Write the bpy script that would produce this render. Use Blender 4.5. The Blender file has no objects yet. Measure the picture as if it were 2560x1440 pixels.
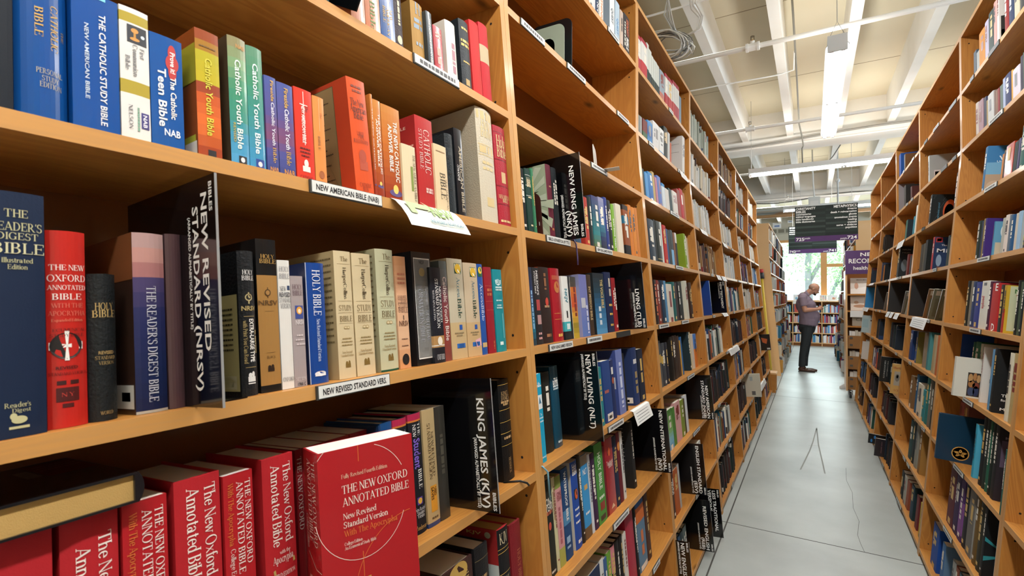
import bpy, bmesh, math, random
from mathutils import Vector, Matrix
random.seed(7)
SC = bpy.context.scene
COL = SC.collection
PI = math.pi

# ---------------------------------------------------------------- camera, world, sun, exposure
F_PX = 1250.3
YAW, PITCH, ROLL, EYE = math.radians(30.956), math.radians(0.9624), math.radians(0.1864), 1.575
fw = Vector((-math.sin(YAW)*math.cos(PITCH), math.cos(YAW)*math.cos(PITCH), math.sin(PITCH)))
rt = Vector((math.cos(YAW), math.sin(YAW), 0)); up = rt.cross(fw)
rt, up = math.cos(ROLL)*rt + math.sin(ROLL)*up, -math.sin(ROLL)*rt + math.cos(ROLL)*up
EYEP = Vector((0, 0, EYE))
cd = bpy.data.cameras.new('camera'); cam = bpy.data.objects.new('camera', cd); COL.objects.link(cam)
cd.sensor_width = 36; cd.lens = F_PX/2560*36; cd.clip_start = .02; cd.clip_end = 200
cd.dof.use_dof = True; cd.dof.focus_distance = 1.75; cd.dof.aperture_fstop = 9.0
cam.matrix_world = Matrix((( rt.x, up.x, -fw.x, 0), (rt.y, up.y, -fw.y, 0), (rt.z, up.z, -fw.z, EYE), (0, 0, 0, 1)))
SC.camera = cam
vs = SC.view_settings
vs.view_transform = 'Standard'; vs.look = 'None'; vs.gamma = 1; vs.use_curve_mapping = False
vs.exposure = 0.65
wd = bpy.data.worlds.new('sky'); SC.world = wd; wd.use_nodes = True
wn = wd.node_tree.nodes; bgn = wn['Background']
bgn.inputs[0].default_value = (.72, .88, 1, 1); bgn.inputs[1].default_value = 1.3
sd = bpy.data.lights.new('sun', 'SUN'); sd.energy = 8; sd.angle = .01; sd.color = (1, .95, .86)
sun = bpy.data.objects.new('sun', sd); COL.objects.link(sun)
sun.rotation_euler = Vector((.25, -1, -.75)).to_track_quat('-Z', 'Y').to_euler()
def area(name, loc, direction, sx, sy, power, color):
    d = bpy.data.lights.new(name, 'AREA'); d.shape = 'RECTANGLE'; d.size = sx; d.size_y = sy
    d.energy = power; d.color = color
    o = bpy.data.objects.new(name, d); COL.objects.link(o); o.location = loc
    o.rotation_euler = Vector(direction).to_track_quat('-Z', 'Y').to_euler()
    return o
# daylight through the big side windows (wall at x = 7) and through the end window
area('daylight_side', (6.8, 2.2, 2.6), (-1, 0, .4), 7.5, 2.4, 240, (.62, .8, 1))
area('daylight_side', (6.8, 13.5, 2.6), (-1, 0, .4), 6.5, 2.4, 240, (.62, .8, 1))
area('daylight_end', (.3, 19.15, 2.6), (0, -1, -.15), 6, 2.2, 170, (.8, .95, 1))

# ---------------------------------------------------------------- colours and materials
def lin(h):
    if not isinstance(h, str): return tuple(h)
    r = [int(h[i:i+2], 16)/255 for i in (0, 2, 4)]
    return tuple(c/12.92 if c <= .04045 else ((c+.055)/1.055)**2.4 for c in r)
MATS = {}
def mat(name, base=None, rough=.5, metal=0, coat=0, spec=.5, emit=None, es=0, trans=0):
    m = bpy.data.materials.new(name); m.use_nodes = True
    b = m.node_tree.nodes['Principled BSDF']
    if base is not None: b.inputs['Base Color'].default_value = (*lin(base), 1)
    b.inputs['Roughness'].default_value = rough; b.inputs['Metallic'].default_value = metal
    b.inputs['Coat Weight'].default_value = coat; b.inputs['Coat Roughness'].default_value = .12
    b.inputs['Specular IOR Level'].default_value = spec
    b.inputs['Transmission Weight'].default_value = trans
    if emit: b.inputs['Emission Color'].default_value = (*lin(emit), 1); b.inputs['Emission Strength'].default_value = es
    MATS[name] = m
    return m
def nt(m): return m.node_tree.nodes, m.node_tree.links, m.node_tree.nodes['Principled BSDF']
def attr_mat(name, rough, coat=0, bump=0, bscale=300, spec=.5):
    m = mat(name, None, rough, coat=coat, spec=spec); n, l, b = nt(m)
    a = n.new('ShaderNodeAttribute'); a.attribute_name = 'Col'
    l.new(a.outputs['Color'], b.inputs['Base Color'])
    if bump:
        t = n.new('ShaderNodeTexCoord'); z = n.new('ShaderNodeTexNoise'); z.inputs['Scale'].default_value = bscale
        z.inputs['Detail'].default_value = 2
        u = n.new('ShaderNodeBump'); u.inputs['Strength'].default_value = bump; u.inputs['Distance'].default_value = .002
        l.new(t.outputs['Object'], z.inputs['Vector']); l.new(z.outputs['Fac'], u.inputs['Height']); l.new(u.outputs['Normal'], b.inputs['Normal'])
    return m
GLOSS = attr_mat('glossy_book_cover', .28, .35, .06, 60, .35)
MATT = attr_mat('matt_book_cover', .62, 0, .1, 500, .25)
LEATHER = attr_mat('leather_book_cover', .48, 0, .5, 260, .3)
INK = attr_mat('printed_lettering', .45)
PAINT = attr_mat('painted_surface', .5)
PAGES = attr_mat('page_edges', .85, 0, .35, 900, .2)
METALP = attr_mat('coated_metal', .35, .1)
SIGNM = attr_mat('glossy_black_sign', .09, .6)
CLOTH = attr_mat('woven_cloth', .9, 0, .25, 900, .2)
SKIN = attr_mat('skin', .5, 0, .05, 80, .4)
def wood(name, dark, mid, light, scale=1.0, knots=True, rough=.42):
    m = mat(name, None, rough, coat=.12, spec=.35); n, l, b = nt(m)
    t = n.new('ShaderNodeTexCoord'); oi = n.new('ShaderNodeObjectInfo')
    mp = n.new('ShaderNodeMapping'); mp.inputs['Scale'].default_value = (1.1*scale, 9*scale, 9*scale)
    ad = n.new('ShaderNodeVectorMath'); ad.operation = 'MULTIPLY_ADD'
    ad.inputs[1].default_value = (37, 11, 23); l.new(oi.outputs['Random'], ad.inputs[0]); l.new(t.outputs['Object'], ad.inputs[2])
    l.new(ad.outputs[0], mp.inputs['Vector'])
    z = n.new('ShaderNodeTexNoise'); z.inputs['Scale'].default_value = 1.2; z.inputs['Detail'].default_value = 3; z.inputs['Distortion'].default_value = 1.2
    l.new(mp.outputs[0], z.inputs['Vector'])
    w = n.new('ShaderNodeMath'); w.operation = 'MULTIPLY'; w.inputs[1].default_value = 62
    s = n.new('ShaderNodeMath'); s.operation = 'SINE'
    l.new(z.outputs['Fac'], w.inputs[0]); l.new(w.outputs[0], s.inputs[0])
    r = n.new('ShaderNodeMapRange'); r.inputs[1].default_value = -1; l.new(s.outputs[0], r.inputs[0])
    z2 = n.new('ShaderNodeTexNoise'); z2.inputs['Scale'].default_value = 1.6; z2.inputs['Detail'].default_value = 3
    l.new(ad.outputs[0], z2.inputs['Vector'])
    c1 = n.new('ShaderNodeMix'); c1.data_type = 'RGBA'; c1.inputs[6].default_value = (*lin(dark), 1); c1.inputs[7].default_value = (*lin(light), 1)
    fm = n.new('ShaderNodeMath'); fm.operation = 'MULTIPLY'; fm.inputs[1].default_value = .6; l.new(r.outputs[0], fm.inputs[0])
    c2 = n.new('ShaderNodeMix'); c2.data_type = 'RGBA'; c2.inputs[7].default_value = (*lin(mid), 1)
    l.new(z2.outputs['Fac'], c1.inputs[0]); l.new(c1.outputs[2], c2.inputs[6]); l.new(fm.outputs[0], c2.inputs[0])
    last = c2.outputs[2]
    if knots:
        mp2 = n.new('ShaderNodeMapping'); mp2.inputs['Scale'].default_value = (2.4, 6.0, .4); l.new(ad.outputs[0], mp2.inputs['Vector'])
        v = n.new('ShaderNodeTexVoronoi'); v.inputs['Scale'].default_value = 1.0; l.new(mp2.outputs[0], v.inputs['Vector'])
        k = n.new('ShaderNodeMapRange'); k.inputs[1].default_value = .03; k.inputs[2].default_value = .13; k.inputs[3].default_value = .8; k.inputs[4].default_value = 0
        l.new(v.outputs['Distance'], k.inputs[0])
        kc = n.new('ShaderNodeMix'); kc.data_type = 'RGBA'; kc.inputs[7].default_value = (*lin('2c1408'), 1)
        l.new(k.outputs[0], kc.inputs[0]); l.new(last, kc.inputs[6]); last = kc.outputs[2]
    l.new(last, b.inputs['Base Color'])
    return m
WOOD = wood('orange_pine', '9a5e26', 'c58a42', 'c88c44')
WEDGE = wood('pine_edge', 'a8743a', 'c48e4c', 'd0a062', 1.5, False, .5)
WBACK = wood('brown_hardboard', '70400f', '7c4814', '865018', 2, False, .6)
WPALE = wood('pale_maple_panel', 'd6a873', 'dcb07c', 'e2b986', 1, False, .4)
WFRAME = wood('window_timber', 'c08a50', 'cb965a', 'd3a268', 1, False, .5)

# ---------------------------------------------------------------- mesh builder
TXT = {}
def text_tris(s, res=2):
    """letters of s as flat triangles: x 0..1 over the line, y in cap heights"""
    if s in TXT: return TXT[s]
    cu = bpy.data.curves.new('lettering', 'FONT'); cu.body = s; cu.resolution_u = res; cu.offset = .018
    o = bpy.data.objects.new('lettering', cu); me = o.to_mesh(); me.calc_loop_triangles()
    vs_ = [v.co.xy.copy() for v in me.vertices]; tr = [tuple(t.vertices) for t in me.loop_triangles]
    o.to_mesh_clear(); bpy.data.objects.remove(o); bpy.data.curves.remove(cu)
    x0 = min(v.x for v in vs_); x1 = max(v.x for v in vs_)
    TXT[s] = ([((v.x-x0)/(x1-x0), v.y/.729) for v in vs_], tr, (x1-x0)/.729)
    return TXT[s]
class MB:
    def __init__(s): s.v = []; s.f = []; s.c = []; s.m = []
    def add(s, vs_, fs, col=(.8, .8, .8), m=0, M=None):
        b = len(s.v); col = lin(col)
        s.v += [tuple(M @ Vector(p)) if M else tuple(p) for p in vs_]
        for f in fs: s.f.append(tuple(i+b for i in f)); s.c.append(col); s.m.append(m)
    def box(s, x0, x1, y0, y1, z0, z1, col=(.8, .8, .8), m=0, M=None):
        vs_ = [(x, y, z) for z in (z0, z1) for y in (y0, y1) for x in (x0, x1)]
        s.add(vs_, [(0, 2, 3, 1), (4, 5, 7, 6), (0, 1, 5, 4), (2, 6, 7, 3), (0, 4, 6, 2), (1, 3, 7, 5)], col, m, M)
    def prism(s, poly, a, b, axis='y', col=(.8, .8, .8), m=0, M=None):
        """polygon (list of 2D) extruded from a to b along axis"""
        def p3(p, t): return (p[0], t, p[1]) if axis == 'y' else ((t, p[0], p[1]) if axis == 'x' else (p[0], p[1], t))
        n = len(poly); vs_ = [p3(p, a) for p in poly]+[p3(p, b) for p in poly]
        s.add(vs_, [tuple(range(n-1, -1, -1)), tuple(range(n, 2*n))]+[(i, (i+1) % n, n+(i+1) % n, n+i) for i in range(n)], col, m, M)
    def tube(s, pts, r, n=8, col=(.8, .8, .8), m=0, M=None, cap=True):
        pts = [Vector(p) for p in pts]; rs = r if isinstance(r, (list, tuple)) else [r]*len(pts)
        vs_ = []; prev = None
        for i, p in enumerate(pts):
            d = (pts[min(i+1, len(pts)-1)]-pts[max(i-1, 0)]).normalized()
            a = prev if prev is not None else (Vector((0, 0, 1)) if abs(d.z) < .9 else Vector((1, 0, 0)))
            x = d.cross(a).normalized(); y = x.cross(d); prev = y
            vs_ += [p+(x*math.cos(2*PI*k/n)+y*math.sin(2*PI*k/n))*rs[i] for k in range(n)]
        fs = [(i*n+k, i*n+(k+1) % n, (i+1)*n+(k+1) % n, (i+1)*n+k) for i in range(len(pts)-1) for k in range(n)]
        if cap: fs += [tuple(range(n-1, -1, -1)), tuple(range((len(pts)-1)*n, len(pts)*n))]
        s.add(vs_, fs, col, m, M)
    def ball(s, c, r, n=10, col=(.8, .8, .8), m=0, M=None):
        rx, ry, rz = r if isinstance(r, (tuple, list)) else (r, r, r); k = n//2
        vs_ = [(c[0], c[1], c[2]-rz)]
        for i in range(1, k):
            t = -PI/2+PI*i/k
            vs_ += [(c[0]+rx*math.cos(t)*math.cos(2*PI*j/n), c[1]+ry*math.cos(t)*math.sin(2*PI*j/n), c[2]+rz*math.sin(t)) for j in range(n)]
        vs_.append((c[0], c[1], c[2]+rz)); e = len(vs_)-1
        fs = [(0, 1+(j+1) % n, 1+j) for j in range(n)]+[(e, e-n+j, e-n+(j+1) % n) for j in range(n)]
        fs += [(1+i*n+j, 1+i*n+(j+1) % n, 1+(i+1)*n+(j+1) % n, 1+(i+1)*n+j) for i in range(k-2) for j in range(n)]
        s.add(vs_, fs, col, m, M)
    def build(s, name, mats, parent=None, loc=None, smooth=False):
        me = bpy.data.meshes.new(name); me.from_pydata(s.v, [], s.f)
        for m in (mats if isinstance(mats, (list, tuple)) else [mats]): me.materials.append(m)
        me.polygons.foreach_set('material_index', s.m)
        if smooth: me.polygons.foreach_set('use_smooth', [True]*len(s.f))
        ca = me.color_attributes.new('Col', 'FLOAT_COLOR', 'CORNER')
        buf = []
        for f, c in zip(s.f, s.c): buf += [c[0], c[1], c[2], 1.0]*len(f)
        ca.data.foreach_set('color', buf); me.update()
        o = bpy.data.objects.new(name, me); COL.objects.link(o)
        if parent: o.parent = parent
        if loc: o.location = loc
        return o
def tag(o, label, cat, group=None, kind=None):
    o['label'] = label; o['category'] = cat
    if group: o['group'] = group
    if kind: o['kind'] = kind
    return o
def struct(o): o['kind'] = 'structure'; return o
def empty(name, M):
    o = bpy.data.objects.new(name, None); o.empty_display_size = .05; COL.objects.link(o)
    o.matrix_world = M if isinstance(M, Matrix) else Matrix.Translation(M); return o

# decals: lettering and flat marks on one face. face = (origin at its top left corner, right vector, up vector, width, height, curve)
def decals(mb, face, items, off=.0007, ak=1.0, uk=1.0, serif=False):
    O, R, U, W, H, bulge = face; N = R.cross(U)
    def put(u, v): # metres from the left, metres down from the top
        k = 2*u/W-1
        return O+R*u-U*v+N*(off+(bulge*(1-k*k) if bulge else 0))
    for it in items:
        t = it[0]
        if t == 'r':
            _, u0, u1, v0, v1, c = it; n = 4 if bulge else 1
            us = [W*(u0+(u1-u0)*i/n)*uk for i in range(n+1)]
            mb.add([put(u, H*v0)-N*.0003 for u in us]+[put(u, H*v1)-N*.0003 for u in us], [(i, n+1+i, n+2+i, i+1) for i in range(n)], c)
        elif t == 'o':
            _, uc, vc, ru, rv, c = it; n = 20
            mb.add([put(W*uk*(uc+ru*math.cos(2*PI*k/n)), H*vc+W*rv*math.sin(-2*PI*k/n)) - N*.0001 for k in range(n)], [tuple(range(n))], c)
        elif t == 'g':
            _, pts, c = it
            mb.add([put(W*a*uk, H*b)-N*.0001 for a, b in pts], [tuple(range(len(pts)))], c)
        elif t == 'd':
            _, s, uc, v0, v1, cap, c = it; vs_, tr, asp = serif_tris(s) if serif and s not in SANS else text_tris(s)
            mb.add([put((W*(uc-cap/2)+y*W*cap)*uk, H*(v0+(v1-v0)*x)) for x, y in vs_], [(a, b, d) for a, b, d in tr], c)
        elif t == 'a':
            _, s, vc, u0, u1, cap, c = it; vs_, tr, asp = serif_tris(s) if serif and s not in SANS else text_tris(s)
            mb.add([put(W*(u0+(u1-u0)*x)*uk, H*vc+W*cap*ak*(.5-y)) for x, y in vs_], tr, c)
        elif t == 'ln':   # arc of a thin printed line
            _, pts, th, c = it
            for (a, b), (a2, b2) in zip(pts, pts[1:]):
                d = Vector((W*(a2-a), H*(b2-b))); d.normalize(); nx, ny = -d.y*th/2, d.x*th/2
                mb.add([put(W*a+nx, H*b+ny), put(W*a-nx, H*b-ny), put(W*a2-nx, H*b2-ny), put(W*a2+nx, H*b2+ny)], [(0, 3, 2, 1)], c)
        elif t == 'x':    # small printing too fine to read: short dashes along a line ('x', down?, uc/vc, a0, a1, cap, colour)
            _, dn, q, a0, a1, cap, c = it; a = a0; rr = random.Random(int(q*991+a0*77+a1*13))
            Lm = H if dn else W
            while a < a1:
                e = min(a1, a+cap*W/Lm*rr.uniform(.5, 2.2))
                p = [(W*(q-cap/2), H*a), (W*(q+cap/2), H*a), (W*(q+cap/2), H*e), (W*(q-cap/2), H*e)] if dn else [(W*a, H*q-W*cap/2), (W*e, H*q-W*cap/2), (W*e, H*q+W*cap/2), (W*a, H*q+W*cap/2)]
                mb.add([put(*z) for z in p], [(0, 3, 2, 1)], c); a = e+cap*W/Lm*.35
X3, Y3, Z3 = Vector((1, 0, 0)), Vector((0, 1, 0)), Vector((0, 0, 1))
# ---------------------------------------------------------------- a small book serif drawn from strokes (cap height 1)
SG = {
'A': 'D.08,0,.42,1,.06 D.42,1,.80,0,.16 T.2,.64,.32 F.08,0 F.80,0', 'B': 'S.16,0,1 T.1,.36,.975 T.1,.36,.53 T.1,.36,.025 O.34,.765,.30,.255,-90,90 O.34,.27,.36,.28,-90,90', 'C': 'O.48,.5,.46,.53,38,322 K.84,.68,.98',
'D': 'S.16,0,1 T.1,.38,.975 T.1,.38,.025 O.36,.5,.50,.5,-90,90', 'E': 'S.16,0,1 T.1,.70,.975 T.1,.54,.53 T.1,.72,.025 K.70,.76,1 K.54,.42,.64 K.72,0,.26', 'F': 'S.16,0,1 T.1,.68,.975 T.1,.52,.52 K.68,.76,1 K.52,.41,.63',
'G': 'O.48,.5,.46,.53,38,330 K.84,.68,.98 S.78,.06,.44', 'H': 'S.16,0,1 S.76,0,1 T.16,.76,.52', 'I': 'S.17,0,1', 'J': 'S.34,.15,1 O.2,.12,.22,.2,200,360', 'K': 'S.16,0,1 D.22,.44,.72,1,.06 D.34,.56,.80,0,.16 F.80,0 F.70,1', 'L': 'S.16,0,1 T.1,.68,.025 K.68,0,.28',
'M': 'H.13,0,1 S.94,0,1 D.14,1,.53,.04,.15 D.53,.04,.90,1,.06', 'N': 'H.13,0,1 H.80,0,1 D.14,1,.80,0,.15', 'O': 'O.5,.5,.48,.53,0,360', 'P': 'S.16,0,1 T.1,.36,.975 T.1,.36,.44 O.34,.71,.34,.30,-90,90', 'Q': 'O.5,.5,.48,.53,0,360 D.5,.05,.88,-.2,.1',
'R': 'S.16,0,1 T.1,.36,.975 T.1,.36,.48 O.34,.73,.33,.275,-90,90 D.38,.48,.82,0,.16 F.82,0', 'S': 'O.38,.755,.31,.27,30,275 O.37,.265,.34,.29,-150,95 K.64,.74,.97 K.06,.04,.28', 'T': 'S.42,0,1 T.03,.81,.975 K.03,.74,1 K.81,.74,1', 'U': 'S.16,.3,1,t H.76,.3,1,t O.46,.32,.36,.35,180,360',
'V': 'D.07,1,.43,0,.16 D.43,0,.77,1,.06 F.07,1 F.77,1', 'W': 'D.05,1,.36,0,.15 D.36,0,.60,1,.06 D.54,1,.84,0,.15 D.84,0,1.12,1,.06 F.05,1 F.56,1 F1.12,1', 'X': 'D.10,1,.76,0,.16 D.08,0,.70,1,.06 F.10,1 F.76,0 F.08,0 F.70,1', 'Y': 'D.06,1,.43,.46,.16 D.43,.46,.76,1,.06 S.43,0,.48,b F.06,1 F.76,1', 'Z': 'T.06,.70,.975 T.06,.72,.025 D.66,1,.12,0,.15 K.06,.74,1 K.72,0,.26',
'a': 'O.27,.19,.23,.21,0,360 S.50,0,.46,n O.29,.45,.27,.23,0,165 T.48,.66,.02', 'b': 'S.13,0,1.04,t O.36,.33,.30,.35,-160,160', 'c': 'O.34,.33,.31,.35,45,322', 'd': 'S.55,0,1.04 O.32,.33,.30,.35,20,340', 'e': 'O.34,.33,.31,.35,0,322 T.08,.62,.36', 'f': 'S.20,0,.85,b O.36,.84,.22,.22,40,180 T.02,.42,.64',
'g': 'O.30,.43,.26,.25,0,360 O.30,-.12,.29,.17,0,360 D.16,.2,.2,.04,.08 T.46,.62,.63', 'h': 'S.13,0,1.04 O.36,.42,.26,.25,0,150 S.55,0,.44,b', 'i': 'S.14,0,.66 R.14,.88,.09', 'j': 'S.14,-.1,.66,t R.14,.88,.09 O.02,-.1,.18,.16,200,360', 'k': 'S.13,0,1.04 D.2,.28,.52,.66,.06 D.28,.38,.60,0,.15 F.60,0 F.50,.66', 'l': 'S.14,0,1.04',
'm': 'S.13,0,.66 O.34,.42,.24,.25,0,150 S.52,0,.44,b O.73,.42,.24,.25,0,150 S.91,0,.44,b', 'n': 'S.13,0,.66 O.36,.42,.26,.25,0,150 S.56,0,.44,b', 'o': 'O.34,.33,.32,.35,0,360', 'p': 'S.13,-.3,.66 O.36,.33,.30,.35,-160,160', 'q': 'S.55,-.3,.66 O.32,.33,.30,.35,20,340', 'r': 'S.13,0,.66 O.34,.42,.2,.24,30,150 R.44,.54,.07',
's': 'O.26,.485,.21,.195,30,275 O.25,.175,.23,.19,-150,95', 't': 'S.20,.1,.86,n T.04,.40,.64 O.34,.14,.22,.16,180,300', 'u': 'S.13,.2,.66,t S.54,0,.66 O.33,.22,.27,.24,180,350', 'v': 'D.05,.66,.32,0,.14 D.32,0,.58,.66,.06 F.05,.66 F.58,.66', 'w': 'D.05,.66,.28,0,.13 D.28,0,.46,.66,.06 D.42,.66,.66,0,.13 D.66,0,.88,.66,.06 F.05,.66 F.88,.66', 'x': 'D.06,.66,.56,0,.14 D.06,0,.54,.66,.06', 'y': 'D.05,.66,.32,0,.14 D.20,-.3,.58,.66,.06 F.05,.66 F.58,.66', 'z': 'T.05,.5,.64 T.05,.52,.02 D.48,.66,.08,0,.13',
"'": 'D.08,1,.06,.76,.09', '.': 'R.08,.06,.08', '!': 'S.1,.25,1,n R.1,.06,.08', ',': 'D.1,.1,.04,-.14,.09', '-': 'T.02,.3,.32'}
SW = {'I': .36, 'l': .28, 'i': .28, 'M': 1.08, 'W': 1.18, "'": .16, ' ': .30, '.': .18, '!': .2, 'f': .40, 't': .44, 'r': .48, 'm': 1.04, 'w': .92, 's': .50, 'c': .62, 'e': .66, 'j': .28, ',': .2}
def serif_tris(s):
    key = '~'+s
    if key in TXT: return TXT[key]
    V_, F_ = [], []
    def poly(p):
        b = len(V_); V_.extend(p); F_.extend((b, b+i, b+i+1) for i in range(1, len(p)-1))
    x0 = 0.0; TH = .15
    for ch in s:
        if ch == ' ': x0 += .30; continue
        g = SG.get(ch)
        if g is None: x0 += .4; continue
        mx = 0
        for st in g.split():
            k = st[0]; a = st[1:].split(','); n = [float(q) for q in a if q not in 'tbn']; fl = a[-1] if a[-1] in 'tbn' else 'tb'
            if k in 'SH':
                x, y0, y1 = n; w = TH/2 if k == 'S' else .03; poly([(x0+x-w, y0), (x0+x+w, y0), (x0+x+w, y1), (x0+x-w, y1)]); mx = max(mx, x+w)
                for f, y in (('b', y0), ('t', y1-.045)):
                    if f in fl: poly([(x0+x-w-.075, y), (x0+x+w+.075, y), (x0+x+w+.075, y+.045), (x0+x-w-.075, y+.045)])
            elif k == 'T': poly([(x0+n[0], n[2]-.026), (x0+n[1], n[2]-.026), (x0+n[1], n[2]+.026), (x0+n[0], n[2]+.026)]); mx = max(mx, n[1])
            elif k == 'K': poly([(x0+n[0]-.03, n[1]), (x0+n[0]+.02, n[1]), (x0+n[0]+.02, n[2]), (x0+n[0]-.03, n[2])]); mx = max(mx, n[0])
            elif k == 'D':
                x, y, u, v, t = n; poly([(x0+x-t/2, y), (x0+x+t/2, y), (x0+u+t/2, v), (x0+u-t/2, v)]); mx = max(mx, x, u)
            elif k == 'F':
                x, y = n; y -= .045 if y > .3 else 0; poly([(x0+x-.13, y), (x0+x+.13, y), (x0+x+.13, y+.045), (x0+x-.13, y+.045)]); mx = max(mx, x+.05)
            elif k == 'R': poly([(x0+n[0]+n[2]*math.cos(i*PI/4), n[1]+n[2]*math.sin(i*PI/4)) for i in range(8)]); mx = max(mx, n[0]+n[2])
            elif k == 'O':
                cx, cy, rx, ry, a0, a1 = n; m = max(6, int(abs(a1-a0)/20)); b = len(V_)
                for i in range(m+1):
                    t = math.radians(a0+(a1-a0)*i/m); c, q = math.cos(t), math.sin(t)
                    V_.append((x0+cx+rx*c, cy+ry*q)); V_.append((x0+cx+(rx-TH)*c, cy+(ry-.05)*q))
                for i in range(m): F_.extend([(b+2*i, b+2*i+2, b+2*i+3), (b+2*i, b+2*i+3, b+2*i+1)])
                mx = max(mx, cx+rx if a0 < 60 or a1 > 330 else cx+rx*.8)
        x0 += SW.get(ch, mx+.10)
    lo = min(v[0] for v in V_); hi = max(v[0] for v in V_)
    TXT[key] = ([((x-lo)/(hi-lo), y) for x, y in V_], F_, hi-lo)
    return TXT[key]
SANS = {'Prove it!', 'The Catholic', 'Teen Bible', 'NAB', 'Catholic Youth Bible', 'THE NEW CATHOLIC', 'ANSWER BIBLE', 'EXTRA-LARGE TYPE', 'AMERICAN BIBLE', 'THE CATHOLIC STUDY BIBLE', 'NEW AMERICAN BIBLE', 'LIVE', 'Student', 'USED', 'SAVES', 'XL EDITION', 'NRSV', '1700 C', 'Fireside', 'Catholic Youth', 'REVISED'}
import numpy as np
def split_build(mb, name, mats, parent):
    """one object for each far-apart piece of print"""
    n = len(mb.v)
    if not n: return
    par = list(range(n))
    def fd(i):
        while par[i] != i: par[i] = par[par[i]]; i = par[i]
        return i
    for f in mb.f:
        r = fd(f[0])
        for q in f[1:]: par[fd(q)] = r
    ids = [fd(i) for i in range(n)]; u, inv = np.unique(ids, return_inverse=True); P = np.array(mb.v, float); k = len(u)
    if k > 2500: return mb.build(name, mats, parent)
    lo = np.full((k, 3), np.inf); hi = np.full((k, 3), -np.inf); np.minimum.at(lo, inv, P); np.maximum.at(hi, inv, P)
    sz = (hi-lo).max(1); gap = np.maximum(0, np.maximum(lo[:, None]-hi[None], lo[None]-hi[:, None]))
    near = np.sqrt((gap**2).sum(2)) <= np.maximum(.0195, .49*np.maximum(sz[:, None], sz[None])); lab = -np.ones(k, int); c = 0
    for i in range(k):
        if lab[i] >= 0: continue
        st = [i]; lab[i] = c
        while st:
            j = st.pop()
            for q in np.nonzero(near[j] & (lab < 0))[0]: lab[q] = c; st.append(q)
        c += 1
    if c == 1: return mb.build(name, mats, parent)
    fl = lab[inv]
    for q in range(c):
        m = MB(); mp = {}
        for f, col in zip(mb.f, mb.c):
            if fl[f[0]] != q: continue
            for i in f:
                if i not in mp: mp[i] = len(m.v); m.v.append(mb.v[i])
            m.f.append(tuple(mp[i] for i in f)); m.c.append(col); m.m.append(0)
        m.build(name, mats, parent)
# ---------------------------------------------------------------- geometry of the two long book aisles
L0, R0, TILT, Y1, DY, PZ, ZB = .790, .772, .0919, 1.2628, 1.3376, .3442, .040
ZK = ZB+7*PZ; ZT = ZB+9*PZ+.011
BT, DEPTH = .011, .25          # half board thickness, shelf depth
def front_x(side, z):
    x = L0 if side == 'L' else R0
    return (x-max(0, ZK-z)*TILT)*(-1 if side == 'L' else 1)
def frame(side, l, dx=0):
    """axes of one shelf: x along the shelf as seen from the aisle, y into the shelf, z up; origin on the front edge at Y = 0"""
    s = -1 if side == 'L' else 1; z = ZB+l*PZ; t = TILT if l < 7 else 0; n = math.sqrt(1+t*t)
    U = Vector((s*t, 0, 1))/n; D = Vector((s, 0, -t))/n; E = Vector((0, -s, 0))
    o = (front_x(side, z)+s*dx, 0, z)
    return Matrix(((E.x, D.x, U.x, o[0]), (E.y, D.y, U.y, o[1]), (E.z, D.z, U.z, o[2]), (0, 0, 0, 1)))
def bay_span(side, b):
    a, e = Y1+DY*(b-2), Y1+DY*(b-1)
    return (a, e) if side == 'L' else (-e, -a)
def solve_x(M, px, ly, lz):
    k = (px-1280)/F_PX; g = rt-fw*k; o = M @ Vector((0, ly, lz))-EYEP; e = M.to_3x3() @ X3
    return -o.dot(g)/e.dot(g)
def solve_z(M, py, lx, ly):
    k = (py-720)/F_PX; g = up+fw*k; o = M @ Vector((lx, ly, 0))-EYEP; e = M.to_3x3() @ Z3
    return -o.dot(g)/e.dot(g)
def pix(p):
    q = Vector(p)-EYEP; d = q.dot(fw)
    return (1280+F_PX*q.dot(rt)/d, 720-F_PX*q.dot(up)/d, d)

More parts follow.
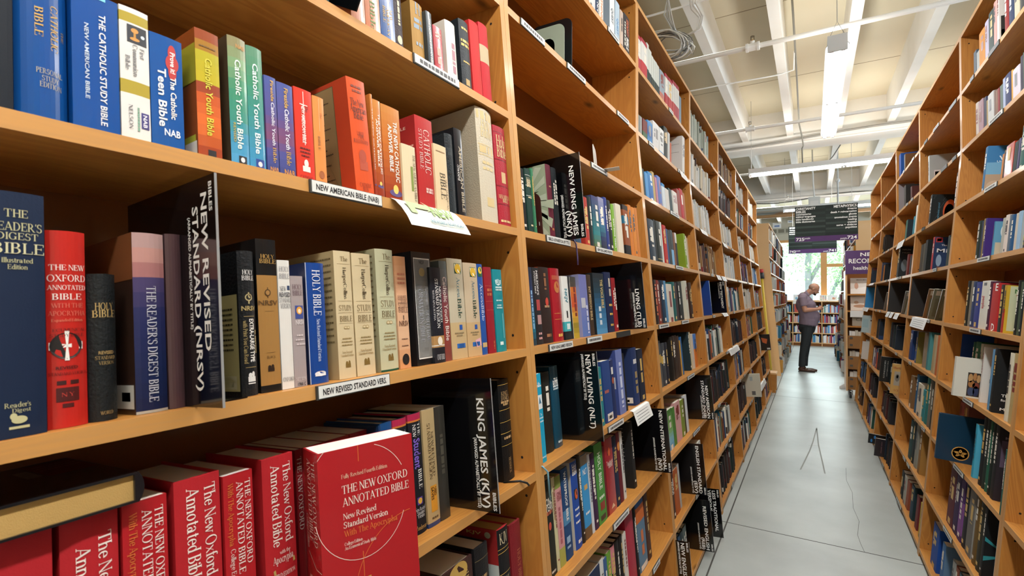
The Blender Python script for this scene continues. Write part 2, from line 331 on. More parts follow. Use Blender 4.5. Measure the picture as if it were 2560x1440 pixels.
# (side, bay, level): label strips as (pixel from, pixel to, words)
STRIPS = {}
def bookcase(side, b, label, seed):
    a, e = bay_span(side, b); s = -1 if side == 'L' else 1; rr = random.Random(seed)
    y0 = -e if side == 'R' else a
    root = empty('bookcase', Matrix.Translation((front_x(side, 0), y0, 0)))
    tag(root, label, 'bookcase', None)
    inv = root.matrix_world.inverted()
    def put(o, W): o.parent = root; o.matrix_local = inv @ W; return o
    for l in range(10):
        M = frame(side, l); mb = MB()
        mb.box(a+.0235, e-.0235, .003, DEPTH-.006, -BT, BT, m=0); mb.box(a+.0235, e-.0235, 0, .003, -BT, BT, m=1)
        mid = Matrix.Translation(((a+e)/2, 0, 0)); mb.v = [(x-(a+e)/2, y, z) for x, y, z in mb.v]
        bd = put(mb.build('shelf_board', [WOOD, WEDGE]), M @ mid)
        st = STRIPS.get((side, b, l))
        if st is None and l < 9:
            st = [(None, rr.uniform(.15, .8), '') for k in range(rr.choice((1, 1, 2)))]
        for p0, p1, words in st or []:
            if p0 is None: u0 = a+(e-a)*p1; u1 = u0+.11
            else: u0, u1 = solve_x(M, p0, -.004, 0), solve_x(M, p1, -.004, 0)
            c = (a+e)/2; sb = MB(); dark = words == '#'
            sb.box(u0-c, u1-c, -.0045, -.0005, -.0125, .0105, '2a2a28' if dark else '3a3a38')
            if not dark:
                sb.box(u0-c+.003, u1-c-.002, -.0055, -.0045, -.0105, .0095, 'd4d6d2')
                if words: decals(sb, (Vector((u0-c+.003, -.0056, .0095)), X3, Z3, u1-u0-.005, .02, 0), [('a', words, .5, .05, .95, .011/(u1-u0), '1c1c20')], .0003)
                else: decals(sb, (Vector((u0-c+.003, -.0056, .0095)), X3, Z3, u1-u0-.005, .02, 0), [('x', 0, .5, .1, .9, .009/(u1-u0), '4a4a4c')], .0003)
            sb.build('label_strip', [PAINT], bd)
    # side panels: grain runs upward (local x is up, y is depth, z is thickness)
    zf = front_x(side, 0); D = frame(side, 3).to_3x3() @ Y3
    prof = [(zf, 0), (front_x(side, ZK), ZK), (front_x(side, ZK), ZT), (front_x(side, ZK)+s*DEPTH, ZT), (front_x(side, ZK)+s*DEPTH, ZK-.02), (zf+D.x*DEPTH, 0)]
    for k, (q0, q1) in enumerate(((a+.0005, a+.0235), (e-.0235, e-.0005))):
        mb = MB(); mb.prism([(z, (x-zf)*s) for x, z in prof], q0 if side == 'L' else -q1, q1 if side == 'L' else -q0, 'z', m=0)
        n = len(prof)
        for i in (0, 1): mb.m[2+i] = 1        # the two front edges
        inner = q1 if k == 0 else q0
        for l in range(9):
            for dy, dz in ((.035, .29), (.04, .05)):
                p = frame(side, l) @ Vector((inner, dy, dz)); sg = .0006*(1 if k == 0 else -1)*(1 if side == 'L' else -1)
                mb.add([(p.z+.004*math.cos(t*PI/4), (p.x-zf)*s+.004*math.sin(t*PI/4), p.y+sg) for t in range(8)], [tuple(range(8))], m=2)
        W = Matrix(((0, s, 0, zf), (0, 0, 1, 0), (1, 0, 0, 0), (0, 0, 0, 1)))
        put(mb.build('side_panel', [WOOD, WEDGE, MATS['peg_hole']]), W)
    mb = MB(); bx = [(p[0], p[1]) for p in prof[3:]]
    th = s*.006
    poly = [bx[0], bx[1], bx[2], (bx[2][0]-th, bx[2][1]), (bx[1][0]-th, bx[1][1]), (bx[0][0]-th, bx[0][1])]
    mb.prism(poly, y0+.024, y0+DY-.024, 'y', m=0)
    put(mb.build('back_panel', [WBACK]), Matrix.Identity(4))
    return root
mat('peg_hole', '1a0f08', .9)

# ---------------------------------------------------------------- books
BOOKS = []
CT = [0, 0, 1]
def cr(ox, oy, sc): CT[:] = [ox, oy, sc]
def S(side, b, l, sb, rows, kind='book', wmin=.006):
    """one shelf of books measured on the photograph: (x at base from, to, y of the spine's top, colour, options)"""
    M = frame(side, l); a, e = bay_span(side, b); prev = a+.0245
    for row in rows:
        x0, x1, yt, col = row[:4]; o = row[4] if len(row) > 4 else {}
        x0, x1, yt = CT[0]+x0/CT[2], CT[0]+x1/CT[2], CT[1]+yt/CT[2]
        ly = o.get('sb', sb)
        u0, u1 = solve_x(M, x0, ly, BT), solve_x(M, x1, ly, BT)
        if not o.get('free'): u0 = max(u0, prev); u1 = min(max(u1, u0+wmin), e-.0245)
        if u1-u0 < .004: continue
        h = o.get('h') or solve_z(M, yt, u0 if side == 'L' else u1, ly)-BT
        h = max(.08, min(h, .315)) 
        ln = o.get('lean', 0)
        prev = u1+.0006+(h*math.sin(math.radians(ln)) if ln > 0 and o.get('gap') else 0)
        BOOKS.append(dict(side=side, bay=b, lev=l, x=(u0+u1)/2, w=u1-u0-.0003, h=h, d=o.get('d') or min(max(h*.66, .09), DEPTH-.012-ly), y=ly, col=col, o=o, hero=bool(o.get('t') or o.get('desc'))))
DARK = '1c2226 23201f 2b2d33 1f2c3a 3a2420 22302c 40302a 4a1f1f'.split()
LIGHT = 'c4c2bb b4b6b2 cbc6ba a3a7a2 bfb39c b6bcc0 cdcbc5'.split()
MIX = '1c2226 d8d6cf 7a2326 24406b 2f5a4c b8863b c9cbc6 40302a 8a4b2a 5b4a78 31708c e2ddd0 1f2c3a 9aa39a b5532e'.split()
BROWN = '5a3a26 7a5330 2b221c 8a6a45 3f3128 a88a5e 4a1f1f'.split()
BLUE = '24406b 1f2c3a 3b6aa0 d8d6cf 27464f 6d87a8 1c2226'.split()
def rnd(side, b, l, pal, f0, f1, hmin, hmax, seed, sb=.02, wlo=.012, whi=.032):
    """a shelf too far off to measure book by book"""
    rr = random.Random(seed*7919+b*131+l*17); a, e = bay_span(side, b); x = a+.026+(e-a-.052)*f0; x1 = a+.026+(e-a-.052)*f1
    while True:
        w = rr.uniform(wlo, whi)
        if x+w > x1: break
        h = rr.uniform(hmin, hmax); sbk = sb+rr.uniform(0, .018)
        BOOKS.append(dict(side=side, bay=b, lev=l, x=x+w/2, w=w-.0006, h=h, d=min(h*.68, DEPTH-.012-sbk), y=sbk, col=rr.choice(pal), o={'band': rr.random() < .35, 'hc': rr.random() < .5}, hero=False))
        x += w
def seg_cols(k):
    """colour segments of a spine from the top down: [(v0, v1, colour)]"""
    o, base = k['o'], lin(k['col']); cuts = {0.0, 1.0}
    bands = list(o.get('bands', ()))
    if o.get('band') is True:
        rr = random.Random(int(k['x']*9973)+k['lev']); c = rr.choice(LIGHT+DARK+['b8863b', '7a2326', '24406b'])
        v = rr.choice((0, .12, .7, .78)); bands.append((v, v+rr.uniform(.08, .28), c))
    g = o.get('grad')
    if g:
        for i in range(13): cuts.add(i/12)
    for v0, v1, c in bands: cuts |= {max(0, v0), min(1, v1)}
    cs = sorted(cuts); out = []
    for v0, v1 in zip(cs, cs[1:]):
        m = (v0+v1)/2; c = base
        if g:
            for (p, h0), (q, h1) in zip(g, g[1:]):
                if p <= m <= q:
                    t = (m-p)/(q-p); A, B = lin(h0), lin(h1); c = tuple(A[i]+(B[i]-A[i])*t for i in range(3))
        for b0, b1, h in bands:
            if b0 <= m <= b1: c = lin(h)
        out.append((v0, v1, c))
    return out
def book_shape(k, cov, pag, M=None):
    w, h, d, o = k['w'], k['h'], k['d'], k['o']; hc = o.get('hc', True)
    b = o.get('b', min(.004, w*.12) if hc else min(.0015, w*.06)); k['b'] = b
    t = min(.0028 if hc else .0012, w*.2); n = o.get('n', 6 if w > .02 else 4)
    arc = [(-w/2+w*i/n, b*(1-(1-(2*i/n-1)**2))) for i in range(n+1)]
    out = [(-w/2, d)]+arc+[(w/2, d)]; N = len(out); side = lin(o['side']) if o.get('side') else None
    for v0, v1, c in seg_cols(k):
        z1, z0 = h*(1-v0), h*(1-v1)
        for i in range(N-1):
            sd = i == 0 or i == N-2
            (xa, ya), (xb, yb) = out[i], out[i+1]
            cov.add([(xa, ya, z0), (xb, yb, z0), (xb, yb, z1), (xa, ya, z1)], [(0, 1, 2, 3)], side if sd and side else c, 0, M)
    yi = b+t+.0015; c = side or lin(k['col'])
    ins = [(-w/2+t, d), (-w/2+t, yi), (w/2-t, yi), (w/2-t, d)]
    for (xa, ya), (xb, yb) in zip(ins, ins[1:]):
        cov.add([(xa, ya, 0), (xb, yb, 0), (xb, yb, h), (xa, ya, h)], [(3, 2, 1, 0)], c, 0, M)
    for z, fl in ((0, 1), (h, 0)):
        P = [(x, y, z) for x, y in arc]+[(ins[2][0], yi, z), (ins[1][0], yi, z)]
        cov.add(P, [tuple(range(len(P)))[::-1] if fl else tuple(range(len(P)))], c, 0, M)
        for sg in (-1, 1):
            q = [(sg*w/2, b, z), (sg*w/2, d, z), (sg*(w/2-t), d, z), (sg*(w/2-t), yi, z)]
            cov.add(q, [(0, 1, 2, 3) if (sg > 0) != bool(fl) else (3, 2, 1, 0)], c, 0, M)
    for sg in (-1, 1): cov.add([(sg*w/2, d, 0), (sg*w/2, d, h), (sg*(w/2-t), d, h), (sg*(w/2-t), d, 0)], [(0, 1, 2, 3)], c, 0, M)
    g = .004 if hc else .0004
    pag.box(-w/2+t, w/2-t, yi, d-(.004 if hc else .0005), .0006 if not hc else g, h-g, o.get('pg', 'd8d2c2'), 0, M)
def book_matrix(k):
    o = k['o']; M = k.get('M') or frame(k['side'], k['lev'])
    M = M @ Matrix.Translation((k['x'], k['y'], BT+.0004+k.get('dz', 0)))
    if o.get('rotz'): M = M @ Matrix.Rotation(math.radians(o['rotz']), 4, 'Z')
    if o.get('lean'): 
        a = math.radians(o['lean']); px = k['w']/2*(1 if a > 0 else -1)
        M = M @ Matrix.Translation((px, 0, 0)) @ Matrix.Rotation(a, 4, 'Y') @ Matrix.Translation((-px, 0, 0))
    return M
NAMED = [('black', '1c1c1e'), ('charcoal', '3c3f42'), ('navy', '1d2a48'), ('blue', '24579b'), ('light blue', '7fb0d8'), ('teal', '1f6a74'), ('dark green', '1f4034'), ('green', '4f8a3c'),
         ('olive', '7c7a3a'), ('red', 'b0242a'), ('dark red', '6a1d22'), ('orange', 'd9762c'), ('brown', '6b452b'), ('tan', 'b8925c'), ('cream', 'e0d6bc'), ('white', 'e6e6e2'), ('grey', '9a9c9a'),
         ('purple', '5a3c80'), ('lavender', '8a8ec0'), ('pink', 'd89aa0'), ('yellow', 'd8b83a'), ('maroon', '4e1a20'), ('cyan', '22a0c0'), ('gold', 'a8823a')]
def colour_name(h):
    r = [int(h[i:i+2], 16) for i in (0, 2, 4)]
    return min(NAMED, key=lambda q: sum((int(q[1][i*2:i*2+2], 16)-r[i])**2*w for i, w in enumerate((.3, .45, .25))))[0]
ORD = 'first second third fourth fifth sixth seventh eighth ninth tenth eleventh twelfth thirteenth fourteenth fifteenth sixteenth seventeenth eighteenth nineteenth twentieth twenty-first twenty-second twenty-third twenty-fourth twenty-fifth twenty-sixth twenty-seventh twenty-eighth twenty-ninth thirtieth thirty-first thirty-second thirty-third thirty-fourth thirty-fifth'.split()
CASE = {'L': 'bible', 'R': 'metaphysics'}
def auto_marks(k):
    """spine printing too fine to read in the photograph"""
    rr = random.Random(int(k['x']*5000)+k['lev']*31); r = [int(k['col'][i:i+2], 16) for i in (0, 2, 4)]
    ink = rr.choice(('c9a860', 'd8d4c8', 'e4e0d4')) if sum(r) < 330 else rr.choice(('2a2624', '3a3a44', '7a2a26'))
    v = rr.uniform(.08, .2); out = [('x', 1, .5 if rr.random() < .6 else .62, v, v+rr.uniform(.3, .5), .34, ink)]
    if rr.random() < .5: out.append(('x', 1, .25, v+.05, v+.35, .16, ink))
    if rr.random() < .6: out.append(('r', .3, .7, .88, .88+.25*k['w']/k['h'], ink))
    return out
def make_books(limit=300):
    for k in BOOKS:
        m = book_matrix(k); c = m @ Vector((0, 0, k['h']/2)); x, y, d = pix(c)
        vis = d > .2 and -120 < x < 2680 and -150 < y < 1590
        k['area'] = k['w']*k['h']/max(d, .2)**2*(1 if vis else 0)*(9 if k['hero'] else 1)*(0 if k['o'].get('stuff') else 1)
    shelves = {}
    for k in BOOKS: shelves.setdefault((k['side'], k['bay'], k['lev']), []).append(k)
    for v in shelves.values():
        v.sort(key=lambda k: k['x']*(1 if k['side'] == 'L' else -1))
        for i, k in enumerate(v): k['i'] = i
    order = sorted(BOOKS, key=lambda k: -k['area']); solo = order[:limit]; rest = order[limit:]
    for k in solo:
        o = k['o']; root = empty('book', book_matrix(k)); cov, pag, ink = MB(), MB(), MB()
        book_shape(k, cov, pag); w, h, d, b = k['w'], k['h'], k['d'], k['b']
        dec = o.get('t'); dec = auto_marks(k) if dec is None else dec
        decals(ink, (Vector((-w/2, b, h)), X3, Z3, w, h, b), dec, ak=1.75, serif=k['side'] == 'L' and k['bay'] == 1)
        prt = MB()
        if o.get('sd'):
            if k['side'] == 'L' and not o.get('front'): decals(prt, (Vector((-w/2, d, h)), -Y3, Z3, d-b, h, 0), o['sd'])
            else: decals(prt, (Vector((w/2, b, h)), Y3, Z3, d-b, h, 0), o['sd'], uk=o.get('uk', .55))
        cm = {'g': GLOSS, 'l': LEATHER}.get(o.get('m'), MATT if o.get('hc', True) or not (k['side'] == 'L' and k['bay'] == 1) else GLOSS)
        cov.build('cover', [cm], root); pag.build('page_block', [PAGES], root)
        split_build(ink, 'lettering', [INK], root); split_build(prt, 'cover_print', [INK], root)
        th = 'thick' if w > .034 else ('slim' if w < .016 else '')
        kind = 'hardback' if o.get('hc', True) else 'paperback'
        where = f"{ORD[k['lev']]} shelf up, {ORD[k['bay']-1]} {CASE[k['side']]} bay"
        if o.get('desc'): lab = f"{o['desc']}, {ORD[k['lev']]} shelf up"
        else: lab = f"{th} {colour_name(k['col'])} {kind}, {ORD[min(k['i'], 34)]} book along the {where}".strip()
        tag(root, lab, 'book', f"books on the {where}")
    cov, pag = MB(), MB()
    for k in rest:
        k['o'].setdefault('n', 1); M = book_matrix(k)
        n0 = len(cov.f); book_shape(k, cov, pag, M)
    cov.m = [0]*len(cov.f); m = MB(); m.v = cov.v+pag.v; m.f = cov.f+[tuple(i+len(cov.v) for i in f) for f in pag.f]; m.c = cov.c+pag.c; m.m = [0]*len(cov.f)+[1]*len(pag.f)
    o = m.build('shelved_books', [MATT, PAGES]); tag(o, 'the many smaller books filling the more distant shelves along both sides of the aisle', 'books', None, 'stuff')
    return len(solo), len(rest)
W_, GO, BK, CRM = 'ecebe6', 'd9b257', '1b1a1a', 'd9cba6'
# ================= first bible bay (close to the camera)
cr(0, 0, 1)
S('L', 1, 6, .012, [
 (770, 800, -40, '14181c', dict(desc='black hardback beside the tipped black sign', h=.22)),
 (800, 826, -30, '1f4a55', dict(desc='dark teal hardback beside the tipped black sign', h=.21)),
 (880, 916, -40, 'c98563', dict(hc=False, desc='salmon-coloured paperback with plain spine', h=.215)),
 (917, 954, -60, 'c77a45', dict(hc=False, desc='orange paperback with green spine lettering', h=.22, t=[('d', 'an Bible', .45, .5, .97, .32, '6b8a3a')], grad=[(0, 'c4a27a'), (.6, 'c97a4a'), (1, 'cf7f55')])),
 (955, 991, -60, '1f4f92', dict(hc=False, desc='blue paperback with gold spine lettering', h=.23, t=[('d', 'STUDY BIBLE', .62, .2, .58, .2, GO), ('d', 'NEW', .74, .66, .77, .17, GO), ('d', 'AMERICAN', .5, .66, .93, .17, GO), ('d', 'BIBLE', .26, .66, .82, .17, GO)])),
 (992, 1012, -60, '3a3138', dict(m='l', desc='grainy purple-black leather hardback with gold lettering', h=.225, t=[('a', 'HOLY', .2, .2, .8, .22, CRM), ('a', 'BIBLE', .27, .2, .8, .22, CRM), ('x', 1, .5, .5, .75, .25, CRM), ('o', .5, .9, .3, .4, CRM)])),
 (1037, 1067, -4, 'b08a4e', dict(desc='tan boxed hardback with blue lettering on spine', sb=.02, side='9a7338', t=[('a', 'H', .1, .3, .7, .4, '7f93a8'), ('x', 0, .3, .2, .8, .22, '7f93a8'), ('x', 0, .4, .15, .85, .25, '7f93a8'), ('x', 0, .68, .25, .8, .2, '8fa0b0')])),
 (1070, 1088, 25, '2d3a42', dict(hc=False, desc='slate grey paperback with white spine title', t=[('d', 'THE NEW AMERICAN BIBLE', .5, .12, .97, .36, W_)])),
 (1090, 1112, 60, 'a3242c', dict(hc=False, desc='short crimson paperback beside the white one', t=[('x', 0, .15, .2, .8, .14, 'e0b0a0'), ('x', 0, .22, .2, .8, .14, 'e0b0a0'), ('x', 1, .5, .45, .8, .4, 'd89a8a')])),
 (1124, 1149, 46, 'd6d3cc', dict(desc='white hardback with a glossy silver spine', side='cfc8bd', t=[('x', 1, .6, .35, .85, .3, 'a06a78')])),
 (1160, 1184, 43, '1b2328', dict(m='l', desc='black leather hardback with gold lettering', t=[('x', 0, .12, .2, .8, .14, GO), ('x', 0, .3, .1, .9, .16, GO), ('x', 0, .36, .1, .9, .16, GO), ('x', 0, .6, .2, .8, .1, GO), ('r', .3, .7, .84, .93, 'a88a4a')])),
 (1188, 1211, 46, 'c02a2a', dict(desc='plain bright red hardback second from the post', n=6, t=[])),
 (1212, 1234, 52, 'b8232c', dict(desc='red hardback with a beige spine label beside the post', bands=[(.28, .5, 'b9a888')], t=[])),
])
S('L', 1, 5, .008, [
 (-30, 36, -80, '0e1620', dict(desc='dark navy hardback cut off by the frame edge', h=.25, t=[])),
 (44, 180, -80, '0f4a8e', dict(hc=False, b=.012, n=10, desc='thick royal blue paperback with gold lettering and a rounded spine', t=[('d', 'CATHOLIC', .70, .17, .50, .15, 'c9a24a'), ('d', 'BIBLE', .40, .21, .42, .15, 'c9a24a'), ('d', 'THE', .88, .32, .40, .055, 'a88a4a'), ('a', 'PERSONAL', .66, .34, .86, .075, 'b0a890'), ('a', 'STUDY', .71, .44, .78, .075, 'b0a890'), ('a', 'EDITION', .755, .40, .84, .075, 'b0a890')])),
 (184, 303, -40, '0d4a92', dict(hc=False, desc='thick blue paperback with white slanted spine lettering', t=[('d', 'THE CATHOLIC STUDY BIBLE', .64, .14, .95, .15, 'd4dae0'), ('d', 'NEW AMERICAN BIBLE', .30, .24, .78, .09, 'b9c8d8'), ('r', .52, .72, .0, .035, '6fc0d8')])),
 (306, 380, 8, 'd9d7d2', dict(hc=False, desc='white paperback with gold bands and a chalice picture', bands=[(.04, .115, 'a8963c'), (.555, .655, 'a8963c')], t=[('r', .24, .92, .13, .265, '20242c'), ('o', .5, .17, .13, .1, 'c98a3c'), ('r', .46, .54, .18, .23, 'b9812f'), ('o', .5, .235, .17, .07, 'c98a3c'), ('o', .78, .2, .07, .07, 'cfe0ea'), ('d', 'First', .74, .29, .37, .16, '4a4a52'), ('d', 'Communion', .50, .275, .52, .17, '4a4a52'), ('d', 'Bible', .24, .37, .48, .15, '6a6a70'), ('r', .66, .94, .78, .90, '3f3a78'), ('d', 'NAB', .80, .795, .89, .15, 'e8e6ee'), ('d', 'NELSON', .30, .74, .92, .13, '4a4650'), ('x', 1, .56, .75, .93, .07, '77a08a')])),
 (382, 464, 76, '0f5096', dict(hc=False, desc='blue paperback with a red oval on its spine', t=[('o', .66, .23, .21, .30*1.0, 'b02a26'), ('o', .66, .14, .13, .3, 'b02a26'), ('o', .66, .31, .13, .3, 'b02a26'), ('d', 'Prove it!', .68, .13, .32, .16, W_), ('d', 'The Catholic', .68, .355, .735, .19, W_), ('d', 'Teen Bible', .34, .30, .82, .25, W_), ('a', 'NAB', .86, .36, .86, .14, 'dfe6ee')])),
 (498, 558, 66, 'c8612a', dict(hc=False, desc='yellow-green and orange paperback with a cracked spine', side='8e4a22', grad=[(0, '8a3a28'), (.12, '9a5a2a'), (.14, 'a8a12c'), (.38, 'b5a62a'), (.45, '8a3f2a'), (.5, 'b8522a'), (.75, 'd46a2e'), (1, '8a3320')], t=[('d', 'Catholic Youth Bible', .52, .22, .83, .30, 'c9bf3a'), ('x', 0, .13, .15, .85, .05, '6a4a20'), ('r', .38, .72, .94, .995, '1c1c20')], sd=[('r', 0, 1, .12, .42, 'a09a2c'), ('x', 0, .2, .05, .6, .03, '4a3a18'), ('x', 0, .55, .1, .6, .02, '5a3a20'), ('x', 0, .62, .1, .7, .02, '5a3a20'), ('x', 0, .7, .1, .6, .02, '5a3a20'), ('r', .72, .98, .88, .99, 'd8d8d0'), ('r', .72, .96, .83, .88, 'b0b03a')])),
 (582, 628, 84, '3f8a6a', dict(hc=False, b=.003, desc='brown, green and sky-blue shaded youth paperback, first of two', side='4a4030', grad=[(0, '8a7a58'), (.2, '7a9a70'), (.4, '3f8a6a'), (.62, '3a8a78'), (.8, '3f8fb0'), (1, '4f9ac8')], t=[('a', 'NAB', .07, .4, .9, .14, 'c08a4a'), ('d', 'Catholic Youth Bible', .48, .18, .88, .32, 'd4e4da'), ('d', 'REVISED', .2, .68, .83, .12, 'b0a04a'), ('r', .35, .8, .93, .995, '1c2024'), ('o', .56, .96, .12, .14, 'd0d4d8')])),
 (629, 669, 110, '3f8a6a', dict(hc=False, b=.003, desc='brown, green and sky-blue shaded youth paperback, second of two', grad=[(0, '5f8a70'), (.3, '3f8a6a'), (.6, '3a8a8a'), (1, '3f8fc0')], t=[('d', 'Catholic Youth Bible', .48, .14, .88, .34, 'd4e4e4'), ('r', .3, .85, .92, .995, '24408a'), ('o', .56, .96, .14, .16, 'd0d4d8')])),
 (671, 700, 186, '4a5088', dict(hc=False, desc='violet-blue youth paperback with yellow lettering, first of two', grad=[(0, '4a5a98'), (.4, '55508a'), (.6, '7a4a6a'), (.8, '4a5090'), (1, '3f4a80')], t=[('d', 'Fireside', .62, .04, .26, .28, 'c9a052'), ('d', 'Catholic Youth', .62, .27, .72, .30, 'd8d6e4'), ('d', 'Bible', .62, .74, .9, .3, 'c9a052'), ('a', 'NAB', .965, .2, .9, .2, 'c98a42')])),
 (702, 742, 202, '4a5088', dict(hc=False, desc='violet-blue youth paperback with yellow lettering, second of two', grad=[(0, '4a5a98'), (.4, '55508a'), (.6, '7a4a6a'), (.8, '4a5090'), (1, '3f4a80')], t=[('d', 'Fireside', .55, .05, .27, .26, 'c9a052'), ('d', 'Catholic Youth', .55, .28, .72, .28, 'd8d6e4'), ('d', 'Bible', .55, .74, .89, .28, 'c9a052'), ('a', 'NAB', .965, .25, .9, .2, 'c98a42')])),
 (745, 790, 214, 'cf3a2c', dict(hc=False, desc='bright red paperback with white cross lines and title', t=[('r', .47, .51, .03, .62, 'e8c8c0'), ('r', .28, .72, .17, .18, 'e8c8c0'), ('d', 'NEW AMERICAN BIBLE', .46, .18, .60, .20, 'ecdcd4'), ('d', 'The', .66, .18, .25, .16, '5a1414'), ('x', 0, .66, .2, .75, .07, '5a1414'), ('x', 0, .7, .2, .75, .07, '5a1414'), ('x', 0, .74, .25, .7, .07, '5a1414'), ('o', .5, .82, .12, .2, 'e4dcd4'), ('r', .3, .72, .85, .91, 'e4dcd4'), ('a', 'CATHOLIC', .975, .15, .85, .1, '5a1414')])),
 (792, 820, 237, 'd88a4a', dict(hc=False, desc='pale orange paperback behind the large-type one', t=[('d', 'The', .66, .18, .25, .2, 'a05a30'), ('r', .47, .52, .02, .4, 'e0a878'), ('d', 'BIBLE', .4, .46, .62, .2, '9a6a4a'), ('o', .5, .9, .25, .3, 'a05a30')])),
 (893, 938, 194, 'd2542c', dict(hc=False, lean=-3, free=1, desc='tall red-orange large-type paperback leaning with a printed back cover', side='b8442a', t=[('x', 0, .07, .2, .8, .09, '7a3a28'), ('x', 0, .11, .25, .75, .09, '7a3a28'), ('a', 'The New', .21, .1, .85, .17, '3a2420'), ('a', 'American', .265, .06, .95, .17, '3a2420'), ('a', 'Bible', .325, .22, .75, .17, '3a2420'), ('a', 'LARGE', .48, .3, .68, .09, '5a2a20'), ('a', 'TYPE', .51, .3, .68, .09, '5a2a20'), ('a', 'ILLUSTRATED', .55, .1, .9, .09, '5a2a20'), ('o', .5, .68, .2, .3, 'a8432a'), ('r', .3, .75, .72, .80, 'b04a30'), ('a', 'CATHOLIC', .93, .2, .85, .1, '7a2a20'), ('a', 'BOOK', .965, .35, .65, .1, '7a2a20')],
   sd=[('r', .05, .74, .04, .985, '4a5a3a'), ('r', .06, .73, .045, .98, 'c9a878')]+[('x', 0, .08+.045*i, .1, .42+.27*((i*7) % 5)/5, .018, '4a3a28') for i in range(20)])),
 (908, 931, 234, 'b5682a', dict(hc=False, desc='orange-brown question-and-answer paperback, first of three', grad=[(0, 'c07a3a'), (.35, 'b5652a'), (.8, '9a3f22'), (1, '8a2f20')], t=[('d', 'THE NEW CATHOLIC', .66, .14, .74, .30, 'e4e0d4'), ('o', .5, .89, .4, .3, '5a4a7a')])),
 (932, 964, 246, 'b5682a', dict(hc=False, desc='orange-brown question-and-answer paperback, second of three', grad=[(0, 'c08040'), (.35, 'bd6c2c'), (.8, 'a04824'), (1, '8a2f20')], t=[('d', 'THE NEW CATHOLIC', .70, .14, .76, .24, 'e8e4d8'), ('d', 'ANSWER BIBLE', .40, .20, .69, .22, 'e8e4d8'), ('o', .5, .86, .16, .2, 'e0c060'), ('o', .5, .89, .38, .16, '5a4a7a')])),
 (966, 1012, 257, 'b5682a', dict(hc=False, desc='orange-brown question-and-answer paperback, third of three', grad=[(0, 'c08040'), (.35, 'bd6c2c'), (.8, 'a04824'), (1, '8a2f20')], t=[('d', 'THE NEW CATHOLIC', .70, .15, .80, .22, 'e8e4d8'), ('d', 'ANSWER BIBLE', .40, .20, .70, .20, 'e8e4d8'), ('o', .55, .88, .14, .18, 'e0c060'), ('o', .55, .92, .34, .14, '5a4a7a')])),
 (1013, 1047, 357, 'd4c6a4', dict(hc=False, sb=.002, free=1, desc='small cream paperback with a green spine stripe', t=[('r', .55, .72, .36, .78, '7a8a3a'), ('d', 'THE NEW AMERICAN BIBLE', .85, .14, .96, .2, '6a5a4a')])),
 (1051, 1094, 285, 'b02f30', dict(hc=False, desc='crimson paperback with white spine title and yellow-marked back', side='9a2a2a', t=[('d', 'CATHOLIC', .60, .13, .62, .34, 'dcc0b8'), ('d', 'STUDY BIBLE', .25, .14, .58, .18, 'd4b0a8'), ('x', 0, .79, .4, .8, .09, 'd4b0a8'), ('x', 0, .82, .4, .8, .09, 'd4b0a8')], sd=[('a', 'Y BIBLE', .12, .4, .8, .05, 'd8b0a0'), ('r', .3, .62, .18, .28, 'b8923a'), ('x', 0, .33, .3, .95, .03, 'd0a090'), ('x', 0, .36, .3, .95, .03, 'd0a090')])),
 (1095, 1126, 357, 'd6c19c', dict(hc=False, sb=.002, free=1, desc='small peach paperback with dark spine title', t=[('x', 0, .1, .15, .85, .05, '8a6a4a'), ('d', 'BIBLE', .55, .42, .82, .42, '5a5040'), ('d', 'NEW AMERICAN', .85, .5, .97, .14, '7a6a5a')])),
 (1127, 1147, 331, '1d2529', dict(m='l', desc='short black leather bible with raised spine ribs', b=.005, t=[('r', 0, 1, .12, .13, '0c1012'), ('r', 0, 1, .3, .31, '0c1012'), ('r', 0, 1, .5, .51, '0c1012'), ('r', 0, 1, .7, .71, '0c1012'), ('a', 'HOLY', .2, .2, .8, .16, '4a5254'), ('a', 'BIBLE', .25, .2, .8, .16, '4a5254')])),
 (1149, 1168, 318, '191c20', dict(hc=False, desc='black paperback with white pages and a slim spine title', pg='e2e2dc', t=[('d', 'AMERICAN BIBLE', .62, .2, .95, .36, 'b0a48c'), ('d', 'Sword', .3, .42, .6, .3, W_)])),
 (1211, 1251, 262, 'c4bba6', dict(b=.006, m='l', desc='big ivory padded bible with faint gold tooling', side='a99f8a', d=.2, t=[('a', 'Holy', .13, .25, .8, .2, 'd6c290'), ('a', 'Bible', .21, .2, .85, .2, 'd6c290'), ('r', .05, .95, .32, .328, 'cbb582'), ('r', .05, .95, .41, .418, 'cbb582'), ('x', 0, .365, .1, .9, .25, 'cbb582'), ('x', 0, .48, .2, .8, .1, 'd0bc8a'), ('x', 0, .53, .2, .8, .1, 'd0bc8a'), ('r', .3, .72, .78, .86, 'cbb582'), ('x', 0, .06, .05, .95, .3, 'cbb582')])),
 (1253, 1282, 310, 'a32432', dict(b=.005, m='l', desc='red leather bible with gilt lettering and raised ribs', t=[('a', 'Holy', .15, .15, .9, .3, 'd8bf8a'), ('a', 'Bible', .255, .15, .92, .3, 'd8bf8a'), ('r', 0, 1, .06, .067, '7a1420'), ('r', 0, 1, .335, .345, '7a1420'), ('r', .35, .7, .46, .57, 'c8a878'), ('r', 0, 1, .6, .61, '7a1420'), ('a', 'NEW AMERICAN', .71, .08, .95, .1, 'd8bf8a'), ('a', 'BIBLE', .745, .3, .75, .1, 'd8bf8a'), ('r', 0, 1, .78, .79, '7a1420'), ('x', 0, .95, .1, .95, .1, 'd8bf8a')])),
])
OXF = [('r', .0, .0, 0, 0, W_)]
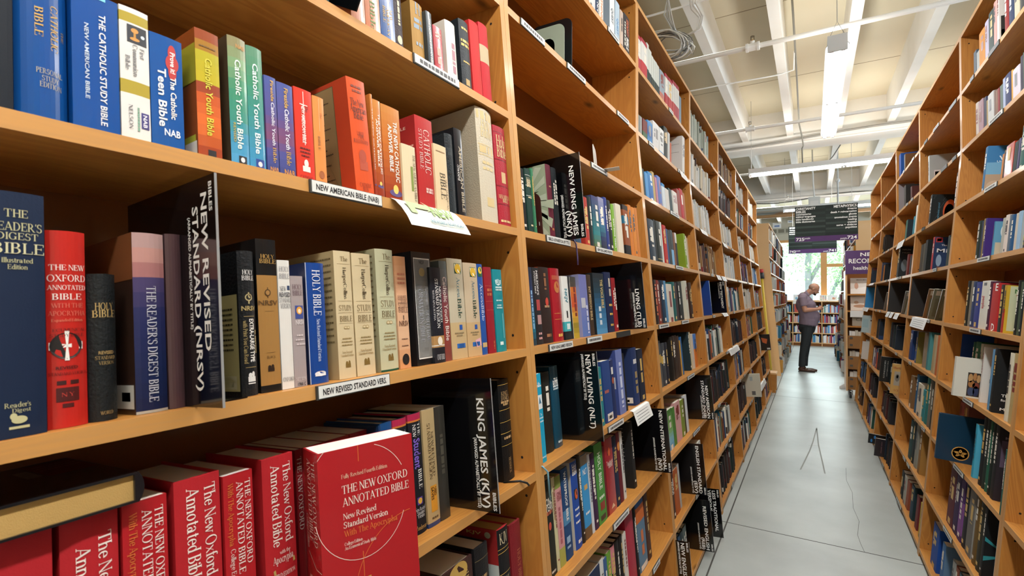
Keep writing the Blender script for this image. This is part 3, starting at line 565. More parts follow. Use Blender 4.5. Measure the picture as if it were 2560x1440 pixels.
S('L', 1, 4, .022, [
 (-70, 122, 466, '10203a', dict(sb=.01, desc='thick navy hardback with cream lettering and an emblem', t=[('a', 'THE', .09, .42, .75, .085, 'b9b58a'), ('a', "READER'S", .145, .22, .96, .09, 'b9b58a'), ('a', 'DIGEST', .185, .32, .9, .075, 'b9b58a'), ('a', 'BIBLE', .235, .25, .99, .115, 'c4c09a'), ('a', 'Illustrated', .285, .38, .82, .05, 'b9b58a'), ('a', 'Edition', .312, .46, .74, .05, 'b9b58a'), ('a', "Reader's", .87, .4, .76, .05, 'b9b58a'), ('a', 'Digest', .892, .5, .76, .04, 'b9b58a'), ('o', .60, .93, .11, .07, 'b9b58a'), ('o', .52, .915, .05, .06, 'b9b58a'), ('r', .46, .74, .955, .965, 'b9b58a')])),
 (124, 226, 574, 'b8261f', dict(b=.006, n=10, m='g', desc='red glossy-jacketed hardback with a white cross on a black oval', t=[('a', 'THE NEW', .19, .06, .97, .10, 'e6dcd4'), ('a', 'OXFORD', .245, .02, .98, .12, 'e6dcd4'), ('a', 'ANNOTATED', .293, .02, .98, .085, 'e6dcd4'), ('a', 'BIBLE', .34, .12, .85, .11, 'e6dcd4'), ('a', 'WITH THE', .385, .1, .9, .08, 'cf6a58'), ('a', 'APOCRYPHA', .425, .03, .95, .085, 'cf6a58'), ('a', 'Expanded Edition', .46, .1, .88, .05, 'cf7a60'), ('a', 'ECUMENICAL', .51, .12, .96, .055, '3a1414'), ('a', 'STUDY BIBLE', .537, .06, .9, .055, '3a1414'), ('o', .45, .59, .40, .42, '1e1a1a'), ('g', [(.39, .515), (.51, .515), (.475, .582), (.475, .598), (.51, .665), (.39, .665), (.425, .598), (.425, .582)], 'e8e4de'), ('g', [(.04, .57), (.425, .583), (.475, .583), (.86, .57), (.86, .61), (.475, .597), (.425, .597), (.04, .61)], 'e8e4de'), ('a', 'REVISED', .70, .18, .72, .055, '3a1414'), ('a', 'STANDARD VERSION', .73, .02, .98, .055, '3a1414'), ('r', .2, .42, .765, .785, '3a1414'), ('r', .52, .74, .765, .785, '3a1414'), ('r', .18, .74, .80, .87, '4a1414'), ('a', 'N Y', .835, .3, .62, .07, 'c04038'), ('r', .32, .6, .88, .9, '4a1414')])),
 (230, 303, 684, '171b1d', dict(b=.009, n=10, m='l', desc='black leather bible with gilt title and raised ribs', t=[('a', 'HOLY', .225, .2, .85, .17, 'b99c62'), ('a', 'BIBLE', .275, .12, .93, .17, 'b99c62'), ('r', 0, 1, .145, .15, '060808'), ('r', 0, 1, .175, .18, '060808'), ('r', 0, 1, .31, .315, '060808'), ('r', 0, 1, .47, .475, '060808'), ('a', 'REVISED', .54, .28, .82, .08, 'a58a58'), ('a', 'STANDARD', .575, .18, .88, .08, 'a58a58'), ('a', 'VERSION', .61, .28, .82, .08, 'a58a58'), ('r', 0, 1, .65, .655, '060808'), ('r', 0, 1, .83, .835, '060808'), ('a', 'WORLD', .945, .3, .75, .08, 'a58a58')])),
 (344, 424, 580, '1f2a55', dict(m='g', b=.004, desc='hardback in a sunset and dark blue torn jacket', side='3a2820', d=.17, grad=[(0, 'a89090'), (.12, 'b98a82'), (.22, 'a06a6a'), (.27, '4a4068'), (.45, '262c5a'), (.75, '18254e'), (1, '161f42')], t=[('d', "THE READER'S DIGEST BIBLE", .52, .30, .94, .30, 'c8cad4'), ('r', 0, 1, .985, 1, 'a8a498')], sd=[('r', 0, 1, 0, .26, '7a4a28'), ('r', .68, .98, .84, .97, 'd2d2ca'), ('r', .78, .92, .88, .93, '3a3a3a')])),
 (428, 470, 584, '4a3438', dict(m='g', b=.004, desc='smaller dusky-jacketed hardback behind the black sign', t=[])),
 (611, 652, 626, '15171a', dict(sb=.016, m='l', b=.006, hc=False, desc='black large-print bible with a yellow back panel', side='16181a', d=.165, t=[('a', 'HOLY', .15, .2, .85, .16, W_), ('a', 'BIBLE', .19, .16, .9, .16, W_), ('o', .5, .325, .22, .22, 'b8a878'), ('o', .5, .325, .16, .16, '15171a'), ('r', .46, .54, .29, .37, 'b8a878'), ('r', .3, .7, .32, .33, 'b8a878'), ('a', 'NRSV', .40, .1, .95, .16, 'b9a36a'), ('d', 'EXTRA-LARGE TYPE', .62, .475, .77, .30, 'e8e6de'), ('d', 'with Print You Can Read', .25, .485, .78, .20, 'b9a36a'), ('d', 'XL EDITION', .9, .55, .71, .15, 'b9a878'), ('r', .2, .85, .455, .458, 'b9a36a'), ('r', .2, .85, .805, .808, 'b9a36a'), ('r', .3, .75, .87, .905, 'dcdcd8'), ('o', .42, .86, .1, .14, 'dcdcd8'), ('o', .6, .855, .09, .17, 'dcdcd8'), ('r', .3, .75, .912, .92, 'dcdcd8')], sd=[('r', .1, .98, .30, .965, 'b9ac74'), ('a', 'everyone,', .335, .5, .72, .028, '3a3420')]+[('x', 0, .40+.035*i, .5, .9, .018, '3a3420') for i in range(9)]+[('r', .66, .93, .86, .95, 'e0dfd8'), ('r', .7, .88, .90, .935, '2a2a2a')])),
 (655, 706, 596, '9c7440', dict(m='g', hc=False, desc='tan and black bible with gilt and brown lettering', side='151515', bands=[(0, .24, '131415'), (.955, 1, '131415')], d=.17, t=[('a', 'HOLY', .115, .2, .88, .11, 'b9924e'), ('a', 'BIBLE', .147, .14, .95, .11, 'b9924e'), ('o', .48, .355, .15, .16, '4a3418'), ('o', .48, .355, .1, .11, '9c7440'), ('r', .46, .5, .32, .39, '4a3418'), ('a', 'NRSV', .42, .02, .96, .13, '5a4020'), ('r', .3, .75, .475, .477, '6a4a24'), ('r', .3, .75, .745, .747, '6a4a24'), ('a', 'BLACK', .775, .3, .75, .07, '5a4020'), ('r', .34, .66, .845, .868, '2a1c10'), ('o', .42, .84, .08, .09, '2a1c10'), ('o', .57, .838, .07, .1, '2a1c10')])),
 (708, 738, 650, 'd5d3cd', dict(hc=False, desc='white slim bible with black lettering beside a grey one', t=[('a', 'HOLY', .07, .1, .95, .22, '77757a'), ('a', 'BIBLE', .125, .1, .95, .22, '77757a'), ('a', 'NEW', .225, .1, .6, .2, '3a3a44'), ('a', 'REVISED', .27, .05, .95, .2, '3a3a44'), ('a', 'STANDARD', .315, .02, .98, .2, '3a3a44'), ('a', 'VERSION', .36, .1, .95, .2, '3a3a44'), ('r', .7, .95, .2, .235, '2a3a5a'), ('a', 'OXFORD', .925, .05, .95, .17, '4a4a50')])),
 (739, 770, 690, '9d9292', dict(hc=False, desc='grey slim bible with a flame emblem', t=[('a', 'HOLY', .10, .12, .9, .2, '5a3a44'), ('a', 'BIBLE', .155, .12, .9, .2, '5a3a44'), ('r', .25, .92, .27, .39, '3a4a8a'), ('o', .58, .315, .24, .28, 'd89a3a'), ('o', .58, .32, .12, .16, 'e8d8c0'), ('a', 'NRSV', .42, .25, .95, .2, 'd0c8c8'), ('x', 0, .54, .3, .8, .12, 'c8bcbc'), ('x', 0, .58, .2, .9, .12, 'c8bcbc'), ('x', 0, .62, .25, .95, .12, 'c8bcbc'), ('a', 'NELSON', .93, .1, .9, .14, 'c8c0c0'), ('a', '1700 C', .975, .2, .85, .13, '2a2a30')])),
 (780, 826, 656, '14408a', dict(desc='blue jacketed bible with white lettering and patterned back', m='g', side='20294a', d=.17, t=[('d', 'HOLY BIBLE', .5, .06, .44, .42, 'dcdfe6'), ('d', 'New Revised Standard Version', .5, .47, .82, .19, 'c4cee0'), ('o', .5, .92, .3, .12, 'dfe2e6'), ('r', .22, .8, .925, .94, 'dfe2e6'), ('r', 0, .03, 0, 1, 'b8bcc4')])),
 (851, 893, 626, 'c9b995', dict(hc=False, desc='mottled cream study bible with brown lettering, first of a pair', side='b8a37a', b=.002, t='HC')),
 (896, 942, 632, 'c9b995', dict(hc=False, desc='mottled cream study bible with brown lettering, second of a pair', side='b8a37a', b=.002, t='HC')),
 (957, 1001, 621, 'b5b596', dict(desc='pale green jacketed study bible with brown lettering', side='a09c7c', bands=[(.985, 1, '1f4a34')], t='HC')),
 (1003, 1030, 640, 'c98f6a', dict(hc=False, desc='peach-coloured slim study bible with dark lettering', grad=[(0, 'c08a60'), (.3, 'cf9f7c'), (.7, 'd4ac8a'), (1, 'c88a58')], t=[('x', 0, .16, .15, .85, .12, 'b06a50'), ('x', 0, .2, .15, .85, .12, 'b06a50'), ('x', 0, .24, .15, .85, .12, 'b06a50'), ('a', 'HARPER', .37, .08, .92, .15, '7a5a4a'), ('a', 'COLLINS', .405, .08, .92, .15, '7a5a4a'), ('a', 'STUDY', .44, .08, .95, .2, '7a5a4a'), ('a', 'BIBLE', .48, .1, .95, .2, '7a5a4a'), ('r', .46, .54, .53, .57, '4a3a30'), ('a', 'NRSV', .6, .1, .95, .2, '6a4a3a'), ('x', 0, .74, .2, .8, .06, '6a4a3a'), ('x', 0, .8, .2, .8, .06, '6a4a3a'), ('o', .5, .92, .32, .36, '1c1a1a')])),
 (1044, 1092, 628, '15171a', dict(m='g', b=0, desc='black slipcased bible with a white spine label', d=.19, t=[('r', .1, .93, .055, .945, 'd8d8d4'), ('r', .12, .91, .065, .935, '8a8a88'), ('r', .13, .90, .07, .93, 'd6d7d4'), ('a', 'NRSV', .09, .38, .64, .08, '3a3a3a'), ('o', .5, .18, .15, .15, '8a7a50'), ('r', .2, .8, .25, .253, 'a0a09c'), ('d', 'FORMATION BIBLE', .36, .30, .80, .22, '9a9ca4'), ('d', 'SPIRITUAL', .66, .52, .80, .17, 'a0a2aa'), ('d', 'Renovare', .7, .31, .47, .15, 'a8aab0'), ('r', .4, .62, .85, .88, '1c1c1c')])),
 (1089, 1116, 668, '1d2028', dict(sb=.014, hc=False, free=1, desc='dark navy bible with white lettering and a beige flame band', bands=[(.72, .84, 'a88252'), (.815, .825, 'd8d4cc')], t=[('d', 'NEW REVISED', .82, .2, .58, .2, W_), ('d', 'STANDARD VERSION', .52, .12, .64, .26, W_), ('d', 'WITH APOCRYPHA', .2, .24, .56, .14, 'c8c8c8'), ('o', .55, .775, .22, .26, 'e0d8c8'), ('a', 'OXFORD', .94, .2, .9, .18, 'c8ccd0')])),
 (1114, 1132, 652, '7a3a3c', dict(hc=False, desc='grey and maroon youth bible behind a navy one', grad=[(0, '55605f'), (.2, '6a6a6a'), (.35, '6a3a44'), (.7, '8a3a34'), (1, '7a4038')], t=[('d', 'Catholic Youth Bible', .55, .16, .8, .5, 'c8b8b0')])),
 (1134, 1172, 645, 'c4b48c', dict(hc=False, b=.002, desc='beige bible with a sunrise picture on its spine, first of a pair', bands=[(0, .64, 'b9b19a'), (.64, 1, 'bda67c')], t='ACC')),
 (1174, 1208, 656, 'c4ab82', dict(hc=False, b=.002, desc='beige bible with a sunrise picture and pink sticker, second of a pair', bands=[(0, .64, 'bfae93'), (.64, 1, 'c0a378')], t='ACC2')),
 (1207, 1221, 660, '24509a', dict(hc=False, desc='blue slim bible with a sunrise picture at the top', t=[('r', .1, .9, .04, .14, '2a5a3a'), ('o', .5, .07, .35, .4, 'd8b83a'), ('d', 'AccessBible', .5, .22, .63, .5, 'c8d0e4'), ('r', .1, .95, .87, .92, 'b9a070')])),
 (1226, 1245, 667, '8a1a26', dict(desc='dark red hardback with faint gilt lettering', t=[('r', .05, .95, .22, .225, 'a8483a'), ('r', .05, .95, .4, .405, 'a8483a'), ('x', 0, .27, .2, .8, .2, 'b0603a'), ('x', 0, .32, .2, .8, .2, 'b0603a'), ('r', .05, .95, .5, .505, 'a8483a'), ('x', 1, .6, .86, .95, .15, 'b0603a')])),
 (1246, 1268, 673, '1b8590', dict(hc=False, desc='teal paperback with a white shield emblem beside the post', t=[('g', [(.2, .13), (.5, .12), (.85, .13), (.82, .18), (.5, .2), (.25, .18)], 'd0e4e4'), ('a', 'LIVE', .15, .32, .75, .16, '1b8590'), ('x', 0, .22, .2, .9, .1, 'd0e4e4'), ('x', 0, .25, .2, .9, .1, 'd0e4e4'), ('x', 0, .38, .2, .8, .09, 'b0d4d4'), ('x', 0, .44, .25, .75, .09, 'b0d4d4'), ('x', 0, .47, .2, .8, .09, 'b0d4d4'), ('r', .75, .82, .54, .84, '7fc0c8'), ('r', .3, .65, .88, .92, 'd0e4e4')])),
])
HCT = [('a', 'The', .062, .34, .78, .13, '6a5632'), ('r', .15, .92, .102, .104, '8a7650'), ('d', 'HarperCollins', .56, .13, .38, .21, '4a4030'), ('r', .12, .92, .395, .397, '8a7650'), ('a', 'STUDY', .45, .14, .92, .15, '6a5632'), ('r', .12, .92, .487, .489, '8a7650'), ('a', 'BIBLE', .535, .16, .92, .15, '6a5632'), ('r', .12, .92, .57, .572, '8a7650'), ('o', .46, .605, .10, .07, 'a08a5a'), ('o', .62, .605, .10, .07, 'a08a5a'), ('o', .46, .605, .07, .045, 'c9b995'), ('o', .62, .605, .07, .045, 'c9b995'), ('x', 0, .69, .25, .8, .05, '8a7446'), ('x', 0, .715, .2, .85, .05, '8a7446'), ('x', 0, .74, .2, .85, .05, '8a7446'), ('a', 'New Revised', .795, .2, .8, .06, '8a6c34'), ('a', 'Standard Version', .82, .1, .88, .06, '8a6c34'), ('r', .36, .66, .885, .915, '7a6230'), ('o', .43, .88, .07, .09, '7a6230'), ('o', .58, .878, .06, .1, '7a6230')]
ACT = [('r', .42, .88, .045, .15, '1f4a34'), ('r', .44, .86, .05, .1, 'e0d8b8'), ('o', .65, .1, .2, .2, 'd4ac2c'), ('r', .44, .86, .1, .146, '1f4a34'), ('g', [(.6, .146), (.85, .146), (.72, .12), (.66, .105), (.6, .115), (.66, .13)], 'e4e4d4'), ('d', 'Access', .62, .19, .39, .22, '4a7a8a'), ('d', 'Bible', .62, .40, .60, .25, '1f4034'), ('r', .52, .72, .665, .715, '24509a'), ('x', 0, .745, .2, .8, .05, '8a7a5a'), ('x', 0, .77, .3, .7, .05, '8a7a5a'), ('r', .3, .85, .85, .895, '2a66b0'), ('a', 'OXFORD', .872, .42, .75, .09, '1a3a70')]
for k in BOOKS:
    if k['o'].get('t') == 'HC': k['o']['t'] = HCT; k['o']['sd'] = [('x', 0, .06+.05*i, .35, .95, .018, '6a5a3a') for i in range(14)]
    elif k['o'].get('t') == 'ACC': k['o']['t'] = ACT
    elif k['o'].get('t') == 'ACC2': k['o']['t'] = ACT+[('g', [(.5, .83), (.9, .81), (.98, .89), (.58, .91)], 'd8a8b4')]
# the row of red annotated bibles
NOX = [('d', 'The New Oxford', .74, .05, .55, .26, 'e8dcd4'), ('d', 'Annotated Bible', .36, .05, .56, .26, 'e8dcd4'), ('a', 'with the', .60, .4, .75, .06, 'e0ccc4'), ('a', 'Apocrypha', .64, .2, .85, .12, 'e0ccc4'), ('g', [(.2, .70), (.9, .66), (.92, .69), (.22, .73)], 'b09a5a'), ('a', 'THIRD EDITION', .74, .15, .9, .07, 'e8dcd4')]
NOC = [('d', 'THE NEW OXFORD', .80, .05, .56, .20, 'e8dcd4'), ('d', 'ANNOTATED BIBLE', .52, .05, .60, .22, 'e8dcd4'), ('d', 'With The Apocrypha', .22, .05, .42, .17, 'cf7038'), ('d', 'College Edition', .24, .44, .68, .15, 'e0ccc4'), ('ln', [(.55, .69), (.75, .70), (1, .705)], .0008, 'e0ccc4')]
RD = 'ab2128'
S('L', 1, 3, .035, [
 (-60, 140, 1250, RD, dict(hc=False, desc='red annotated bible under the lying book, white and olive lettering', h=.24, t=[('d', 'THE NEW OXFORD', .80, .16, .6, .16, 'e8dcd4'), ('d', 'ANNOTATED BIBLE', .55, .20, .66, .17, 'e8dcd4'), ('d', 'WITH THE APOCRYPHA', .27, .22, .7, .15, '7a5a2a')])),
 (160, 310, 1250, RD, dict(desc='red annotated bible under the lying book, large white lettering', h=.24, t=[('d', 'The New Oxford', .74, .10, .62, .24, 'e8dcd4'), ('d', 'Annotated Bible', .36, .14, .66, .24, 'e8dcd4')])),
 (318, 432, 1216, RD, dict(hc=False, desc='red college annotated bible half under the lying book', h=.238, t=NOC)),
 (452, 568, 1186, RD, dict(desc='red annotated hardback with large white lettering, taller neighbour', pg='cfcbc0', h=.247, t=NOX)),
 (574, 648, 1168, RD, dict(hc=False, desc='red college annotated bible standing in the middle of the row', pg='d2cfc6', h=.236, t=NOC)),
 (674, 752, 1138, RD, dict(desc='red annotated hardback marked third edition', pg='cfcbc0', h=.243, t=NOX)),
 (754, 772, 1128, '7a1a20', dict(hc=False, desc='red annotated bible squeezed behind the face-out copy, first of four', sb=.066, pg='d6d3ca', h=.236, t=[('d', 'THE NEW OXFORD', .5, .05, .56, .6, 'b9a8a0')])),
 (773, 830, 1118, '8a1c22', dict(hc=False, pg='d6d3ca', desc='red annotated bible squeezed behind the face-out copy, second of four', sb=.066, h=.236, t=[])),
 (832, 890, 1108, '8a1c22', dict(hc=False, pg='d6d3ca', desc='red annotated bible squeezed behind the face-out copy, third of four', sb=.066, h=.236, t=[])),
 (892, 935, 1098, '8a1c22', dict(hc=False, pg='d6d3ca', desc='red annotated bible squeezed behind the face-out copy, fourth of four', sb=.066, h=.236, t=[])),
 (940, 965, 1050, '16365e', dict(desc='navy hardback behind the face-out red bible, first of two', h=.243, t=[], m='g')),
 (967, 1000, 1038, '184a80', dict(desc='blue hardback behind the face-out red bible, second of two', h=.245, t=[], m='g')),
 (1002, 1036, 1022, '16181f', dict(desc='black student bible with a pink top band, first of a pair', h=.245, bands=[(0, .055, 'a82448'), (.055, .07, 'c07030')], t=[('d', 'THE', .72, .10, .2, .2, W_), ('d', 'NEW', .36, .10, .21, .2, W_), ('d', 'Student', .55, .24, .5, .4, '5a3f9a')])),
 (1040, 1071, 1012, '16181f', dict(desc='black student bible with a pink top band, second of a pair', h=.247, bands=[(0, .055, 'a82448'), (.055, .07, 'c07030')], t=[('d', 'THE', .72, .08, .19, .22, W_), ('d', 'NEW', .36, .09, .2, .22, W_), ('d', 'Student', .52, .21, .46, .5, '7a5fc0'), ('d', 'BIBLE', .62, .47, .63, .3, W_), ('r', .3, .7, .70, .76, '5a3f9a'), ('o', .5, .73, .16, .16, 'd8a83a'), ('a', 'New Revised', .795, .12, .92, .11, 'd0d0d0'), ('a', 'Standard', .825, .22, .82, .11, 'd0d0d0'), ('a', 'Version', .853, .25, .8, .11, 'd0d0d0'), ('a', 'Zondervan', .945, .12, .92, .13, 'c09a5a')])),
 (1073, 1103, 1028, 'b09a70', dict(hc=False, desc='beige revised standard bible with a yellow used sticker', bands=[(.965, 1, '1f3a6a')], t=[('d', 'NEW REVISED', .68, .2, .58, .2, '5a4a34'), ('d', 'STANDARD VERSION', .42, .12, .6, .24, '5a4a34'), ('r', .3, .82, .66, .88, 'd0902c'), ('d', 'USED', .68, .68, .75, .2, '2a2018'), ('d', 'SAVES', .45, .67, .78, .2, '2a2018'), ('x', 0, .93, .3, .8, .1, '5a4a34')])),
 (1104, 1128, 1020, '33312c', dict(hc=False, desc='charcoal olive bible beside the tall black sign', t=[('x', 1, .5, .25, .6, .3, '4f4c42')])),
 (1218, 1236, 975, '3a1416', dict(m='l', desc='maroon bible mostly behind the tall black sign', h=.24)),
 (1264, 1290, 952, '121314', dict(m='l', b=.004, desc='black leather reference bible with gold rules beside the post', t=[('r', 0, 1, .05, .054, GO), ('a', 'KING', .14, .2, .75, .12, 'b9986a'), ('a', 'JAMES', .185, .15, .9, .12, 'b9986a'), ('x', 0, .225, .15, .9, .11, 'b9986a'), ('x', 0, .25, .3, .75, .11, 'b9986a'), ('r', 0, 1, .3, .304, GO), ('r', 0, 1, .42, .424, GO), ('r', 0, 1, .53, .534, GO), ('x', 0, .58, .2, .85, .12, 'b9986a'), ('r', 0, 1, .65, .654, GO), ('d', 'HENDRICK', .55, .78, .93, .2, 'a8885a')])),
])
S('L', 1, 2, .03, [
 (700, 760, 1500, '24211f', dict(h=.2)), (770, 850, 1500, '6a1a22', dict(h=.2)), (860, 930, 1500, '1f2c3a', dict(h=.2)),
 (985, 1060, 1400, '16171a', dict(m='l', desc='black bible below the face-out red book', h=.215, t=[])),
 (1068, 1110, 1385, 'd0cec8', dict(hc=False, desc='white bible below the face-out red book', h=.215, t=[])),
 (1125, 1200, 1330, '3a201c', dict(m='l', b=.004, desc='dark brown bible with an ornate gilt spine', h=.235, t=[('o', .5, .07, .3, .2, 'b9984e'), ('r', .2, .8, .1, .11, 'b9984e'), ('d', 'HOLY BIBLE', .72, .12, .5, .22, 'c9b070'), ('d', 'COVER TEXT', .2, .2, .5, .1, '8a744a'), ('o', .52, .36, .12, .2, 'c4c0b4')])),
 (1206, 1238, 1318, '18191c', dict(m='l', desc='black crinkled bible in the low row', h=.24, t=[('r', 0, 1, .12, .125, '8a7a50'), ('x', 0, .3, .2, .8, .14, 'a8885a'), ('x', 0, .36, .2, .8, .14, 'a8885a')])),
 (1262, 1288, 1300, '16171a', dict(desc='black and crimson bible with gold abbreviation, low row', side='a02a2c', pg='c8a868', h=.245, t=[('a', 'KJV', .1, .15, .85, .3, CRM), ('r', 0, 1, .2, .205, GO), ('r', 0, 1, .24, .245, GO), ('r', 0, 1, .45, .455, GO), ('a', 'HOLY', .52, .2, .8, .18, CRM), ('a', 'BIBLE', .58, .2, .8, .18, CRM)], sd=[('r', 0, 1, .35, 1, 'c4d0d0'), ('a', 'KJV', .05, .4, .7, .05, 'c8a868'), ('o', .82, .06, .06, .05, 'a8a890')])),
 (1292, 1318, 1300, '7a1f26', dict(m='l', desc='maroon bible with gilt edges in the low row', pg='b9935a', h=.235, t=[('d', 'HOLY BIBLE', .6, .3, .7, .3, 'b06a4a')])),
 (1338, 1362, 1232, '141416', dict(desc='tall black bible with gold rules beside the post, low row', side='a82a2e', h=.28, t=[('a', 'KJV', .14, .2, .9, .3, CRM), ('r', 0, 1, .2, .204, GO), ('r', 0, 1, .23, .234, GO), ('r', 0, 1, .45, .454, GO), ('a', 'HOLY', .52, .15, .8, .2, CRM), ('a', 'BIBLE', .56, .15, .85, .2, CRM)])),
])
# ================= second bible bay
cr(1260, 0, 3)
S('L', 2, 8, .012, [
 (640, 668, -200, 'd6d2c8', dict(hc=False, h=.22)), (670, 690, -200, 'c2c4c6', dict(h=.21)),
 (692, 716, -60, '1f3350', dict(desc='navy and white bible high in the second bay', h=.22, t=[('d', 'NIV', .5, .7, .9, .5, W_)], bands=[(0, .6, 'd0d0cc')])),
 (718, 746, -40, 'dcd8d0', dict(hc=False, desc='white paperback with orange lettering high in the second bay', h=.21, t=[('d', 'THINK', .5, .5, .95, .5, 'c8783a')])),
 (795, 830, -90, 'd6dadb', dict(hc=False, desc='white paperback with a misty blue back cover', side='8a9aa8', h=.24, t=[('d', 'QUEST', .5, .45, .75, .45, '4a5a6a')])),
 (836, 868, -5, 'a8bccb', dict(hc=False, desc='pale blue and white paperback high in the second bay', t=[('d', 'QUEST', .5, .4, .8, .4, '3a7ab0')])),
 (872, 896, 66, 'b9a89a', dict(hc=False)), (900, 942, 90, '262426', dict(hc=False, desc='black paperback with orange and white lettering beside the post', t=[('d', 'SERENDIPITY', .62, .08, .5, .4, 'c8623a'), ('d', 'BIBLE', .62, .55, .85, .4, W_), ('x', 1, .2, .2, .8, .15, 'd8d4c8')])),
])
cr(1280, 360, 2.6675)
S('L', 2, 5, .014, [
 (78, 112, 154, '14181a', {}), (122, 158, 158, '1d3a34', dict(desc='dark green holy bible with white rules at the shelf end', hc=True, m='l', t=[('r', 0, 1, .1, .106, W_), ('a', 'Holy', .18, .15, .85, .3, CRM), ('a', 'Bible', .24, .15, .85, .3, CRM), ('r', 0, 1, .26, .266, W_), ('x', 0, .45, .2, .8, .12, CRM), ('r', 0, 1, .42, .425, W_), ('x', 0, .88, .3, .7, .15, CRM)])),
 (160, 172, 160, '3a7a58', dict(hc=False, desc='slim green bible with gold spine lettering')),
 (264, 299, 130, '5e2030', dict(desc='burgundy bible with a pale green sunburst back cover', side='98a48a', d=.17, t=[('x', 0, .3, .3, .7, .12, 'b08a6a'), ('x', 0, .88, .3, .7, .2, 'a8683a')], sd=[('g', [(.45, .45), (.1+.8*math.cos(a)*1.3, .45+.8*math.sin(a)*1.3), (.1+.8*math.cos(a+.12)*1.3, .45+.8*math.sin(a+.12)*1.3)], 'b4bca4') for a in [.05, .3]] + [('g', [(.42, .46), (.42+q[0], .46+q[1]), (.42+q[2], .46+q[3])], 'b4bca6') for q in [(-.4, -.1, -.4, 0), (-.4, -.4, -.4, -.28), (-.2, -.44, -.1, -.44), (.1, -.44, .2, -.44), (.35, -.44, .5, -.42), (.55, -.3, .55, -.2), (.56, -.06, .56, .04), (.56, .18, .56, .3), (.56, .48, .45, .52), (.2, .52, .1, .52), (-.2, .52, -.3, .52), (-.4, .3, -.4, .2)]])),
 (302, 335, 152, '1c2226', dict(m='l', desc='black bible leaning on the tall sign, beside the burgundy one')),
 (418, 470, 575, '2a4a6a', dict(h=.1, desc='low blue bible with a purple ribbon under the sign', d=.1)),
 (500, 531, 348, 'a8342a', {}), (533, 556, 345, '1f2a2a', {}), (558, 602, 338, '27464f', dict(hc=False, desc='teal and violet glossy paperback beyond the sign', grad=[(0, '3a3a6a'), (.4, '2a5a6a'), (.7, '2a7a80'), (1, '5a6a3a')])),
 (604, 640, 350, '5a5a90', dict(hc=False, desc='blue and violet glossy paperback beyond the sign', grad=[(0, '8a8aa8'), (.4, '4a6aa0'), (.6, '2a6a80'), (.8, '26305a'), (1, '202838')])),
 (642, 660, 352, '2a3a80', dict(hc=False)), (662, 686, 370, '262a2c', {}), (688, 706, 398, '7aa83a', dict(hc=False, desc='lime green and white teen paperback', t=[('d', 'extreme teen', .5, .3, .9, .5, W_)])),
 (722, 756, 394, 'd2cbb8', dict(desc='cream white bible beside the orange ones', side='d8d2c2', t=[])), 
 (766, 800, 400, '8a4a26', dict(hc=False, desc='brown patterned paperback with black foot', bands=[(0, .1, '2a2220'), (.22, .38, '2a6a88'), (.8, 1, '1c1a1c')])),
 (802, 823, 402, 'c9782e', dict(hc=False)), (825, 846, 418, 'cf8234', dict(hc=False)), (848, 862, 424, 'c47a38', dict(hc=False)),
])
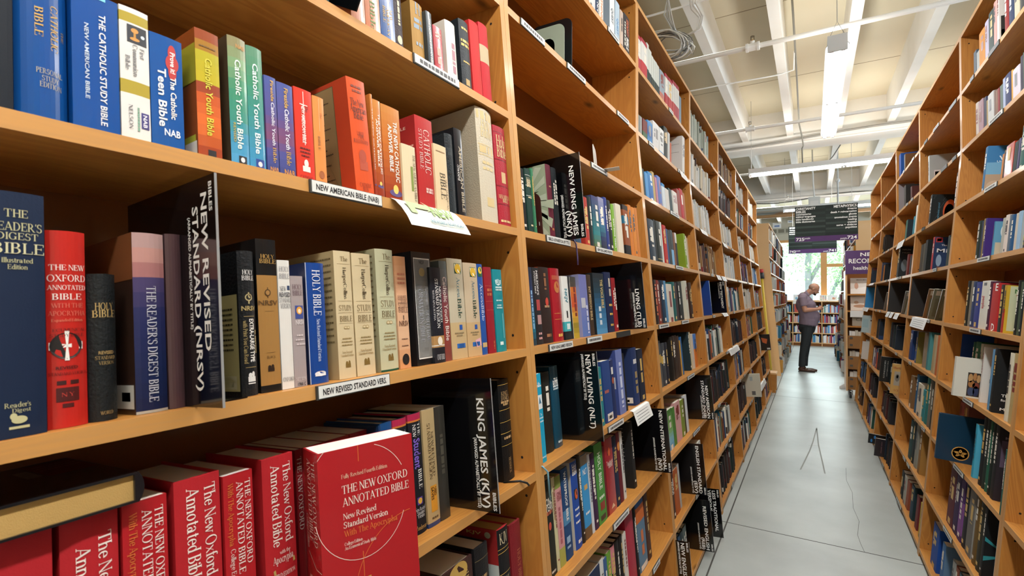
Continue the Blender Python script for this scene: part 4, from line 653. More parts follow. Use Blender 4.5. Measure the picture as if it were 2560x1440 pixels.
S('L', 2, 4, .03, [
 (142, 170, 820, '1d2a4a', dict(hc=False, desc='midnight blue paperback with a glowing teal foot', grad=[(0, '1c2230'), (.4, '20305a'), (.75, '1f7088'), (1, '1c2230')], t=[('x', 1, .5, .3, .8, .3, '8ab0d0')])),
 (172, 214, 822, '201f22', dict(hc=False, desc='black paperback with white name lettering and a red mark', t=[('d', "NELSON'S", .66, .04, .36, .3, 'e0dcd8'), ('d', 'STUDENT BIBLE', .3, .05, .34, .18, 'd0ccc8'), ('r', .3, .85, .42, .56, 'a84040'), ('r', .3, .9, .62, .74, 'b08a8a'), ('x', 0, .86, .3, .8, .16, 'd0a0a0'), ('x', 0, .92, .3, .8, .16, 'd0a0a0')])),
 (218, 284, 818, '2a1c18', dict(desc='wood-grain brown and black hardback', side='8a3a1e', t=[('x', 1, .5, .08, .3, .2, '8a5a3a'), ('o', .55, .46, .16, .2, 'c04030'), ('x', 0, .52, .3, .8, .1, 'b08a6a'), ('x', 0, .9, .3, .8, .14, '9a6a4a')])),
 (298, 356, 826, 'a0202c', dict(desc='glossy crimson hardback with gilt ornaments', m='g', b=.005, t=[('r', .1, .9, .1, .16, 'a8503a'), ('o', .5, .26, .28, .3, 'b8703a'), ('r', .1, .9, .62, .624, GO), ('r', .1, .9, .7, .704, GO), ('x', 0, .92, .3, .8, .14, GO)])),
 (362, 404, 880, 'd4d6d2', dict(hc=False, desc='white paperback with a turquoise band and black foot', bands=[(.72, .87, '3aa0a8'), (.87, 1, '1c2022')], t=[('d', 'NKJV', .55, .2, .42, .4, '4a8a9a'), ('r', .4, .6, .55, .66, '1c2022'), ('r', .3, .8, .75, .84, 'c8e0e0')])),
 (406, 416, 882, '1f2022', {}), (418, 456, 885, 'b9902e', dict(hc=False, desc='orange and mustard floral paperback', side='dedcd6', grad=[(0, '3a3a36'), (.18, '4a4038'), (.2, 'c06a28'), (.45, 'b8482a'), (.65, 'c89a34'), (.8, '8a7a28'), (1, 'b0982e')])),
 (478, 528, 868, '6a70a8', dict(hc=False, desc='lavender-blue paperback with a pale label', grad=[(0, '6a6ea6'), (.6, '6a74ac'), (1, '4f70b0')], side='8a8cb0', t=[('x', 1, .75, .5, .95, .2, 'c8cce0'), ('r', .1, .62, .38, .54, 'b4b6c0')])),
 (530, 556, 870, '3a2c22', dict(hc=False, desc='brown paperback with gold lettering in the middle row', t=[('d', 'INT MISSION BIBLE', .5, .2, .75, .5, 'c0a878')])),
 (572, 642, 858, '1f4a66', dict(hc=False, desc='shaded black to sky-blue bible with gilt lettering', side='1c2226', grad=[(0, '1a1e22'), (.3, '1f3a48'), (.6, '2a6088'), (1, '4a8ab8')], t=[('d', 'THE VOICE BIBLE', .72, .1, .58, .26, 'd0b878'), ('x', 1, .4, .55, .85, .2, 'c8d4dc')])),
 (652, 692, 853, '1b2748', dict(desc='navy hardback with gilt lettering near the next sign', t=[('x', 1, .6, .1, .4, .3, 'b9b0a0'), ('x', 0, .55, .3, .8, .12, GO), ('x', 0, .7, .3, .8, .12, GO), ('x', 0, .88, .3, .8, .12, GO)])),
 (696, 720, 892, '8a1f24', {}),
])
cr(1300, 860, 2.4825)
S('L', 2, 3, .02, [
 (134, 170, 192, '1a9cc0', dict(hc=False, free=0, desc='bright cyan paperback with a ship picture beside the post', t=[('a', 'Life', .11, .2, .7, .16, 'd8eef4'), ('x', 0, .14, .1, .95, .13, 'd8eef4'), ('r', .15, .95, .24, .40, 'dde8ea'), ('g', [(.5, .26), (.75, .34), (.35, .34)], '2a6a90'), ('a', 'The', .46, .4, .7, .12, 'c8e6ee'), ('x', 0, .5, .2, .9, .12, 'c8e6ee'), ('x', 0, .54, .3, .9, .12, 'c8e6ee'), ('ln', [(.0, .68), (.5, .62), (1, .54)], .001, '157a9a'), ('x', 0, .94, .1, .9, .12, 'b0dae6')])),
 (174, 222, 182, '23241f', dict(m='l', sb=.05, desc='black leather bible behind the cyan paperback')), (228, 274, 144, '12455c', dict(sb=.05, desc='dark teal hardback with white lettering', m='g', b=.004, t=[('a', 'THE', .18, .3, .8, .2, W_), ('a', 'BOOK', .215, .2, .9, .24, W_), ('x', 0, .25, .2, .9, .1, 'c0d4dc'), ('x', 0, .28, .2, .9, .1, 'c0d4dc'), ('x', 0, .93, .3, .85, .12, 'c0d4dc')])),
 (504, 532, 150, '1f7a80', dict(hc=False)), (540, 586, 112, '24407a', dict(hc=False, desc='blue paperback with a price sticker, beyond the sign', t=[('x', 0, .5, .1, .6, .14, 'c86a4a'), ('r', .2, .95, .86, .98, 'd8d8d4'), ('r', .3, .85, .9, .95, '2a2a2a')])),
 (588, 606, 104, '1f2c58', dict(hc=False, t=[('r', .2, .8, .12, .24, 'd8d8d4'), ('o', .5, .35, .3, .4, 'b05a3a')], desc='slim navy paperback with a white sticker near its top')),
 (626, 664, 40, '6a78b0', dict(hc=False, desc='tall periwinkle paperback with dotted spine', side='3a4a88', t=[('x', 1, .5, .2, .9, .3, 'c8d0e8')], sd=[('r', .1, .9, .12, .14, '5a6aa8'), ('r', .5, .95, .42, .60, 'c0c4cc')])),
 (666, 676, 60, '16181c', {}), (722, 752, 28, '22335e', dict(desc='dark blue hardback showing a price label on its side', side='24355f', t=[('r', .2, .8, .2, .28, 'd0d0d0'), ('x', 1, .5, .42, .8, .4, 'a08a5a')], sd=[('r', .3, .95, .86, .96, 'd8d6d0'), ('r', .4, .85, .9, .94, '2a2a2a')])),
 (756, 786, 36, '1c2436', dict(hc=False)),
])
S('L', 2, 2, .035, [
 (186, 236, 866, '20241f', dict(hc=False, pg='b9b4a4', desc='black one-year bible at the near shelf end', t=[('a', 'ONE', .22, .2, .9, .24, 'd8d6cc'), ('a', 'YEAR', .28, .15, .95, .24, 'd8d6cc'), ('x', 0, .34, .1, .9, .2, 'b05a40'), ('o', .5, .48, .16, .22, 'c04a38'), ('x', 0, .95, .3, .8, .12, 'c8c8c0')])),
 (238, 256, 835, 'c2bd96', dict(hc=False)), (258, 292, 830, 'c68f90', dict(hc=False, pg='9aa06a', desc='pink patterned bible with an olive foot', bands=[(0, .14, '7d8a44'), (.8, 1, 'a0a050')], t=[('a', 'ONE', .2, .15, .9, .2, '8a3a44'), ('a', 'YEAR', .25, .1, .95, .2, '8a3a44'), ('x', 1, .4, .35, .75, .3, 'a85a64')])),
 (296, 336, 786, '1f4370', dict(hc=False, desc='navy waterproof paperback with white title', pg='b4b4ae', bands=[(.46, .62, '4a80a8')], t=[('d', 'WATERPROOF', .5, .04, .42, .34, W_), ('d', 'BIBLE', .5, .45, .58, .34, W_), ('x', 1, .4, .75, .88, .5, '8aa8c4')])),
 (356, 396, 742, '24499a', dict(pg='bcbab2', desc='royal blue holy bible with thick pale page block', side='c0beb6', t=[('a', 'Holy', .06, .2, .8, .22, W_), ('a', 'Bible', .12, .2, .85, .22, W_), ('r', .25, .75, .32, .44, '2a2a2a'), ('o', .5, .38, .2, .3, 'c85a30'), ('x', 0, .55, .2, .8, .12, W_), ('x', 0, .62, .2, .8, .12, W_), ('x', 0, .7, .2, .8, .12, W_), ('x', 0, .92, .3, .8, .2, W_)])),
 (398, 414, 700, '2b2724', {}), (416, 454, 702, '3a8fc8', dict(hc=False, desc='sky-blue paperback with a brown foot and car picture', bands=[(0, .12, '8a8478'), (.86, 1, '6a5238')], t=[('a', 'NLT', .2, .2, .8, .2, W_), ('r', .25, .75, .36, .42, 'c8a060'), ('x', 0, .7, .2, .8, .14, W_)])),
 (456, 470, 690, 'c4ccd4', dict(hc=False)), (474, 496, 688, '3a2444', dict(hc=False, desc='dark purple slim paperback')),
 (498, 546, 632, '4b8a3e', dict(hc=False, desc='green holy bible with white lettering', side='35683a', t=[('d', 'HOLY BIBLE', .5, .12, .58, .36, 'dce6d4'), ('x', 0, .68, .2, .8, .12, 'dce6d4'), ('r', .25, .8, .74, .84, '8a3028'), ('r', .2, .8, .9, .96, '2a2a2a')])),
 (548, 558, 640, '6a1c26', {}), (560, 606, 604, '9c1f2c', dict(hc=False, m='g', desc='crimson glossy bible with a triangle mark', t=[('r', .3, .7, .14, .22, '2a2a2a'), ('o', .5, .18, .16, .2, 'c85a30'), ('a', 'Touchpoint', .32, .1, .9, .12, 'e0c0b8'), ('a', 'Bible', .36, .3, .8, .12, 'e0c0b8'), ('g', [(.5, .88), (.75, .94), (.25, .94)], 'd0b8a0')])),
 (608, 630, 580, '1e2740', dict(hc=False)), (632, 650, 556, '64222c', dict(hc=False, t=[('o', .5, .2, .4, .5, 'c8803a')], desc='dark red slim bible with an orange roundel')),
 (652, 666, 550, 'c8c8c4', dict(hc=False)), (714, 730, 488, '1f1f20', dict(hc=False, desc='black paperback with fine print on its back, beside the tall sign', d=.16, sd=[('x', 0, .1+.06*i, .2, .8, .02, '9a9a96') for i in range(9)]+[('r', .3, .75, .86, .95, 'd0d0cc')])),
])
S('L', 2, 1, .03, [
 (330, 352, 1370, 'a8a498', dict(hc=False, h=.2)), (354, 410, 1362, '33261f', dict(m='l', h=.21)), (412, 455, 1310, '231d1c', dict(m='l', h=.22)),
 (458, 530, 1255, '1c2a48', dict(hc=False, desc='navy study-group bible with white lettering', h=.235, t=[('a', 'NIV', .28, .25, .8, .14, W_), ('a', 'Serendipity', .38, .08, .95, .14, W_), ('a', 'BIBLE', .48, .2, .85, .16, W_), ('a', 'FOR', .57, .3, .75, .13, W_), ('a', 'STUDY', .65, .2, .85, .14, W_), ('a', 'GROUPS', .74, .1, .95, .14, W_)])),
 (532, 552, 1205, 'd0d2d0', dict(hc=False, h=.24, desc='white bible with black lettering in the low row', t=[('d', 'NIV', .5, .2, .4, .5, '2a2a2c')])), (554, 572, 1200, '3a5a8a', dict(hc=False, h=.23)), (574, 596, 1195, '6a9a3a', dict(hc=False, h=.235)),
 (598, 622, 1150, '2a2022', dict(bands=[(.0, .4, 'c88088')], h=.24)), (624, 646, 1120, '221c1c', dict(h=.24)), (648, 668, 1100, '1e1c1c', dict(h=.24)), (670, 688, 1090, 'cfccc4', dict(hc=False, h=.235)),
 (692, 738, 1022, 'a31f3a', dict(m='l', b=.005, desc='plain crimson hardback in the low row', t=[('r', .15, .85, .92, .925, '7a1428')])), (740, 752, 1010, '1c1a1c', {}),
 (754, 798, 985, '5a7a94', dict(hc=False, desc='blue-grey and orange paperback with a price sticker', bands=[(.0, .1, '2a5a98'), (.1, .32, 'c86a30')], t=[('r', .1, .9, .92, .99, 'd8d4cc'), ('x', 1, .5, .45, .8, .3, 'c86a30')])),
 (802, 822, 905, '4a2c20', dict(hc=False, side='4a2c20')),
])
# ================= third bible bay
cr(1560, 0, 4.8)
rw = lambda: dict(hc=False, bands=[(0, .1, '9a2a38'), (.1, .58, 'c8cac6')])
dg = lambda: dict(bands=[(0, .62, 'bcc2bc')])
S('L', 3, 8, .016, [(163, 208, 400, 'a02f3a', rw()), (210, 280, 440, 'a83038', rw()), (282, 306, 505, '25332f', dg()), (308, 338, 580, '1f2f33', dg()), (340, 360, 660, '28362f', dg()), (362, 382, 700, '2a3a34', dg()), (384, 404, 730, '27342f', dg()), (406, 430, 770, '22302c', dg()),
 (434, 492, 822, '8b99a5', dict(bands=[(.7, 1, 'a8685a')], side='4a5a6a')), (496, 530, 872, 'a02c30', rw()), (534, 584, 918, 'a52c30', rw()), (588, 612, 955, 'a83030', rw()), (614, 640, 985, '9a2c34', rw()), (642, 664, 1020, 'a04048', rw()), (668, 694, 1140, '6a8090', {})])
cr(1560, 300, 3.6)
S('L', 3, 7, .016, [(128, 150, -60, '6d7574', {}), (150, 168, -40, '8a8e8c', {}), (172, 212, -20, '6a2a24', dict(hc=False, bands=[(.6, 1, '3a5a3a')])), (214, 258, -5, '3a7ab8', dict(hc=False, grad=[(0, '4a8ac0'), (.5, '2a4a88'), (1, '4a98d0')])), (262, 316, 0, 'c8c9c8', dict(hc=False)),
 (320, 360, 62, 'd4d6d4', dict(hc=False, bands=[(.85, 1, '5a9ac8')])), (362, 396, 50, '1d2320', {}), (400, 418, 105, 'b4b8b6', {}), (420, 432, 200, 'b0532e', {}), (526, 548, 140, 'cfcfca', dict(desc='tall white paperback with a picture strip on its back, third bay', hc=False, side='c9cac8', d=.22, sd=[('r', .08, .4, .15, .3, '3a3a48'), ('r', .08, .4, .38, .5, 'b06a2a'), ('r', .08, .4, .58, .72, '2a2420'), ('x', 0, .2, .45, .9, .015, '7a7a7a'), ('x', 0, .4, .45, .9, .015, '7a7a7a')]))])
S('L', 3, 6, .014, [(168, 178, 350, 'b8b0c8', {}), (180, 206, 422, '2a3638', {}), (208, 236, 462, '4a8ac0', dict(hc=False)), (238, 276, 458, '2a68a8', dict(hc=False, grad=[(0, '3a80b8'), (1, '2458a0')])), (280, 300, 458, 'b09a62', {}), (302, 318, 510, 'b07a90', dict(hc=False)), (320, 352, 494, '5a70b0', dict(hc=False)), (360, 386, 562, 'c6d0d6', dict(hc=False, bands=[(0, .12, '3a80b8')])), (388, 420, 608, 'c9c7c2', dict(hc=False)),
 (424, 450, 608, '1f3a40', {}), (456, 496, 630, 'd2d0ca', dict(hc=False)), (500, 524, 615, '8a3a34', dict(hc=False)), (526, 556, 612, 'b0242a', {}), (558, 572, 650, 'a8683a', {})])
S('L', 3, 5, .016, [(228, 246, 860, '5a3a38', {}), (250, 302, 882, '1c3040', dict(m='l')), (304, 318, 893, '24282a', {}), (322, 358, 903, '1f2926', dict(m='l', bands=[(.9, .92, 'b0a070')])), (360, 374, 915, 'c0c8c4', {}), (378, 406, 940, 'b02a26', dict(hc=False)), (408, 424, 975, '2a5080', {}), (426, 446, 985, '30383a', {}), (448, 468, 985, '3a4448', dict(bands=[(.55, 1, '7ab0d8')])), (470, 486, 1010, '7a4a30', {}), (488, 502, 1012, 'd0d0cc', dict(bands=[(.3, 1, '1c1e20')])), (562, 580, 1020, '7a9a24', dict(hc=False, desc='lime green paperback seen broadside in the third bay', side='7a9424', d=.2)), (582, 592, 1040, 'd0ccc0', {}), (594, 602, 1060, 'b0946a', {})])
cr(1620, 660, 3.6)
S('L', 3, 4, .02, [(88, 106, 140, '26201e', dict(hc=False, t=[('x', 1, .5, .1, .8, .5, 'c86a3a')], desc='black paperback with orange lettering beside the post, third bay')), (108, 130, 145, '7a2a20', dict(hc=False)), (132, 146, 155, '3a1c1e', {}), (150, 178, 146, '1c3348', {}), (180, 196, 150, '4a80a8', {}), (198, 246, 178, 'c3bfb2', {}), (248, 272, 160, '1d5a5a', {}), (274, 292, 165, '3a2c30', {}), (294, 314, 160, '1e2020', {}), (316, 334, 165, '202624', {}), (362, 382, 150, 'bfc0b2', dict(side='c8c8b8', d=.2)), (396, 418, 165, '3a2a22', dict(side='3a2418'))])
S('L', 3, 3, .035, [(134, 150, 694, '4a4d50', dict(bands=[(.3, .48, 'b0924e')])), (156, 182, 716, '3a3e44', dict(bands=[(.3, .48, 'c0a050')], desc='charcoal hardback with a gold label, third bay')), (184, 206, 710, '22242e', {}), (232, 252, 660, '1c1a18', dict(m='l')), (254, 274, 650, '2c211a', dict(m='l')), (276, 292, 645, '33251c', dict(m='l')), (294, 312, 650, '3f2a20', dict(m='l')), (314, 322, 690, 'c0923a', {}), (324, 334, 658, '24609a', {}), (386, 400, 614, '1b3138', dict(side='1c3038', d=.19, desc='dark blue-green broadside hardback with cream edge, third bay')), (402, 412, 614, 'c0b898', {}), (414, 430, 632, 'c8bcae', dict(hc=False)), (436, 456, 632, '4a7ac0', dict(hc=False, bands=[(.45, 1, 'd0742e')], desc='blue over orange paperback at the far end, third bay'))])
cr(1620, 1040, 3.6)
S('L', 3, 2, .03, [(160, 176, 170, 'b9a08a', dict(h=.2)), (178, 196, 170, 'c8b8a0', dict(hc=False, h=.21)), (198, 244, 160, '5a8a4a', dict(hc=False, h=.215, grad=[(0, '3a6a2a'), (.5, '7aa85a'), (.75, '7ab0c8'), (1, '4a80b0')], desc='green and sky-blue paperback, third bay low row')), (248, 268, 160, '4a7a34', dict(hc=False, h=.21)), (272, 316, -185, 'c99a98', dict(hc=False, desc='pale pink paperback with a price sticker, third bay', side='c99a98', d=.2, h=.225)), (320, 346, -180, '7a8a34', dict(hc=False, h=.215)), (348, 360, -190, '4a3a28', dict(h=.21)), (362, 376, -210, 'c8ccd0', dict(hc=False, h=.225))])
S('L', 3, 1, .03, [(240, 262, 420, '4a3024', dict(h=.235)), (266, 298, 380, 'a8562a', dict(h=.235, hc=False, desc='rust orange paperback beside the low signs')), (300, 316, 350, 'a8aaa8', dict(h=.24)), (440, 456, 170, '2a2e2c', dict(h=.22)), (460, 500, 150, 'cfcfca', dict(hc=False, h=.22))])
S('L', 3, 0, .03, [(262, 290, 1000, '2a5a98', dict(h=.23)), (292, 310, 960, '1f3a5a', dict(h=.23)), (312, 330, 930, '24486a', dict(h=.24)), (332, 352, 900, '2a3a40', dict(h=.24)), (354, 380, 870, '55605f', dict(h=.24))])
cr(0, 0, 1)
# ================= bays beyond
PAL = {8: [LIGHT, ['8d9a8f', '9aa39a', '7d8a84'], DARK, LIGHT, LIGHT], 7: [LIGHT, LIGHT, BROWN, LIGHT, LIGHT]}
for b in (4, 5, 6, 7):
    for l in range(9):
        p = {8: [['8d9a8f', '9aa39a', 'a3aba0'], BROWN, LIGHT, LIGHT][b-4], 7: [LIGHT, DARK, MIX, MIX][b-4], 6: [LIGHT, LIGHT, LIGHT, LIGHT][b-4], 5: [BROWN, LIGHT, MIX, BLUE][b-4], 4: [BLUE, MIX, LIGHT, MIX][b-4]}.get(l, MIX if (b+l) % 2 else DARK)
        f0, f1 = (.02, random.uniform(.72, .9))
        if (b, l) == (4, 4): continue
        if (b, l) in ((6, 1), (7, 2)): f1 = .4
        rnd('L', b, l, p, f0, f1, .19, .265, 3+l)
# ================= metaphysics aisle, third bay (the first one in view)
cr(2360, 0, 3)
S('R', 3, 8, .02, [(218, 238, 372, '4a5a68', {}), (240, 262, 370, 'aab0b0', {}), (264, 306, 308, 'd08a28', dict(hc=False, h=.21)), (308, 334, 280, 'b9b4cc', dict(hc=False, h=.22)), (336, 372, 240, '3a4a48', dict(hc=False, h=.235)), (374, 394, 158, 'd0a09a', dict(hc=False, h=.25)), (397, 414, 150, 'd4d2cc', dict(desc='large white picture book turned broadside near the top', hc=False, h=.27, d=.22, sd=[('r', .05, .4, .45, .95, '2a2a26'), ('r', .05, .4, .7, .95, '8a9a3a'), ('a', 'SVZ', .3, .5, .9, .1, '4a4a48'), ('x', 0, .2, .3, .9, .03, '6a6a68')])), (450, 480, 0, '8a2a2a', dict(h=.22)), (482, 520, 0, '2a3a5a', dict(h=.22)), (522, 560, 0, 'c0b8a0', dict(h=.22)), (565, 600, 0, '3a3a3a', dict(h=.22))])
S('R', 3, 7, .02, [(235, 257, 762, 'd0c4bc', {}), (259, 292, 735, 'a98a94', dict(hc=False)), (294, 312, 722, '2a304c', {}), (314, 327, 745, 'a08a5a', {}), (329, 370, 678, 'c8cbcb', dict(hc=False)), (372, 384, 672, '7a6258', {}), (386, 398, 668, '8a6a58', {}), (400, 412, 655, '8a2a30', {}), (414, 438, 626, '5a6c64', {}), (442, 458, 580, 'a8b4d4', dict(hc=False)), (460, 500, 532, '2a3564', dict(hc=False)), (502, 514, 520, 'c8982e', {}), (516, 568, 478, 'd2ccd8', dict(hc=False)), (570, 588, 410, '2a243c', {}), (590, 606, 380, '4a5a4a', {}), (608, 640, 360, '2a3a5a', {}), (642, 690, 330, 'b8b0a0', {}), (692, 740, 300, '6a2a3a', {})])
S('R', 3, 6, .02, [(274, 292, 1080, '2a6a98', dict(desc='sky-blue picture paperback showing its front cover with a leaf shape', uk=.65, hc=False, side='3a80b0', d=.2, h=.245, sd=[('r', 0, 1, 0, .35, '2f74a8'), ('r', 0, 1, .35, .6, '6aa4c8'), ('r', 0, 1, .6, 1, 'a8947c'), ('a', 'DO', .14, .5, .98, .12, 'e0ecf0'), ('a', 'WO', .26, .35, .98, .12, 'e0ecf0'), ('a', 'Understand', .33, .3, .98, .05, 'c8dce8'), ('g', [(.5, .5), (.95, .42), (.95, .95), (.7, .75)], '2a3a20'), ('g', [(.56, .53), (.95, .46), (.95, .9), (.72, .72)], '5a7a2a'), ('o', .3, .85, .25, .15, 'b8a48c')])), (410, 424, 1150, 'b8742e', {}), (426, 436, 1140, '3a2a28', {}), (440, 498, 1056, 'b53a24', dict(hc=False, m='g', desc='glossy red-orange hardback on the sixth shelf')), (500, 514, 1060, '2a3a38', {}), (516, 528, 1050, '24302e', {}), (530, 544, 1032, '4a4468', {}), (548, 590, 910, '35605a', {}), (592, 606, 900, '5a3a80', {}), (608, 650, 880, '2a5a4a', {}), (652, 720, 860, 'a8a090', {}), (722, 780, 850, '3a3a5a', {})])
cr(2120, 240, 3.6)
S('R', 3, 5, .016, [(1132, 1162, 1118, '22302a', {}), (1164, 1180, 1120, '1f2c4a', {}), (1182, 1196, 1100, '8a7434', {}), (1198, 1216, 1098, '3a2470', dict(hc=False, desc='purple paperback showing a lettered front cover', side='3c2674', d=.16, sd=[('a', 'Cin', .28, .35, .95, .2, 'd8cce8'), ('a', 'TI', .68, .45, .7, .06, 'c85a3a'), ('x', 0, .74, .4, .9, .05, 'c85a3a')])), (1282, 1292, 1128, '3a80a8', dict(hc=False, desc='pale blue paperback with an oval portrait cover', side='5a94b4', d=.11, sd=[('o', .6, .28, .25, .3, 'dce4e4'), ('r', .1, .9, .6, 1, 'b8b09a')])), (1352, 1380, 1090, 'a8aaa0', {}), (1384, 1412, 1064, 'd2c8c0', dict(hc=False)), (1416, 1432, 1066, '5a6a7a', {}), (1434, 1466, 1062, '24507a', {}), (1470, 1496, 1048, 'c0b8a8', {}), (1500, 1526, 1030, '8fb0cc', dict(hc=False)), (1528, 1556, 1020, '9aa4a8', {}), (1558, 1590, 1000, '2a2a3a', dict(t=[('x', 1, .5, .1, .9, .5, 'd0c030')], desc='navy paperback with yellow spine lettering on the fifth shelf')), (1592, 1640, 990, '4a3a30', {}), (1642, 1700, 970, 'b8a080', {})])
cr(2120, 560, 3.6)
S('R', 3, 4, .016, [(1034, 1060, 510, '26261f', {}), (1062, 1078, 512, '7a7466', {}), (1082, 1112, 518, '2a3a60', {}), (1116, 1160, 520, '2c3880', dict(hc=False)), (1164, 1226, 508, 'd2d2c8', dict(hc=False, desc='white paperback with red lettering', t=[('d', 'people', .5, .32, .58, .4, 'b83030'), ('r', .3, .7, .04, .1, '4a4a4a')])), (1228, 1256, 515, '4a2038', {}), (1258, 1318, 530, 'b02828', dict(hc=False, desc='bright red paperback with white lettering', t=[('a', 'E', .08, .5, .85, .2, W_), ('a', 'D', .92, .45, .85, .2, W_)])), (1334, 1362, 545, '22201c', dict(hc=False, t=[('x', 1, .5, .1, .7, .5, 'c0a030')], desc='black paperback with yellow spine lettering, fourth shelf')), (1364, 1386, 550, 'b8922c', dict(hc=False, desc='red and yellow framed paperback with a cream cover panel', side='c0a02e', bands=[(.5, 1, 'a8301e')], d=.15, sd=[('r', .12, .98, .02, .95, 'bcc4a0'), ('a', 'NO', .12, .3, .8, .12, '3a6a30'), ('a', 'The', .23, .35, .8, .08, 'a83a24')])), (1476, 1500, 505, '1f2422', {}), (1502, 1520, 520, '3a4a34', {}), (1522, 1546, 530, '1d2628', {}), (1548, 1580, 540, '22404a', {}), (1582, 1640, 545, '3a3a3c', {})])
S('R', 3, 3, .012, [(936, 950, 990, '1f4a98', dict(hc=False, sb=.09, side='1f4a98', d=.14, desc='plain blue book behind the white photograph book')), (1076, 1096, 1065, '1f5a44', dict(sb=.06)), (1098, 1140, 1068, '2a6a4c', dict(sb=.06)), (1142, 1160, 1080, 'c8c4b0', dict(sb=.06)), (1168, 1180, 1108, 'd0cfca', dict(hc=False, side='cfcfca', d=.16, sb=.03, desc='white book lettered GO beside the black one', sd=[('a', 'GO', .14, .4, .8, .1, '3a3a3a'), ('x', 0, .22, .4, .9, .03, '8a8a8a'), ('a', 'L', .6, .3, .5, .12, '3a3a3a')])), (1244, 1258, 1130, '5a8ab0', dict(hc=False)), (1262, 1286, 1120, '16181a', dict(hc=False, side='17191b', d=.15, desc='black book with white cover lettering, third shelf', sd=[('a', 'N', .36, .7, .95, .12, W_), ('a', 'The', .72, .3, .7, .08, W_), ('a', 'for the', .79, .3, .9, .07, W_), ('a', 'Mic', .93, .3, .7, .08, W_)])), (1388, 1420, 1165, 'cdc7b2', {}), (1424, 1470, 1172, 'b09a68', {}), (1474, 1500, 1210, 'b07a84', {}), (1502, 1528, 1215, '7a4a6a', {}), (1530, 1556, 1212, '2e2c30', dict(t=[('x', 1, .5, .1, .9, .5, 'd0d0c8')])), (1558, 1590, 1210, 'c8bca0', {})])
cr(2120, 880, 2.5705)
S('R', 3, 2, .02, [(690, 716, 330, 'a05a58', dict(sb=.1)), (718, 744, 335, '8a5a50', dict(sb=.1)), (786, 798, 468, '3aa0c0', dict(hc=False, d=.13, side='4aa4c4', desc='pale cyan paperback beside the large blue volume')), (826, 846, 430, '1f2224', {}), (848, 864, 432, '26302c', {}), (868, 880, 450, '2a5a48', {}), (884, 900, 455, '1c2622', {}), (905, 925, 470, '1e1c1f', dict(hc=False, side='2c262c', d=.17, desc='dark violet paperback with a misty cover', sd=[('r', .1, .9, .2, .55, '5a4c60'), ('a', 'KIM', .16, .2, .8, .06, '8a7a8a'), ('o', .5, .4, .25, .2, 'a89aa0')])), (968, 984, 632, '1f5a52', dict(hc=False, sb=.0, side='1f5a54', d=.12, desc='teal green paperback lettered K at the shelf front', sd=[('r', 0, 1, .6, 1, '3a6a3a'), ('a', 'K', .55, .35, .85, .25, 'c8dcd8'), ('a', 'Paul', .12, .3, .8, .08, 'c8dcd8')])), (1060, 1084, 640, '3a3438', {})])
S('R', 3, 1, .02, [(628, 662, 725, '5a2630', dict(hc=False)), (664, 690, 740, '33204a', dict(hc=False)), (692, 716, 770, '43265c', dict(hc=False, bands=[(.4, .9, '7a4a8a')], desc='purple paperback with a lilac panel, first shelf above the base')), (718, 742, 790, '24242a', {}), (746, 780, 860, '6c6a66', dict(hc=False, side='8a8a86', d=.13, desc='grey photographic paperback near the base')), (784, 806, 908, '6a5228', {}), (808, 832, 900, '2e2e24', {}), (836, 850, 1010, '15191c', dict(hc=False, side='16191c', d=.15, desc='black paperback with turquoise rays on its cover', sd=[('a', 'S', .2, .5, .9, .12, W_), ('x', 0, .3, .4, .9, .03, '8a9a9a'), ('g', [(0, .4), (.9, .6), (0, .46)], '2a8a94'), ('g', [(0, .75), (.9, .62), (0, .68)], '2a8a94'), ('g', [(.9, .55), (1, .95), (.7, .9)], '2a8a94')])), (916, 946, 1045, 'c4c6c6', dict(hc=False)), (948, 985, 1060, '262a3e', {}), (990, 1030, 1070, '5a3a30', {})])
S('R', 3, 0, .025, [(526, 560, 1060, '1d4a98', dict(hc=False, h=.24, side='1d4a98', d=.16)), (582, 600, 1120, '3a6aa0', dict(hc=False, h=.22, side='5a7a9a', d=.15)), (640, 660, 1200, '9aa0a0', dict(h=.22)), (662, 680, 1210, '8a4a34', dict(h=.22)), (682, 704, 1230, '4a6a78', dict(h=.22)), (706, 730, 1250, '35506a', dict(h=.22)), (732, 752, 1270, 'a8a89c', dict(h=.22)), (754, 780, 1290, '2a3a40', dict(h=.22)), (782, 810, 1310, '24302e', dict(h=.22)), (812, 850, 1330, '4a3a3a', dict(h=.22))])
cr(2120, 240, 3.6)
# ================= fourth metaphysics bay
S('R', 4, 7, .03, [(722, 734, 550, 'b9bfbf', dict(hc=False, side='a8b0b0', d=.2, h=.24, desc='pale shrink-wrapped book with a white card, seventh shelf', sd=[('r', .25, .8, .5, 1, 'd4d0d0'), ('r', .3, .75, .55, .95, 'c8b0b4'), ('r', .34, .72, .58, .92, 'dcdcda'), ('o', .5, .72, .05, .05, 'a82a30')]))])
S('R', 4, 6, .015, [(716, 730, 786, '1d2526', dict(hc=False, side='1f2628', d=.2, h=.235, desc='black star-field book with an orange globe on its cover', uk=.75, sd=[('o', .72, .52, .26, .42, 'c8541c'), ('o', .70, .55, .18, .3, 'e07a28'), ('d', 'JOHN SPENCER.', .3, .26, .78, .06, '4a90b0')]+[('r', .05+.9*((i*37) % 61)/61, .06+.9*((i*37) % 61)/61, .03+.92*((i*53) % 67)/67, .038+.92*((i*53) % 67)/67, 'c0c8cc') for i in range(46)])), (944, 966, 632, '22262a', dict(hc=False, h=.235, t=[('x', 1, .4, .1, .8, .4, 'c8c8cc')])), (968, 990, 640, '1c2224', dict(h=.23))])
cr(2120, 560, 3.6)
